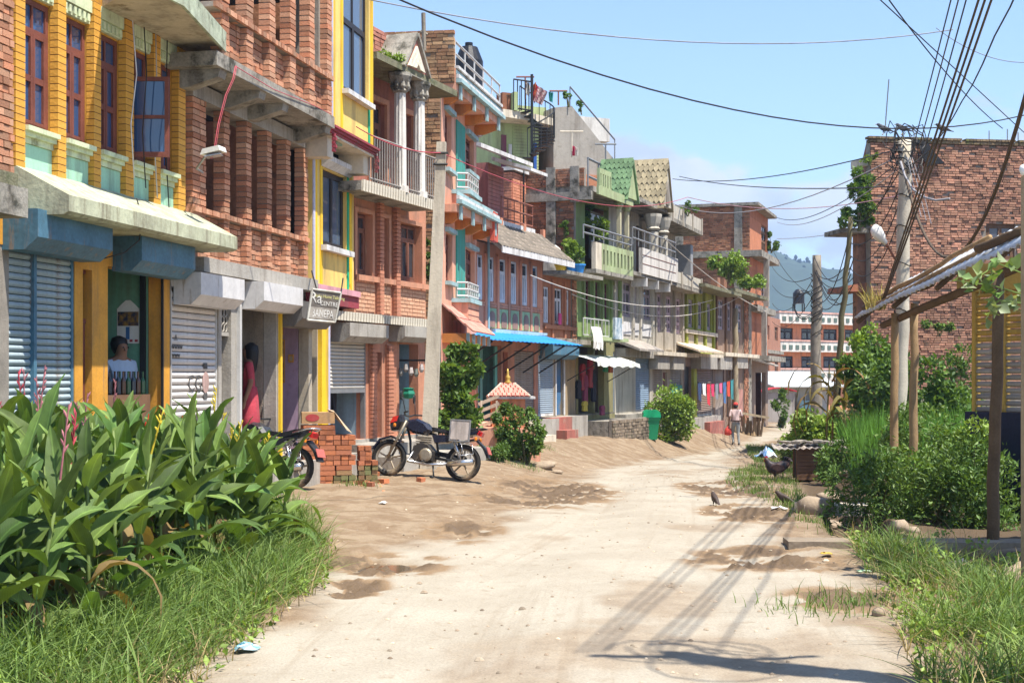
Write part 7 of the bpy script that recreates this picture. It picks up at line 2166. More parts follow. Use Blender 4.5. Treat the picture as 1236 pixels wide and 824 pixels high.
for k, (x_, y_) in enumerate(can_pos):
    z_ = gh(x_, y_) - .03
    h = rnd(.85, 1.2) * (np.interp(y_, [7.9, 9, 11, 13, 15.7], [.85, 1.0, 1.02, .93, .72]))
    px_ = CX + x_ * F / y_
    fk = 'pink' if (px_ < 125 and y_ < 12.5 and random.random() < .32) else 'scarlet' if (100 < px_ < 300 and random.random() < .06) else 'yellow' if (150 < px_ < 330 and random.random() < .2) else 'plain'
    labs = {'pink': 'canna plant with pink flower spike among broad green leaves', 'scarlet': 'canna plant with scarlet bloom in the roadside bed', 'yellow': 'canna plant with thin yellow flower spike in the roadside bed', 'plain': 'leafy canna plant without flowers in the roadside bed'}
    t = thing('canna_plant', labs[fk], 'plant', (x_, y_, z_), 0, glab)
    ln = Vector((rnd(-.08, .14), rnd(-.12, .06), 0))
    MB().tube([(0, 0, 0), ln * .4 + Vector((0, 0, h * .5)), ln + Vector((0, 0, h))], .016, 6, r1=.009).build('stem', stem_m, t, smooth=True)
    nl = random.randint(9, 12); a0 = rnd(0, 6.28)
    for q in range(nl):
        f_ = (q + .3) / nl
        ht = h * (.08 + .88 * f_)
        az = a0 + q * 2.6 + rnd(-.5, .5)
        pitch = R(lerp(28, 74, f_) + rnd(-14, 12))
        sc = rnd(.8, 1.15) * lerp(.8, 1.05, math.sin(math.pi * min(1, f_ + .25)))
        link('leaf', random.choice(dl_m if f_ < .35 and random.random() < .22 else cl_m if f_ < .6 else cl_m[:2] + cl_m[5:7]), t, (ln.x * f_, ln.y * f_, ht), (pitch, rnd(-.3, .3), az), (sc, sc, sc))
    if fk != 'plain':
        b = MB(); top = ln + Vector((0, 0, h)); hh = rnd(.3, .5) if fk == 'pink' else rnd(.22, .36)
        tip = top + Vector((rnd(-.05, .08), 0, hh)); b.tube([top, tip], .007, 4, r1=.004)
        for q in range(7 if fk != 'scarlet' else 5):
            p = top.lerp(tip, .35 + .65 * q / 7); a = rnd(0, 6.28)
            d = Vector((math.cos(a) * .5, math.sin(a) * .5, .9)).normalized()
            L_ = rnd(.035, .07)
            b.tube([p, p + d * L_ * .6, p + d * L_], [.004, .008 if fk != 'scarlet' else .014, .002], 5)
        b.build('flower_spike', {'pink': cbud if random.random() < .6 else cfl, 'scarlet': cred, 'yellow': cyel}[fk], t)

# shrubs
B_ = bush
def gbush(name, lab, px, Y, r, n, size, m, zoff=0.0, **k):
    x_ = (px - CX) * Y / F
    return B_(name, lab, 'bush', (x_, Y, gh(x_, Y) - .05 + zoff), r, n, size, m, **k)
gbush('feathery_shrub', 'low feathery shrub beside the ditch left of the shed posts', 1062, 18.0, (.75, .8, .95), 5200, .075, LEAFD, lobes=16, aspect=.35)
gbush('feathery_shrub', 'dense feathery shrub between the bamboo posts and the dark post', 1132, 17.4, (.85, .9, .95), 6500, .075, LEAF, lobes=18, aspect=.35)
gbush('feathery_shrub', 'feathery shrub pressed against the dark shed post', 1178, 16.6, (.5, .6, 1.05), 3600, .07, LEAFD, lobes=12, aspect=.35)
gbush('feathery_shrub', 'taller pale shrub below the right brick wall', 1128, 21.5, (.85, .9, 1.55), 5200, .085, LEAF, lobes=18, aspect=.4)
gbush('leafy_bush', 'bright sunlit bush in front of the slatted stall', 1180, 16.9, (.32, .4, 1.45), 1500, .08, LEAFB, lobes=14, aspect=.5)
gbush('climbing_bean', 'tall mass of climbing beans beside the round concrete pole', 1054, 32.0, (.8, .8, 2.6), 5600, .14, LEAF, lobes=30, aspect=.65)
gbush('climbing_bean', 'upper shoots of climbing beans below the tin roof', 1046, 33.0, (.5, .5, 3.3), 1800, .13, LEAFB, lobes=20, aspect=.65)
gbush('leafy_bush', 'dark bush under the right brick wall behind the bamboo posts', 1105, 30, (1.3, .9, 2.2), 4200, .13, LEAFD, lobes=18, aspect=.6)
gbush('leafy_bush', 'ragged bush against the right brick wall near the stall', 1148, 33, (1.3, .8, 2.3), 3400, .12, LEAF, lobes=16, aspect=.5)
gbush('leafy_bush', 'round bright bush beside the lane before the knotty pole', 982, 32.0, (.75, .75, .95), 4200, .12, LEAFB, lobes=14, aspect=.6)
gbush('leafy_bush', 'dusty grey-green bush between the lane and the chicken coop', 958, 34.5, (.45, .5, .7), 1500, .10, LEAFD, lobes=9, aspect=.45)
gbush('leafy_bush', 'small dark bush right of the chicken coop', 1012, 25.6, (.55, .5, .75), 2400, .085, LEAFD, lobes=10, aspect=.45)
gbush('leafy_bush', 'slim shrub in front of the grey kiosk', 945, 72, (.6, .6, 2.0), 1300, .16, LEAF, lobes=9, aspect=.5)
gbush('leafy_bush', 'big sunlit bush beside the green dustbin', 803, 46.6, (.95, .8, 1.75), 5200, .13, LEAFB, lobes=20, aspect=.5)
gbush('leafy_bush', 'clipped dark bush in front of the little shrine', 614, 29.2, (.42, .4, 1.28), 3200, .085, LEAFD, lobes=10, aspect=.55)
gbush('leafy_bush', 'dense bush at the right corner of the little shrine', 637, 29.0, (.40, .4, 1.45), 3400, .085, LEAF, lobes=11, aspect=.55)
gbush('leafy_bush', 'low ground shrub between the motorcycle and the shrine', 594, 28.4, (.38, .3, .36), 1100, .07, LEAFD, lobes=7, aspect=.5)
def free_bush(name, lab, px, py, Y, r, n, size, m, **k):
    p = at(px, py, Y)
    return B_(name, lab, 'plant', (p.x, p.y, p.z), r, n, size, m, **k)
free_bush('climbing_vine', 'thick leafy vine climbing beside the leaning concrete pole', 550, 524, 27.4, (.55, .4, 1.95), 3400, .13, LEAF, lobes=24, aspect=.75)
free_bush('climbing_vine', 'thin vine creeping up the gap behind the leaning pole', 521, 395, 28.6, (.14, .12, 2.2), 900, .10, LEAFD, lobes=14, aspect=.7)
free_bush('roof_garden_plant', 'bright pot plant on the low brick roof, leftmost of the row', 681, 323, 40.6, (.42, .35, .9), 1100, .12, LEAFB, lobes=8, aspect=.5)
free_bush('roof_garden_plant', 'dark leafy pot plant on the low brick roof beside the bright one', 697, 325, 41.2, (.5, .4, .75), 1100, .11, LEAF, lobes=8, aspect=.4)
free_bush('roof_garden_plant', 'thin tall plant against the brick side wall', 681, 300, 42, (.15, .12, 1.2), 350, .10, LEAF, lobes=7, aspect=.5)
free_bush('verandah_plant', 'bushy plant trailing over the green verandah rail', 718, 290, 43.5, (.55, .3, .75), 900, .12, LEAFB, lobes=8, aspect=.5)
free_bush('verandah_plant', 'dark hanging foliage inside the green verandah', 709, 272, 43.8, (.3, .2, 1.2), 600, .12, LEAFD, lobes=8, aspect=.5)
free_bush('roof_creeper', 'bright creeper spilling over the olive house roof', 880, 338, 59.5, (1.0, .6, 1.1), 1700, .17, LEAFB, lobes=12, aspect=.6)
free_bush('roof_creeper', 'creeper on the brown house roof edge', 904, 348, 65, (1.0, .6, .8), 1200, .17, LEAFB, lobes=10, aspect=.6)
free_bush('balcony_plant', 'potted shrub on the concrete slab of the tall brick house', 931, 303, 73, (.4, .4, 1.0), 500, .17, LEAF, lobes=6, aspect=.5)
free_bush('planter_shrub', 'leafy shrub growing from the slab of the right brick house', 1036, 275, 44.2, (.6, .5, 1.75), 1900, .15, LEAF, lobes=18, aspect=.6)
free_bush('roof_plant', 'little plant on top of the grey stair wall', 686, 126, 47, (.2, .2, .55), 130, .12, LEAFD, lobes=4)
free_bush('roof_plant', 'small seedling on the white roof parapet', 702, 135, 46.6, (.22, .2, .4), 160, .10, LEAFD, lobes=4)
free_bush('roof_plant', 'weeds on the roof corner of the narrow grey house', 830, 258, 52, (.45, .3, .5), 260, .14, LEAF, lobes=5)
free_bush('wall_moss_plant', 'green ferns on the mossy roof edge beside the small gable', 477, 80, 26.0, (.38, .2, .28), 500, .07, LEAFB, lobes=6)
free_bush('wall_weed', 'weed growing from the middle of the right brick wall', 1132, 402, 43.9, (.75, .25, .45), 500, .13, LEAF, lobes=7)
free_bush('parapet_weed', 'weeds at the top left corner of the right brick house', 1050, 196, 44.2, (.3, .2, .35), 220, .10, LEAFB, lobes=4)
# dried maize
t = thing('maize_plant', 'dried reddish maize plant beside the bamboo pole', 'plant', gb(1010, 30.5))
dry = mat('dry_maize', (.28, .14, .06), .7, .35, isl=.3, col2=(.20, .20, .05), transl=.25)
ml = canna_leaf(.9, .11, 1.9, .3, .8); ml.materials.clear(); ml.materials.append(dry)
ml2 = canna_leaf(.8, .10, 2.6, .3, -.9); ml2.materials.clear(); ml2.materials.append(dry)
for s_ in range(3):
    bx = rnd(-.3, .3); hh = rnd(1.5, 2.1)
    MB().tube([(bx, 0, -.1), (bx + rnd(-.1, .1), 0, hh)], .025, 5, r1=.012).build('stalk', dry, t)
    for q in range(6): link('leaf', random.choice([ml, ml2]), t, (bx, 0, hh * (.3 + .11 * q)), (R(rnd(35, 75)), rnd(-.4, .4), rnd(0, 6.28)))
# leafy twig reaching in from the right edge
t = thing('vine_twig', 'leafy vine twig reaching in front of the stall from the right edge', 'plant', (0, 0, 0))
tw_ = [[at(1250, 300 + 6 * k, 12.0) + Vector((.1, 0, .1 * k)) for k in (0,)][0], at(1215, 322, 12), at(1185, 350, 12), at(1160, 336, 12), at(1135, 342, 12)]
b = MB(); b.tube([at(1250, 336, 12.2), at(1205, 318, 12.1), at(1165, 345, 12)], .008, 5, r1=.004); b.tube([at(1250, 360, 12), at(1200, 345, 12), at(1150, 338, 12)], .008, 5, r1=.003); b.tube([at(1250, 368, 12.1), at(1205, 362, 12), at(1190, 385, 12)], .007, 5, r1=.003)
b.build('stems', mat('green_stem', (.18, .26, .06), .6), t)
lv_ = mat('vine_leaf', (.14, .24, .06), .5, .25, 4, 20, 0, isl=.3, col2=(.36, .42, .24), transl=.3)
me_ = leaf_cloud(np.array([[0, 0, 0.0]]), .11, .8, 0, None, lv_, 'leaf')
for k in range(60):
    t_ = random.random(); cv = random.choice((((1250, 336), (1205, 318), (1165, 345)), ((1250, 360), (1200, 345), (1150, 338)), ((1250, 368), (1205, 362), (1190, 385))))
    a_, b_, c__ = [Vector(q) for q in cv]; p = a_.lerp(b_, t_ * 2) if t_ < .5 else b_.lerp(c__, t_ * 2 - 1)
    link('leaf', me_, t, at(p.x + rnd(-6, 6), p.y + rnd(-12, 14), 12 + rnd(-.15, .15)), (rnd(-1, 1), rnd(-1, 1), rnd(0, 6.28)), [rnd(.6, 1.2)] * 3)
P = np.array([at(px, 374, Y) for px, Y in zip(nrng.uniform(1044, 1068, 120), nrng.uniform(19.6, 20.4, 120))])
blades(P, .55, .008, mat('straw', (.42, .34, .08), .7, .3, isl=.3, transl=.2), 'roof_straw', 'tuft of dry yellow grass growing on the tin roof edge', lean=.9, seg=3)
# == street things
def skin_mesh(name, V, Ed, Rd, m_list, pick=None, sub=2, root=0):
    """one continuous body grown over a skeleton"""
    me = bpy.data.meshes.new(name); me.from_pydata([tuple(v) for v in V], Ed, []); me.update()
    o = bpy.data.objects.new('tmp', me); COL.objects.link(o)
    o.modifiers.new('Skin', 'SKIN'); s = o.modifiers.new('Sub', 'SUBSURF'); s.levels = sub; s.render_levels = sub
    for i, r in enumerate(Rd):
        me.skin_vertices[0].data[i].radius = (r, r) if not isinstance(r, tuple) else r
        me.skin_vertices[0].data[i].use_root = (i == root)
    bpy.context.view_layer.update()
    out = bpy.data.meshes.new_from_object(o.evaluated_get(bpy.context.evaluated_depsgraph_get()))
    bpy.data.objects.remove(o)
    out.name = name; out.materials.clear()
    for m_ in m_list: out.materials.append(m_)
    for p in out.polygons:
        p.use_smooth = True
        if pick: p.material_index = pick(p.center)
    return out
skinm = mat('skin_brown', (.24, .12, .07), .6, .15, bump=0); hairm = mat('hair_black', (.012, .01, .01), .5, .2)
def person_mesh(name, H, pose, mats_, pick):
    """pose: joints in metres, z up, facing +y (away from the camera)"""
    J = pose
    names = list(J.keys())
    ix = {n: i for i, n in enumerate(names)}
    E = [('pel', 'belly'), ('belly', 'chest'), ('chest', 'neck'), ('neck', 'head'), ('head', 'crown')]
    for s in 'lr':
        E += [('pel', 'hip' + s), ('hip' + s, 'kn' + s), ('kn' + s, 'an' + s), ('an' + s, 'toe' + s), ('chest', 'sh' + s), ('sh' + s, 'el' + s), ('el' + s, 'wr' + s), ('wr' + s, 'ha' + s), ('ha' + s, 'fi' + s), ('wr' + s, 'th' + s)]
    rad = {'pel': (.145, .11), 'belly': (.135, .10), 'chest': (.155, .105), 'neck': .055, 'head': (.085, .10), 'crown': (.07, .085)}
    for s in 'lr':
        rad.update({'hip' + s: .09, 'kn' + s: .062, 'an' + s: .042, 'toe' + s: .04, 'sh' + s: .062, 'el' + s: .045, 'wr' + s: .032, 'ha' + s: .034, 'fi' + s: .018, 'th' + s: .014})
    return skin_mesh(name, [J[n] for n in names], [(ix[a], ix[b]) for a, b in E], [rad[n] for n in names], mats_, pick)
def std_pose(**k):
    J = {'pel': (0, 0, .93), 'belly': (0, .01, 1.10), 'chest': (0, .0, 1.32), 'neck': (0, .01, 1.46), 'head': (0, .03, 1.56), 'crown': (0, .02, 1.64)}
    for s, q in (('l', -1), ('r', 1)):
        J.update({'hip' + s: (.09 * q, 0, .88), 'kn' + s: (.095 * q, .03, .48), 'an' + s: (.10 * q, -.02, .09), 'toe' + s: (.11 * q, .14, .04), 'sh' + s: (.18 * q, 0, 1.38), 'el' + s: (.24 * q, -.03, 1.12), 'wr' + s: (.25 * q, .05, .87), 'ha' + s: (.25 * q, .07, .80), 'fi' + s: (.245 * q, .085, .71), 'th' + s: (.225 * q, .105, .80)})
    J.update(k)
    return J
def pick_clothes(c):
    if c.z > 1.42 or (abs(c.x) > .19 and c.z < 1.17 and c.z > .6): return 0
    if c.z > .93: return 1
    if c.z > .09: return 2
    return 3
shirt = mat('pale_pink_shirt', (.70, .52, .50), .9, .12, 5, 30, .1); jeans = mat('grey_jeans', (.30, .33, .34), .9, .25, 5, 40, .1); shoe = mat('dark_shoe', (.03, .025, .02), .7)
pY = 56.0; px_ = (888 - CX) * pY / F
man = thing('person', 'person in red cap, pale pink shirt and grey jeans walking away', 'person', (px_, pY, gh(px_, pY)))
J = std_pose(knl=(-.10, .16, .50), anl=(-.10, .02, .14), toel=(-.11, .16, .05), knr=(.09, -.02, .47), anr=(.10, -.16, .09), toer=(.11, -.01, .04), ell=(-.25, -.05, 1.12), wrl=(-.27, .02, .88), hal=(-.27, .03, .81), fil=(-.265, .03, .73), thl=(-.245, .06, .80), elr=(.24, .0, 1.12), wrr=(.27, .12, .90), har=(.27, .15, .83), fir=(.27, .17, .75), thr=(.25, .18, .84))
link('body', person_mesh('body', 1.7, J, [skinm, shirt, jeans, shoe], pick_clothes), man)
# red cap with a peak, hair below it
MB().lathe([(.098, 1.585), (.103, 1.62), (.085, 1.675), (.05, 1.70), (.01, 1.705)], (0, .025, 0), 14).prism([(-.06, .10), (.06, .10), (.05, .19), (-.05, .19)], 1.59, 1.602, 'z').build('cap', mat('red_cap', (.55, .05, .04), .8, .15), man, smooth=True)
MB().lathe([(.07, 1.50), (.094, 1.53), (.098, 1.584)], (0, .012, 0), 12).build('hair', hairm, man, smooth=True)
MB().prism([(-.2, 1.0), (.2, 1.0), (.19, .96), (-.19, .96)], -.115, .115, 'y').build('belt', mat('belt_brown', (.05, .03, .02), .6), man)
bag = thing('red_bag', 'red plastic bag held by the walking person', 'bag', (px_ - .30, pY + .03, gh(px_, pY) + .40))
MB().lathe([(.05, 0), (.13, .02), (.15, .12), (.12, .26), (.05, .33), (.02, .42)], n=9, xf=Matrix.Diagonal((1, .6, 1, 1))).build('sack', mat('red_plastic', (.60, .07, .05), .45, .2), bag, smooth=True)
MB().tube([(-.03, 0, .32), (0, 0, .44), (.03, 0, .32)], .008, 4).build('handle', mat('red_plastic', (0, 0, 0)), bag)
# boy behind the counter in the green shop
oo = next(o for o in [-.05 * k for k in range(3, 40)] if A.u(145, o) > us1A - .30)
p = A.w(A.u(145, oo), oo, .50)
boy = thing('person', 'person with black hair and pale blue shirt behind the shop counter', 'person', p, math.atan2(A.d.y, A.d.x) + R(150))
link('body', person_mesh('body', 1.5, std_pose(), [skinm, mat('pale_blue_shirt', (.38, .48, .62), .9, .1), jeans, shoe], pick_clothes), boy)
MB().lathe([(.06, 1.50), (.098, 1.56), (.108, 1.62), (.09, 1.69), (.02, 1.72)], (0, -.025, 0), 14).build('hair', hairm, boy, smooth=True)
fb = MB()
for sx in (-.035, .035): fb.lathe([(.010, 0), (.012, .006), (.004, .01)], n=8, xf=Matrix.Translation((sx, .118, 1.575)) @ Matrix.Rotation(R(-90), 4, 'X'))
fb.build('eyes', mat('eye_dark', (.01, .01, .01), .3), boy)
MB().prism([(.11, 1.575), (.135, 1.535), (.11, 1.53)], -.012, .012, 'x').build('nose', skinm, boy)
# woman in red inside the brick room
oo = next(o for o in [-.05 * k for k in range(3, 40)] if Bh.u(301, o) > Bh.u(335.5) - .34)
p = Bh.w(Bh.u(301, oo), oo, .52)
wom = thing('person', 'person in long red dress with dark hair standing inside the brick doorway', 'person', p, math.atan2(Bh.d.y, Bh.d.x) + R(20))
link('body', person_mesh('body', 1.55, std_pose(), [skinm, mat('red_dress', (.42, .05, .07), .85, .25, 8), mat('red_dress', (0, 0, 0)), shoe], pick_clothes), wom)
MB().lathe([(.10, .25), (.22, .27), (.21, .6), (.175, .95), (.15, 1.05)], n=14, xf=Matrix.Diagonal((1, .75, 1, 1))).build('skirt', mat('red_dress', (0, 0, 0)), wom, smooth=True)
MB().lathe([(.03, 1.22), (.075, 1.30), (.10, 1.45), (.11, 1.58), (.10, 1.66), (.03, 1.71)], (0, -.03, 0), 12).build('hair', hairm, wom, smooth=True)
ch = thing('red_chair', 'red plastic chair inside the brick doorway', 'chair', Bh.w(Bh.u(318, -.3), -.3, .52), math.atan2(Bh.d.y, Bh.d.x) + .4)
rc = mat('red_chair_plastic', (.35, .02, .05), .4, .1)
MB().box(-.2, .2, -.2, .2, .40, .43).build('seat', rc, ch); MB().box(-.2, .2, .18, .21, .43, .80).build('backrest', rc, ch)
for sx in (-.18, .18):
    for sy in (-.18, .18): MB().tube([(sx, sy, .40), (sx * 1.15, sy * 1.15, 0)], .018, 5).build('leg', rc, ch)

# hen and birds
def bird(name, lab, cat, loc, rz, s, bodyc, kind='hen', grp=None):
    t = thing(name, lab, cat, loc, rz, grp)
    if kind == 'hen':
        V = [(0, 0, .24), (.08, 0, .26), (.14, 0, .34), (.17, 0, .42), (.20, 0, .425), (-.10, 0, .27), (-.20, 0, .34), (-.26, 0, .38), (.01, .05, .16), (.01, .055, .09), (.01, -.05, .16), (.01, -.055, .09)]
        Ed = [(0, 1), (1, 2), (2, 3), (3, 4), (0, 5), (5, 6), (6, 7), (0, 8), (8, 9), (0, 10), (10, 11)]
        Rd = [(.115, .125), (.10, .115), (.06, .065), (.042, .045), (.02, .02), (.10, .11), (.06, .08), (.02, .05), .04, .012, .04, .012]
    else:
        V = [(0, 0, .10), (.05, 0, .125), (.085, 0, .165), (.115, 0, .165), (-.06, 0, .085), (-.12, 0, .055), (-.17, 0, .04), (.01, .015, .06), (.01, .018, .03), (.01, -.015, .06), (.01, -.018, .03)]
        Ed = [(0, 1), (1, 2), (2, 3), (0, 4), (4, 5), (5, 6), (0, 7), (7, 8), (0, 9), (9, 10)]
        Rd = [(.042, .045), (.038, .04), (.025, .026), (.012, .012), (.03, .03), (.02, .01), (.018, .005), .012, .005, .012, .005]
    bm_ = skin_mesh('body', [Vector(v) * s for v in V], Ed, [tuple(q * s for q in r) if isinstance(r, tuple) else r * s for r in Rd], [bodyc], sub=2)
    link('body', bm_, t)
    legm = mat('bird_leg_yellow', (.45, .30, .06), .6)
    for sy in (-1, 1):
        yy = (.055 if kind == 'hen' else .018) * sy * s; zz = (.10 if kind == 'hen' else .04) * s
        b = MB(); b.tube([(.01 * s, yy, zz), (.012 * s, yy, .008)], .008 * s * (1 if kind == 'hen' else .5), 5)
        for a in (-.5, 0, .5): b.tube([(.012 * s, yy, .008), (.012 * s + .05 * s * math.cos(a) * (1 if kind == 'hen' else .4), yy + .05 * s * math.sin(a) * (1 if kind == 'hen' else .4), .004)], .005 * s, 4)
        b.build('leg', legm, t)
    if kind == 'hen':
        red = mat('comb_red', (.45, .02, .02), .6)
        MB().prism([(.14 * s, .44 * s), (.20 * s, .445 * s), (.195 * s, .475 * s), (.175 * s, .46 * s), (.16 * s, .485 * s), (.145 * s, .465 * s), (.125 * s, .47 * s)], -.006 * s, .006 * s, 'y').build('comb', red, t)
        MB().tube([(.195 * s, 0, .41 * s), (.20 * s, 0, .37 * s)], [.006 * s, .013 * s], 5).build('wattle', red, t)
        for sy in (-1, 1): MB().prism([(.07 * s, .30 * s), (-.02 * s, .33 * s), (-.14 * s, .30 * s), (-.16 * s, .24 * s), (-.04 * s, .20 * s), (.05 * s, .24 * s)], .085 * s * sy, .098 * s * sy, 'y').build('wing', mat('hen_wing', (.10, .035, .02), .7, .5, 20, isl=.2, col2=(.04, .03, .03)), t)
        b = MB()
        for k in range(9):
            a = R(25 + 8 * k); b.tube([(-.16 * s, .02 * s * (k % 3 - 1), .33 * s), (-.16 * s - .09 * s * math.cos(a), .03 * s * (k % 3 - 1), .33 * s + .13 * s * math.sin(a)), (-.16 * s - .16 * s * math.cos(a * .8), .035 * s * (k % 3 - 1), .33 * s + .14 * s * math.sin(a * .8))], [.012 * s, .018 * s, .004 * s], 4)
        b.build('tail_feathers', bodyc, t)
    MB().tube([((.205 if kind == 'hen' else .112) * s, 0, (.42 if kind == 'hen' else .165) * s), ((.235 if kind == 'hen' else .138) * s, 0, (.41 if kind == 'hen' else .16) * s)], [.010 * s * (1 if kind == 'hen' else .8), .002 * s], 5).build('beak', legm, t)
    return t
henm = mat('hen_dark', (.018, .015, .02), .5, .4, 12, 40, .2, col2=(.06, .03, .025))
hx, hy = gp(936, 575, -.1)
bird('hen', 'dark hen with red comb standing on the grass beside the lane', 'hen', (hx, hy, gh(hx, hy)), R(172), 1.0, henm)
mynam = mat('myna_brown', (.06, .04, .03), .6, .3)
for k, (px, py, rz, lab) in enumerate(((946, 610, 150, 'brown bird standing by the mud on the right'), (863, 608, 100, 'brown bird standing alone in the lane'))):
    x_, y_ = gp(px, py, -.07); bird('myna_bird', lab, 'bird', (x_, y_, gh(x_, y_)), R(rz), 1.15, mynam, 'small', 'birds on the ground')
for k, (px, py, lab) in enumerate(((1067, 162, 'dark bird on the left corner of the right brick roof'), (1090, 163, 'dark bird beside the pole top on the right brick roof'), (1138, 165, 'dark bird far along the right brick roof'))):
    p = at(px, py, 44.6); p.z = RB.z(1060, 163) + .02
    bird('pigeon', lab, 'bird', (p.x, p.y, p.z), R(170), 2.0, mat('pigeon_grey', (.05, .05, .06), .6, .3), 'small', 'birds on the right roof')

# motorcycles
def motorcycle(name, lab, rear, front, lean, paint, full=True):
    rear, front = Vector(rear), Vector(front)
    d = front - rear; L_ = d.length
    t = thing(name, lab, 'motorcycle', rear)
    ex = d.normalized(); ey = Vector((0, 0, 1)).cross(ex).normalized(); ez = ex.cross(ey)
    Mx = Matrix((ex, ey, ez)).transposed().to_4x4() @ Matrix.Rotation(lean, 4, 'X')
    t.rotation_euler = Mx.to_euler()
    wb = 1.27
    blk_ = mat('tyre_rubber', (.02, .018, .016), .85, .3, 8, 40, .2, dirt=(.22, .16, .1), dirt_amt=.45)
    alloy = mat('dusty_alloy', (.30, .26, .20), .5, .3, 6, 40, .1, metal=.5, dirt=(.3, .22, .13), dirt_amt=.4)
    chrome = mat('chrome', (.6, .6, .6), .2, .1, metal=.9, bump=0)
    blkp = mat('black_engine', (.04, .035, .03), .5, .3, dirt=(.2, .15, .1), dirt_amt=.4)
    def wheel(cx, r_, par):
        w = bpy.data.objects.new('wheel', None); COL.objects.link(w); w.parent = par; w.location = (cx, 0, r_)
        n = 28; prof = [(r_ - .075, -.035), (r_ - .03, -.05), (r_ - .008, -.03), (r_, 0), (r_ - .008, .03), (r_ - .03, .05), (r_ - .075, .035)]
        xf = Matrix.Rotation(R(90), 4, 'X')
        v, q = [], []
        for i in range(n):
            a = 2 * math.pi * i / n
            for rr_, yy in prof: v.append((rr_ * math.cos(a), yy, rr_ * math.sin(a)))
        k = len(prof)
        for i in range(n):
            for j in range(k): q.append((i * k + j, i * k + (j + 1) % k, ((i + 1) % n) * k + (j + 1) % k, ((i + 1) % n) * k + j))
        MB().add(v, q).build('tyre', blk_, w, smooth=True)
        b = MB(); v, q = [], []
        prof2 = [(r_ - .076, -.03), (r_ - .10, -.02), (r_ - .10, .02), (r_ - .076, .03)]
        for i in range(n):
            a = 2 * math.pi * i / n
            for rr_, yy in prof2: v.append((rr_ * math.cos(a), yy, rr_ * math.sin(a)))
        for i in range(n):
            for j in range(4): q.append((i * 4 + j, i * 4 + (j + 1) % 4, ((i + 1) % n) * 4 + (j + 1) % 4, ((i + 1) % n) * 4 + j))
        b.add(v, q).lathe([(.055, -.05), (.055, .05)], n=12, xf=xf)
        b.build('rim', alloy, w)
        for i in range(5):
            a = 2 * math.pi * i / 5 + .3
            MB().tube([(.04 * math.cos(a), 0, .04 * math.sin(a)), ((r_ - .09) * math.cos(a + .12), 0, (r_ - .09) * math.sin(a + .12))], .016, 5).build('spoke', alloy, w)
        return w
    wheel(0, .30, t); wheel(wb, .30, t)
    def tb(nm, m_, *runs, sm=True):
        b = MB()
        for pts, r_ in runs: b.tube(pts, r_, 8)
        return b.build(nm, m_, t, smooth=sm)
    def pr(nm, m_, prof, w, bev=.8):
        b = MB(); k = len(prof); cx = sum(p[0] for p in prof) / k; cz = sum(p[1] for p in prof) / k
        v = []
        for yy, s in ((-w, bev), (-w * .6, 1), (w * .6, 1), (w, bev)): v += [(cx + (x_ - cx) * s, yy, cz + (z_ - cz) * s) for x_, z_ in prof]
        q = [tuple(range(k))[::-1], tuple(range(3 * k, 4 * k))]
        for j in range(3): q += [(j * k + i, j * k + (i + 1) % k, (j + 1) * k + (i + 1) % k, (j + 1) * k + i) for i in range(k)]
        return b.add(v, q).build(nm, m_, t)
    for sy in (-.085, .085): tb('fork', alloy, ([(wb, sy, .30), (wb - .16, sy, .66), (wb - .27, sy * .9, .92)], .022))
    pr('front_fender', paint, [(wb + .30, .42), (wb + .18, .60), (wb - .02, .665), (wb - .22, .58), (wb - .20, .56), (wb - .02, .635), (wb + .16, .575), (wb + .27, .42)], .065, 1)
    hl = pr('headlamp_cowl', mat('cowl_black', (.02, .02, .025), .3), [(wb - .02, .74), (wb + .01, .86), (wb - .06, .98), (wb - .17, 1.02), (wb - .20, .90), (wb - .14, .76)], .12, .7)
    MB().prism([(wb + .0, .86), (wb - .05, .97), (wb - .14, .99), (wb - .12, .90)], -.124, .124, 'y').build('cowl_decal', mat('decal_red', (.60, .03, .02), .35), hl)
    MB().prism([(wb - .01, .75), (wb + .02, .84), (wb - .06, .85), (wb - .09, .76)], -.075, .075, 'y').build('headlamp', mat('lamp_lens', (.45, .45, .40), .15), hl)
    tb('handlebar', mat('bar_black', (.02, .02, .02), .4), ([(wb - .38, -.36, 1.05), (wb - .28, -.25, 1.04), (wb - .25, -.1, 1.0), (wb - .25, .1, 1.0), (wb - .28, .25, 1.04), (wb - .38, .36, 1.05)], .014))
    for sy in (-1, 1):
        m_o = tb('mirror_stem', mat('bar_black', (0, 0, 0)), ([(wb - .30, .24 * sy, 1.04), (wb - .26, .30 * sy, 1.22), (wb - .24, .32 * sy, 1.27)], .007))
        MB().lathe([(.01, -.012), (.055, -.008), (.058, .006), (.03, .012)], n=12, xf=Matrix.Translation((wb - .23, .33 * sy, 1.31)) @ Matrix.Rotation(R(90), 4, 'Y') @ Matrix.Diagonal((1.3, .9, 1, 1))).build('mirror', mat('bar_black', (0, 0, 0)), m_o)
    for sy in (-1, 1):
        MB().lathe([(.01, 0), (.025, .01), (.025, .05), (.01, .06)], (wb - .10, .16 * sy, .80), 8).build('indicator', mat('amber_lens', (.70, .22, .02), .3), t)
        MB().lathe([(.01, 0), (.025, .01), (.025, .05), (.01, .06)], (-.22, .13 * sy, .66), 8).build('indicator', mat('amber_lens', (0, 0, 0)), t)
    pr('fuel_tank', paint, [(wb - .25, .82), (wb - .30, .93), (wb - .45, .965), (wb - .62, .90), (wb - .74, .78), (wb - .62, .70), (wb - .40, .72)], .135, .72)
    pr('seat', mat('seat_vinyl', (.022, .022, .024), .55, .2), [(wb - .70, .78), (wb - .72, .84), (wb - 1.0, .80), (wb - 1.30, .86), (wb - 1.46, .87), (wb - 1.44, .80), (wb - 1.05, .73)], .115, .85)
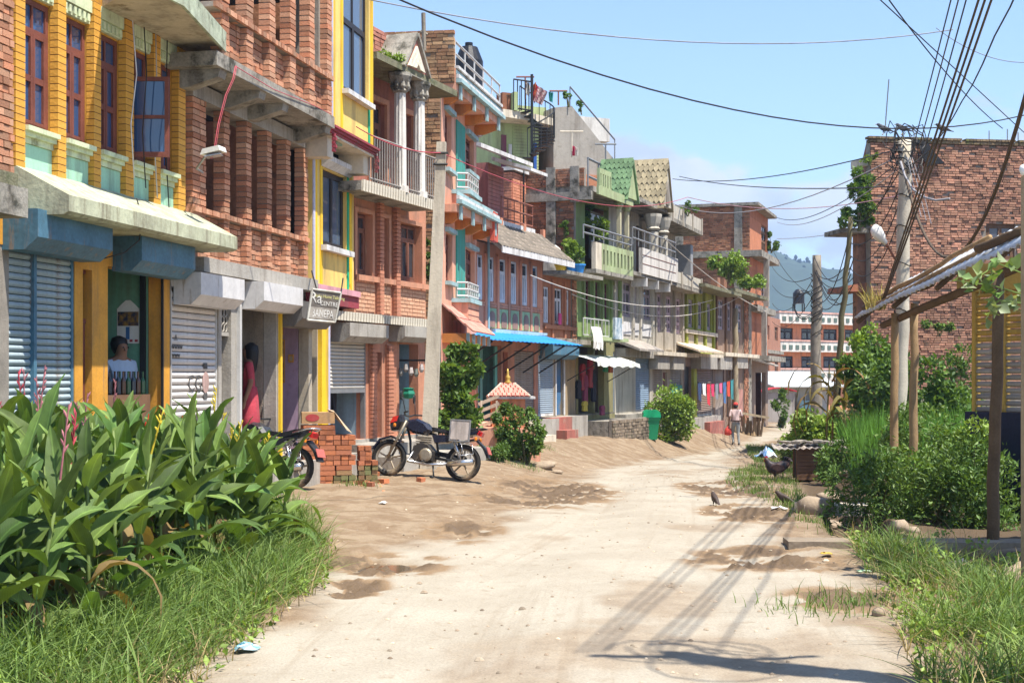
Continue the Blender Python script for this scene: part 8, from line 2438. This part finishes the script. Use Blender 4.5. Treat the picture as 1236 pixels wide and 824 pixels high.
    pr('side_panel', paint, [(wb - .72, .72), (wb - .78, .58), (wb - 1.0, .60), (wb - 1.18, .73)], .12, .85)
    pr('tail_panel', paint, [(wb - 1.16, .74), (wb - 1.20, .70), (wb - 1.48, .76), (wb - 1.52, .82), (wb - 1.42, .80)], .10, .9)
    pr('tail_lamp', mat('tail_red', (.55, .02, .02), .25), [(wb - 1.48, .76), (wb - 1.56, .73), (wb - 1.58, .80), (wb - 1.51, .83)], .075, .9)
    pr('rear_fender', mat('bar_black', (0, 0, 0)), [(.05, .64), (-.20, .70), (-.36, .56), (-.44, .40), (-.41, .39), (-.33, .54), (-.19, .67), (.05, .61)], .07, 1)
    pr('number_plate', mat('plate_red', (.40, .10, .08), .6), [(-.40, .58), (-.45, .46), (-.44, .455), (-.39, .575)], .09, 1)
    en = pr('engine', blkp, [(.48, .28), (.46, .44), (.58, .56), (.70, .60), (.84, .52), (.88, .36), (.80, .26)], .13, .85)
    for k in range(5): MB().box(.60, .80, -.12, .12, .52 + .035 * k, .535 + .035 * k).build('cooling_fin', alloy, en)
    MB().lathe([(.02, 0), (.10, .005), (.11, .03), (.08, .05)], n=16, xf=Matrix.Translation((.60, -.125, .38)) @ Matrix.Rotation(R(90), 4, 'X')).build('crankcase_cover', alloy, en)
    MB().lathe([(.02, 0), (.10, .005), (.11, .03), (.08, .05)], n=16, xf=Matrix.Translation((.60, .125, .38)) @ Matrix.Rotation(R(-90), 4, 'X')).build('crankcase_cover', alloy, en)
    tb('frame', mat('bar_black', (0, 0, 0)), ([(wb - .24, 0, .92), (wb - .34, 0, .60), (.90, 0, .34), (.5, 0, .24)], .022), ([(wb - .30, 0, .80), (.5, 0, .72), (.42, 0, .36)], .022), ([(.45, .1, .70), (-.1, .1, .74)], .016), ([(.45, -.1, .70), (-.1, -.1, .74)], .016))
    for sy in (-.11, .11):
        tb('swing_arm', mat('bar_black', (0, 0, 0)), ([(.45, sy * .8, .34), (0, sy, .30)], .022))
        tb('shock_absorber', chrome, ([(.02, sy, .34), (.16, sy, .68)], .025))
    tb('exhaust', chrome, ([(.82, .12, .42), (.90, .15, .26), (.55, .16, .22), (.2, .17, .26)], .022), ([(.2, .17, .26), (-.22, .18, .32)], .05))
    pr('chain_guard', mat('bar_black', (0, 0, 0)), [(.50, .40), (.45, .46), (-.02, .40), (-.06, .34), (.02, .32), (.45, .38)], .012, 1).location.y = -.09
    tb('side_stand', mat('bar_black', (0, 0, 0)), ([(.48, .10, .26), (.40, .24, .03)], .014), ([(.40, .24, .03), (.46, .25, .02)], .018))
    tb('foot_peg', mat('bar_black', (0, 0, 0)), ([(.62, -.26, .27), (.62, .26, .27)], .015))
    tb('grab_rail', chrome if not full else mat('bar_black', (0, 0, 0)), ([(.02, .13, .80), (-.25, .13, .86), (-.34, .06, .87), (-.34, -.06, .87), (-.25, -.13, .86), (.02, -.13, .80)], .013))
    tb('leg_guard', chrome, ([(.10, .17, .62), (-.18, .19, .60), (-.22, .19, .44), (.02, .19, .40), (.12, .17, .52)], .009), ([(.0, .19, .60), (-.05, .19, .41)], .006))
    return t
bluem = mat('dark_blue_paint', (.010, .012, .028), .25, .15, 3, 20, 0, spec=.6)
def gpt(px, Y):
    x_ = (px - CX) * Y / F; return (x_, Y, gh(x_, Y))
m1 = motorcycle('parked_motorcycle', 'dusty dark blue motorcycle parked on its stand before the brick house', gpt(557, 23.0), gpt(463, 23.35), R(7), bluem)
# tin carrier box on the seat
cbx = thing('carrier_box', 'square white board strapped to the back of the parked motorcycle', 'board', (0, 0, 0))
cbx.location = m1.location; cbx.rotation_euler = m1.rotation_euler
MB().box(-.10, .20, .14, .17, .66, .96).build('panel', mat('dirty_white_board', (.52, .46, .42), .7, .25, 5, 30, .1, dirt=(.3, .24, .2), dirt_amt=.3), cbx)
b = MB(); b.box(-.12, .22, .135, .175, .965, .985).box(-.12, -.105, .135, .175, .64, .962).box(.205, .22, .135, .175, .64, .962).box(-.12, .22, .135, .175, .63, .645)
b.build('rim', m_steel(), cbx)
m2 = motorcycle('parked_motorcycle', 'black motorcycle half hidden behind the canna leaves', gpt(357, 20.6), gpt(275, 21.3), R(7), mat('grey_black_paint', (.03, .032, .036), .25, .15, bump=0, spec=.6), full=False)

# brick stack with sacks
bx, by = (400 - CX) * 22.0 / F, 22.0
bs = thing('brick_stack', 'stack of new orange bricks topped with a torn carton', 'brick stack', (bx, by, gh(bx, by) - .03), R(14))
me = brick_mesh(mat('new_brick', (.50, .17, .07), .85, .25, 6, 50, .4, isl=.3, col2=(.40, .15, .08), dirt=(.5, .36, .24), dirt_amt=.15))
me2 = brick_mesh(mat('mossy_brick', (.30, .16, .08), .9, .3, 6, 50, .4, isl=.3, col2=(.16, .17, .07)))
for L_ in range(12):
    zz = .035 + L_ * .077
    if (L_ // 2) % 2 == 0:      # headers upright in pairs, seen end-on
        for i in range(7):
            for j in range(2):
                if L_ > 9 and i > 4: continue
                link('brick', me if L_ > 2 or i < 4 else me2, bs, (-.40 + i * .115 + rnd(-.006, .006), -.13 + j * .25 + rnd(-.01, .01), zz), (0, 0, rnd(-.03, .03)), (.105, .235, .068))
    else:
        for i in range(3):
            for j in range(4):
                if L_ > 9 and i > 1: continue
                link('brick', me if L_ > 2 or i < 2 else me2, bs, (-.34 + i * .25 + rnd(-.01, .01), -.20 + j * .115, zz), (0, 0, rnd(-.03, .03)), (.238, .105, .068))
for L_ in range(8):             # lower wing on the right
    for i in range(3 if L_ < 5 else 2):
        link('brick', me2 if L_ < 4 else me, bs, (.44 + i * .10 + rnd(-.01, .01), -.12 + rnd(-.02, .02), .035 + L_ * .075), (0, rnd(-.05, .05), rnd(-.08, .08)), (.09, .235, .068))
cart = thing('cardboard_carton', 'flattened brown carton with red print lying on the brick stack', 'carton', (bx - .08, by, bs.location.z + .945), R(10))
cm_ = mat('cardboard', (.42, .25, .12), .85, .2, 4, 30, .2, dirt=(.5, .38, .24), dirt_amt=.2)
MB().box(-.38, .12, -.24, .2, 0, .17).build('body', cm_, cart)
MB().add([(.12, -.25, .17), (.30, -.29, -.10), (.40, -.1, -.16), (.34, .2, -.08), (.12, .2, .19), (.0, -.02, .22)], [(0, 1, 5), (1, 2, 3), (1, 3, 5), (3, 4, 5)]).build('flap', mat('pale_sack', (.52, .38, .24), .9, .25, 5), cart)
MB().lathe([(.07, 0), (.07, .002)], n=16, xf=Matrix.Translation((-.22, -.243, .09)) @ Matrix.Rotation(R(90), 4, 'X') @ Matrix.Diagonal((1.5, .8, 1, 1))).build('printed_mark', mat('print_red', (.4, .05, .05)), cart)
k_ = 0
for (px, py, lab) in ((450, 578, 'loose brick on the ground nearest the stack'), (462, 585, 'loose brick lying flat past the stack'), (438, 588, 'broken brick against the foot of the stack'), (508, 583, 'single brick chip out in the dirt'), (447, 590, 'half brick in the rubble by the stack')):
    x_, y_ = gp(px, py, .05); tag(link('loose_brick', me, None, (x_, y_, gh(x_, y_) + .03), (rnd(-.1, .1), rnd(-.1, .1), rnd(0, 3)), (.2 if k_ < 3 else .1, .105, .07)), lab, 'brick', 'loose bricks'); k_ += 1
b = MB()
for k in range(60):
    x_, y_ = gp(446 + random.gauss(0, 10), 584 + random.gauss(0, 4), .05); s_ = rnd(.012, .035)
    b.lathe([(s_ * .4, -s_ * .5), (s_, 0), (s_ * .5, s_ * .6)], (x_, y_, gh(x_, y_)), 5)
b.build('brick_rubble', mat('rubble_orange', (.48, .20, .10), .9, .3, isl=.3), kind='stuff', label='crushed orange brick rubble beside the brick stack')

# shrine
sY = 30.3; sX = (612 - CX) * sY / F; sz = gh(sX, sY)
sh_ = thing('roadside_shrine', 'small salmon shrine with red tiled hip roof and gold finial', 'shrine', (sX, sY, sz), R(4))
sh_.scale = (.8, .8, 1)
z1s = at(0, 516, sY).z - sz; z2s = at(0, 481, sY).z - sz; z3s = at(0, 463, sY).z - sz
MB().box(-.75, .85, -.5, .6, -.3, z1s).build('base', sal, sh_)
MB().box(-.42, .46, -.36, .4, z1s, z2s).build('wall', mat('shrine_salmon', (.62, .25, .13), .85, .12), sh_)
MB().box(-.52, .72, -.46, .5, z2s + .001, z2s + .05).build('eave', wht, sh_)
rm = MB().add([(-.54, -.48, z2s + .051), (.58, -.48, z2s + .051), (.58, .52, z2s + .051), (-.54, .52, z2s + .051), (-.16, -.02, z3s), (.20, -.02, z3s), (.20, .06, z3s), (-.16, .06, z3s)], [(0, 1, 5, 4), (1, 2, 6, 5), (2, 3, 7, 6), (3, 0, 4, 7), (4, 5, 6, 7), (3, 2, 1, 0)]).build('roof', mat('shrine_red', (.50, .16, .12), .8), sh_)
tm = mat('shrine_tile', (.62, .24, .18), .7, .2, isl=.2)
for j in range(5):
    t_ = (j + .5) / 5; hw = lerp(.56, .2, t_); n = max(3, int(hw * 2 / .11)); sl_ = math.atan2(z3s - z2s - .05, .46)
    me = MB().box(-.045, .045, -.055, .055, 0, .02).mesh('tile', tm)
    for i in range(n): link('tile', me, rm, (.02 - hw + (i + .5) * 2 * hw / n, lerp(-.48, -.02, t_), lerp(z2s + .06, z3s, t_) + .004), (sl_, 0, 0))
for s_ in ((-.54, -.48, -.16, -.02), (.58, -.48, .20, -.02)): MB().tube([(s_[0], s_[1], z2s + .06), (s_[2], s_[3], z3s + .01)], .022, 6).build('hip_ridge', orn, sh_)
MB().lathe([(.09, 0), (.10, .04), (.05, .07), (.07, .11), (.07, .15), (.03, .19), (.035, .23), (.012, .32)], (.02, .02, z3s), 10).build('finial', mat('finial_gold', (.55, .36, .08), .4, .15, metal=.4), sh_, smooth=True)
fn = thing('wooden_ladder_fence', 'short slanted wooden fence beside the shrine', 'fence', at(581, 515, 29.8))
for k in range(2): MB().tube([(.0 + .32 * k, 0, -.2), (.0 + .32 * k, 0, .55)], .025, 5).build('post', m_cream(), fn)
for k in range(4): MB().box(-.05, .42, -.02, .02, 0, .07, Matrix.Translation((0, 0, -.02 + .16 * k)) @ Matrix.Rotation(R(-22), 4, 'Y')).build('rail', mat('pale_timber2', (.50, .40, .30), .8, .2), fn)
# steps
for k in range(3):
    x0 = (658 - CX) * 36.5 / F; zz = gh(x0, 36.5)
st = thing('stone_steps', 'pale stone steps up to the low brick house', 'steps', (x0, 36.0, zz), R(62))
for k in range(3): MB().box(-.6, .6, .30 * k, 1.4, -.3 if k == 0 else .17 * k, .17 * (k + 1) - .003).build('step', m_cream(), st)

# dustbin, coop, washing line and other small things
bn = thing('green_dustbin', 'green plastic dustbin in front of the big bush', 'dustbin', gpt(786, 45.0))
gpl = mat('bin_green', (.015, .26, .11), .45, .15, dirt=(.2, .25, .15), dirt_amt=.2)
v = []
for z_, w_ in ((0, .17), (.62, .24), (.62, .26), (.70, .27)): v += [(-w_, -w_, z_), (w_, -w_, z_), (w_, w_, z_), (-w_, w_, z_)]
MB().add(v, [(3, 2, 1, 0)] + [(4 * j + i, 4 * j + (i + 1) % 4, 4 * j + 4 + (i + 1) % 4, 4 * j + 4 + i) for j in range(3) for i in range(4)] + [(12, 13, 14, 15)]).build('body', gpl, bn)
MB().prism([(-.285, .702), (.285, .702), (.26, .86), (.18, .93), (-.18, .93), (-.26, .86)], -.28, .28, 'y').build('lid', mat('lid_green', (.01, .34, .14), .4), bn)
cY = 27.4; cX = (980 - CX) * cY / F
cp_ = thing('chicken_coop', 'wooden slat chicken coop covered with tin and planks', 'coop', (cX, cY, gh(cX, cY) - .03), R(-6))
for k in range(9): MB().box(-.32, .42, -.38, -.35, .015 + .068 * k, .075 + .068 * k).build('slat', m_wood(), cp_)
for k in range(9): MB().box(.425, .45, -.38, .4, .015 + .068 * k, .075 + .068 * k).build('slat', m_wood(), cp_)
for sx, sy in ((-.3, -.335), (.40, -.335), (-.3, .36), (.40, .36)): MB().tube([(sx, sy, 0), (sx, sy, .64)], .03, 5).build('post', m_wood(), cp_)
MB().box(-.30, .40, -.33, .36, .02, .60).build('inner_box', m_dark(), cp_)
corrugated('tin_cover', ((-.75, -.5, .60), (.62, -.48, .64), (.62, .5, .68), (-.75, .48, .66)), 12, .016, mat('pale_rusty_tin', (.36, .31, .26), .7, .3, 4, 20, .1, dirt=(.35, .2, .12), dirt_amt=.25), cp_)
for k in range(6): MB().box(-.09, .09, -.35, .35, 0, .035, Matrix.Translation((-.45 + .19 * k, rnd(-.1, .1), .70 + .02 * (k % 2))) @ Matrix.Rotation(rnd(-.5, .5), 4, 'Z')).build('plank', mat('grey_plank', (.34, .29, .23), .85, .3, isl=.3), cp_)
# washing line by the far house
wlx = [at(842, 461, 55), at(886, 457, 62)]
cable(wlx[0], wlx[1], .12, .012, blk, 'washing line strung before the brown house', None, name='washing_line')
cl_ = [('navy', (.03, .05, .12)), ('white', (.68, .66, .66)), ('red', (.60, .03, .05)), ('crimson', (.55, .02, .10)), ('grey', (.20, .22, .26)), ('rose', (.60, .10, .20)), ('blue', (.06, .16, .36)), ('scarlet', (.62, .06, .03)), ('teal', (.03, .22, .24))]
for k, (n_, c_) in enumerate(cl_):
    t0_, t1_ = (k + .08) / 9, (k + .9) / 9
    a_ = wlx[0].lerp(wlx[1], t0_); b_ = wlx[0].lerp(wlx[1], t1_); hh = (.75, .5, .9, .55, .7, .45, .95, .7, .9)[k]
    a_.z -= .12 * 4 * t0_ * (1 - t0_); b_.z -= .12 * 4 * t1_ * (1 - t1_)
    drape([a_, b_, b_ - Vector((.02, .1, hh)), a_ - Vector((-.02, .1, hh * .9))], mat('wash_' + n_, c_, .9, .2), 'laundry_cloth', '%s garment on the washing line before the brown house' % n_, grp='washing on the line')
# wood heap, rocks, slabs, litter
t = thing('firewood_heap', 'heap of cut timber and planks behind the walking person', 'wood heap', gpt(908, 64.0))
for k in range(12): MB().tube([(-.5 + .08 * k, rnd(-.1, .1), 0), (-.55 + .09 * k + rnd(-.1, .1), .2, rnd(.65, .95))], .06, 6, r1=.05).build('log', mat('cut_log', (.26, .18, .10), .9, .3, isl=.3), t)
MB().box(-.75, .55, -.25, .4, .88, .98, Matrix.Rotation(R(10), 4, 'Y')).build('plank', mat('pale_plank', (.46, .37, .24), .9, .25), t)
def rock(name, lab, px, py, z, s, m_, grp=None, sink=.3, seed=0):
    rs = random.Random(seed * 7 + px); x_, y_ = gp(px, py, z)
    n, k = 9, 5; v = []; q = []
    for j in range(k + 1):
        ph = math.pi * j / k
        for i in range(n):
            a = 2 * math.pi * i / n; r_ = rs.uniform(.82, 1.1)
            v.append((s[0] * math.sin(ph) * math.cos(a) * r_, s[1] * math.sin(ph) * math.sin(a) * r_, s[2] * math.cos(ph) * (1 if j not in (0, k) else .85)))
    for j in range(k):
        for i in range(n): q.append((j * n + i, (j + 1) * n + i, (j + 1) * n + (i + 1) % n, j * n + (i + 1) % n))
    o = MB().add(v, q).build(name, m_, None, smooth=True)
    o.location = (x_, y_, gh(x_, y_) + s[2] * (1 - 2 * sink)); o.rotation_euler = (rs.uniform(-.2, .2), rs.uniform(-.2, .2), rs.uniform(0, 3))
    return tag(o, lab, 'rock', grp)
rk = mat('tan_rock', (.34, .26, .18), .9, .25, 5, 30, .5)
for k, (px, py, z, s, lab) in enumerate(((984, 614, -.02, (.28, .17, .17), 'large pale boulder beside the hen path'), (1005, 585, -.1, (.3, .2, .08), 'flat stone slab stacked below the coop'), (1020, 577, -.1, (.26, .2, .08), 'flat stone lying on another below the coop'), (1000, 595, -.1, (.32, .2, .09), 'mossy stone at the edge of the ditch'), (1061, 742, 0, (.055, .05, .05), 'brown lump of stone on the sandy verge'), (655, 556, 0, (.3, .2, .1), 'flat broken stone beside the shrine bushes'), (672, 557, 0, (.15, .12, .05), 'small stone by the muddy ruts'), (1085, 636, 0, (.13, .12, .09), 'earthy rock under the feathery shrub'), (1102, 641, 0, (.10, .09, .06), 'rounded rock beside the ditch mouth'))):
    rock('rock', lab, px, py, z, s, rk, 'rocks', seed=k)
t = tag(MB().box(-.75, .75, -.22, .22, -.07, .07).build('stone_slab', m_cream(), None), 'pale stone slab bridging the ditch beyond the boulder', 'slab')
x_, y_ = gp(1022, 612, -.02); t.location = (x_ + .1, y_, gz(x_ - .9, y_) + .02); t.rotation_euler = (0, .02, R(6))
t = tag(MB().box(-1.5, 1.6, -.2, .2, -.09, .04).build('stone_slab', mat('earthy_slab', (.24, .19, .135), .95, .35, 3, 30, .5), None), 'long concrete slab bridging the ditch before the shed', 'slab')
x_, y_ = gp(1130, 660, .0); t.location = (x_, y_ - .0, .03); t.rotation_euler = (0, 0, R(-3))
pebb = MB(); 
for k in range(900):
    y_ = 7.2 + 30 * random.random() ** 2; lo, hi = float(interp(y_, ROAD_L)) - 1.5, float(interp(y_, ROAD_R)) + .6
    x_ = rnd(lo, hi); s_ = rnd(.006, .02) * (1 if random.random() < .93 else 1.8)
    pebb.lathe([(s_ * .5, -s_ * .4), (s_, .1 * s_), (s_ * .45, s_ * .6)], (x_, y_, gh(x_, y_)), 5)
pebb.build('gravel', mat('pebble', (.30, .22, .15), .9, .4, isl=.5, col2=(.44, .36, .26)), kind='stuff', label='pebbles and crumbs of earth scattered over the lane')
def litter(name, lab, px, py, z, w, h_, m_, cat='litter'):
    x_, y_ = gp(px, py, z); b = MB(); n = 5; v = []
    for j in range(n + 1):
        for i in range(n + 1): v.append(((i / n - .5) * w + rnd(-.02, .02), (j / n - .5) * w * 1.1 + rnd(-.02, .02), h_ * random.random() * math.sin(math.pi * (i + .5) / (n + 1))))
    q = [(j * (n + 1) + i, j * (n + 1) + i + 1, (j + 1) * (n + 1) + i + 1, (j + 1) * (n + 1) + i) for j in range(n) for i in range(n)]
    o = b.add(v, q).build(name, m_, None); o.location = (x_, y_, gh(x_, y_) + .015)
    md = o.modifiers.new('thick', 'SOLIDIFY'); md.thickness = .004
    return tag(o, lab, cat, 'litter on the ground')
litter('plastic_bag', 'blue and white plastic bag in the grass near the walking person', 924, 549, -.5, .55, .40, mat('blue_white_plastic', (.12, .35, .70), .5, .4, 4, col2=(.62, .68, .74)))
litter('plastic_scrap', 'pale blue wrapper at the edge of the left grass', 298, 784, 0, .14, .05, mat('cyan_plastic', (.12, .42, .55), .5, .2, 8, col2=(.5, .62, .66)))
litter('paper_scrap', 'white paper scrap by the ruts on the left', 462, 611, 0, .10, .03, wht)
litter('paper_scrap', 'yellow paper scrap between the cable shadows', 998, 673, 0, .09, .02, mat('yellow_paper', (.60, .40, .05), .7))
litter('leaf_scrap', 'pale green scrap near the right verge', 1043, 691, 0, .10, .02, mat('pale_green_scrap', (.40, .55, .35), .7))
litter('paper_scrap', 'white scrap in the mud by the brown bird', 940, 618, -.1, .22, .06, wht)
litter('tarp_piece', 'dark grey tarpaulin piece on the dark soil under the shed', 1170, 698, 0, .45, .12, mat('grey_tarp', (.06, .06, .07), .6, .3), 'tarpaulin')
t = pole_('driftwood_log', at(1196, 706, 11.6) + Vector((0, 0, -.03)), at(1240, 684, 12.2), .10, .07, mat('weathered_log', (.30, .23, .15), .9, .3), None, .03)
tag(t, 'weathered split log lying on the soil at the right edge', 'log')
# pots on the low roof
for k, (px, py, c_, lab) in enumerate(((677, 329, (.55, .38, .03), 'yellow flower pot on the low brick roof'), (690, 330, (.03, .20, .55), 'blue flower pot on the low brick roof'), (699, 331, (.04, .24, .60), 'second blue pot at the end of the low brick roof'))):
    p = at(px, py, 40.2); p.z = G.z(670, 334) + .1
    tag(link('flower_pot', MB().lathe([(.11, 0), (.17, .22), (.19, .22), (.19, .26), (.15, .26), (.13, .2)], n=12).mesh('pot', mat('pot_%d' % k, c_, .6, .15)), None, p), lab, 'pot', 'pots on the low roof')
p = at(668, 290, 41.3)
t = tag(MB().lathe([(.2, 0), (.3, .1), (.28, .35), (.2, .5), (.08, .56)], n=10).build('white_sack', mat('sack_white', (.62, .58, .52), .9, .2, 6, 20, .4), None, smooth=True), 'white sack standing against the brick side wall on the low roof', 'sack')
t.location = (p.x, p.y, G.z(670, 334) + .1); t.scale = (1, .8, 1.6)
# iron pole on the roof of the column house
tag(MB().tube([at(512, 62, 29), at(511, 16, 29)], .05, 6).tube([at(507, 38, 29), at(516, 42, 29)], .03, 5).build('roof_post', wm, None), 'dark post standing on the roof behind the small mossy gable', 'post')

# == haze
hz = MB().box(-1500, 3200, -60, 2900, -60, 330).mesh('haze')
hmat = bpy.data.materials.new('haze_air'); hmat.use_nodes = True
hn = hmat.node_tree.nodes; hn.clear()
ho_ = hn.new('ShaderNodeOutputMaterial'); hv = hn.new('ShaderNodeVolumePrincipled')
hv.inputs['Color'].default_value = (.45, .66, 1.0, 1); hv.inputs['Density'].default_value = .00032; hv.inputs['Anisotropy'].default_value = .0
hmat.node_tree.links.new(hv.outputs[0], ho_.inputs['Volume'])
hz.materials.append(hmat)
link('haze', hz, kind='stuff', label='thin blue summer haze filling the valley air')
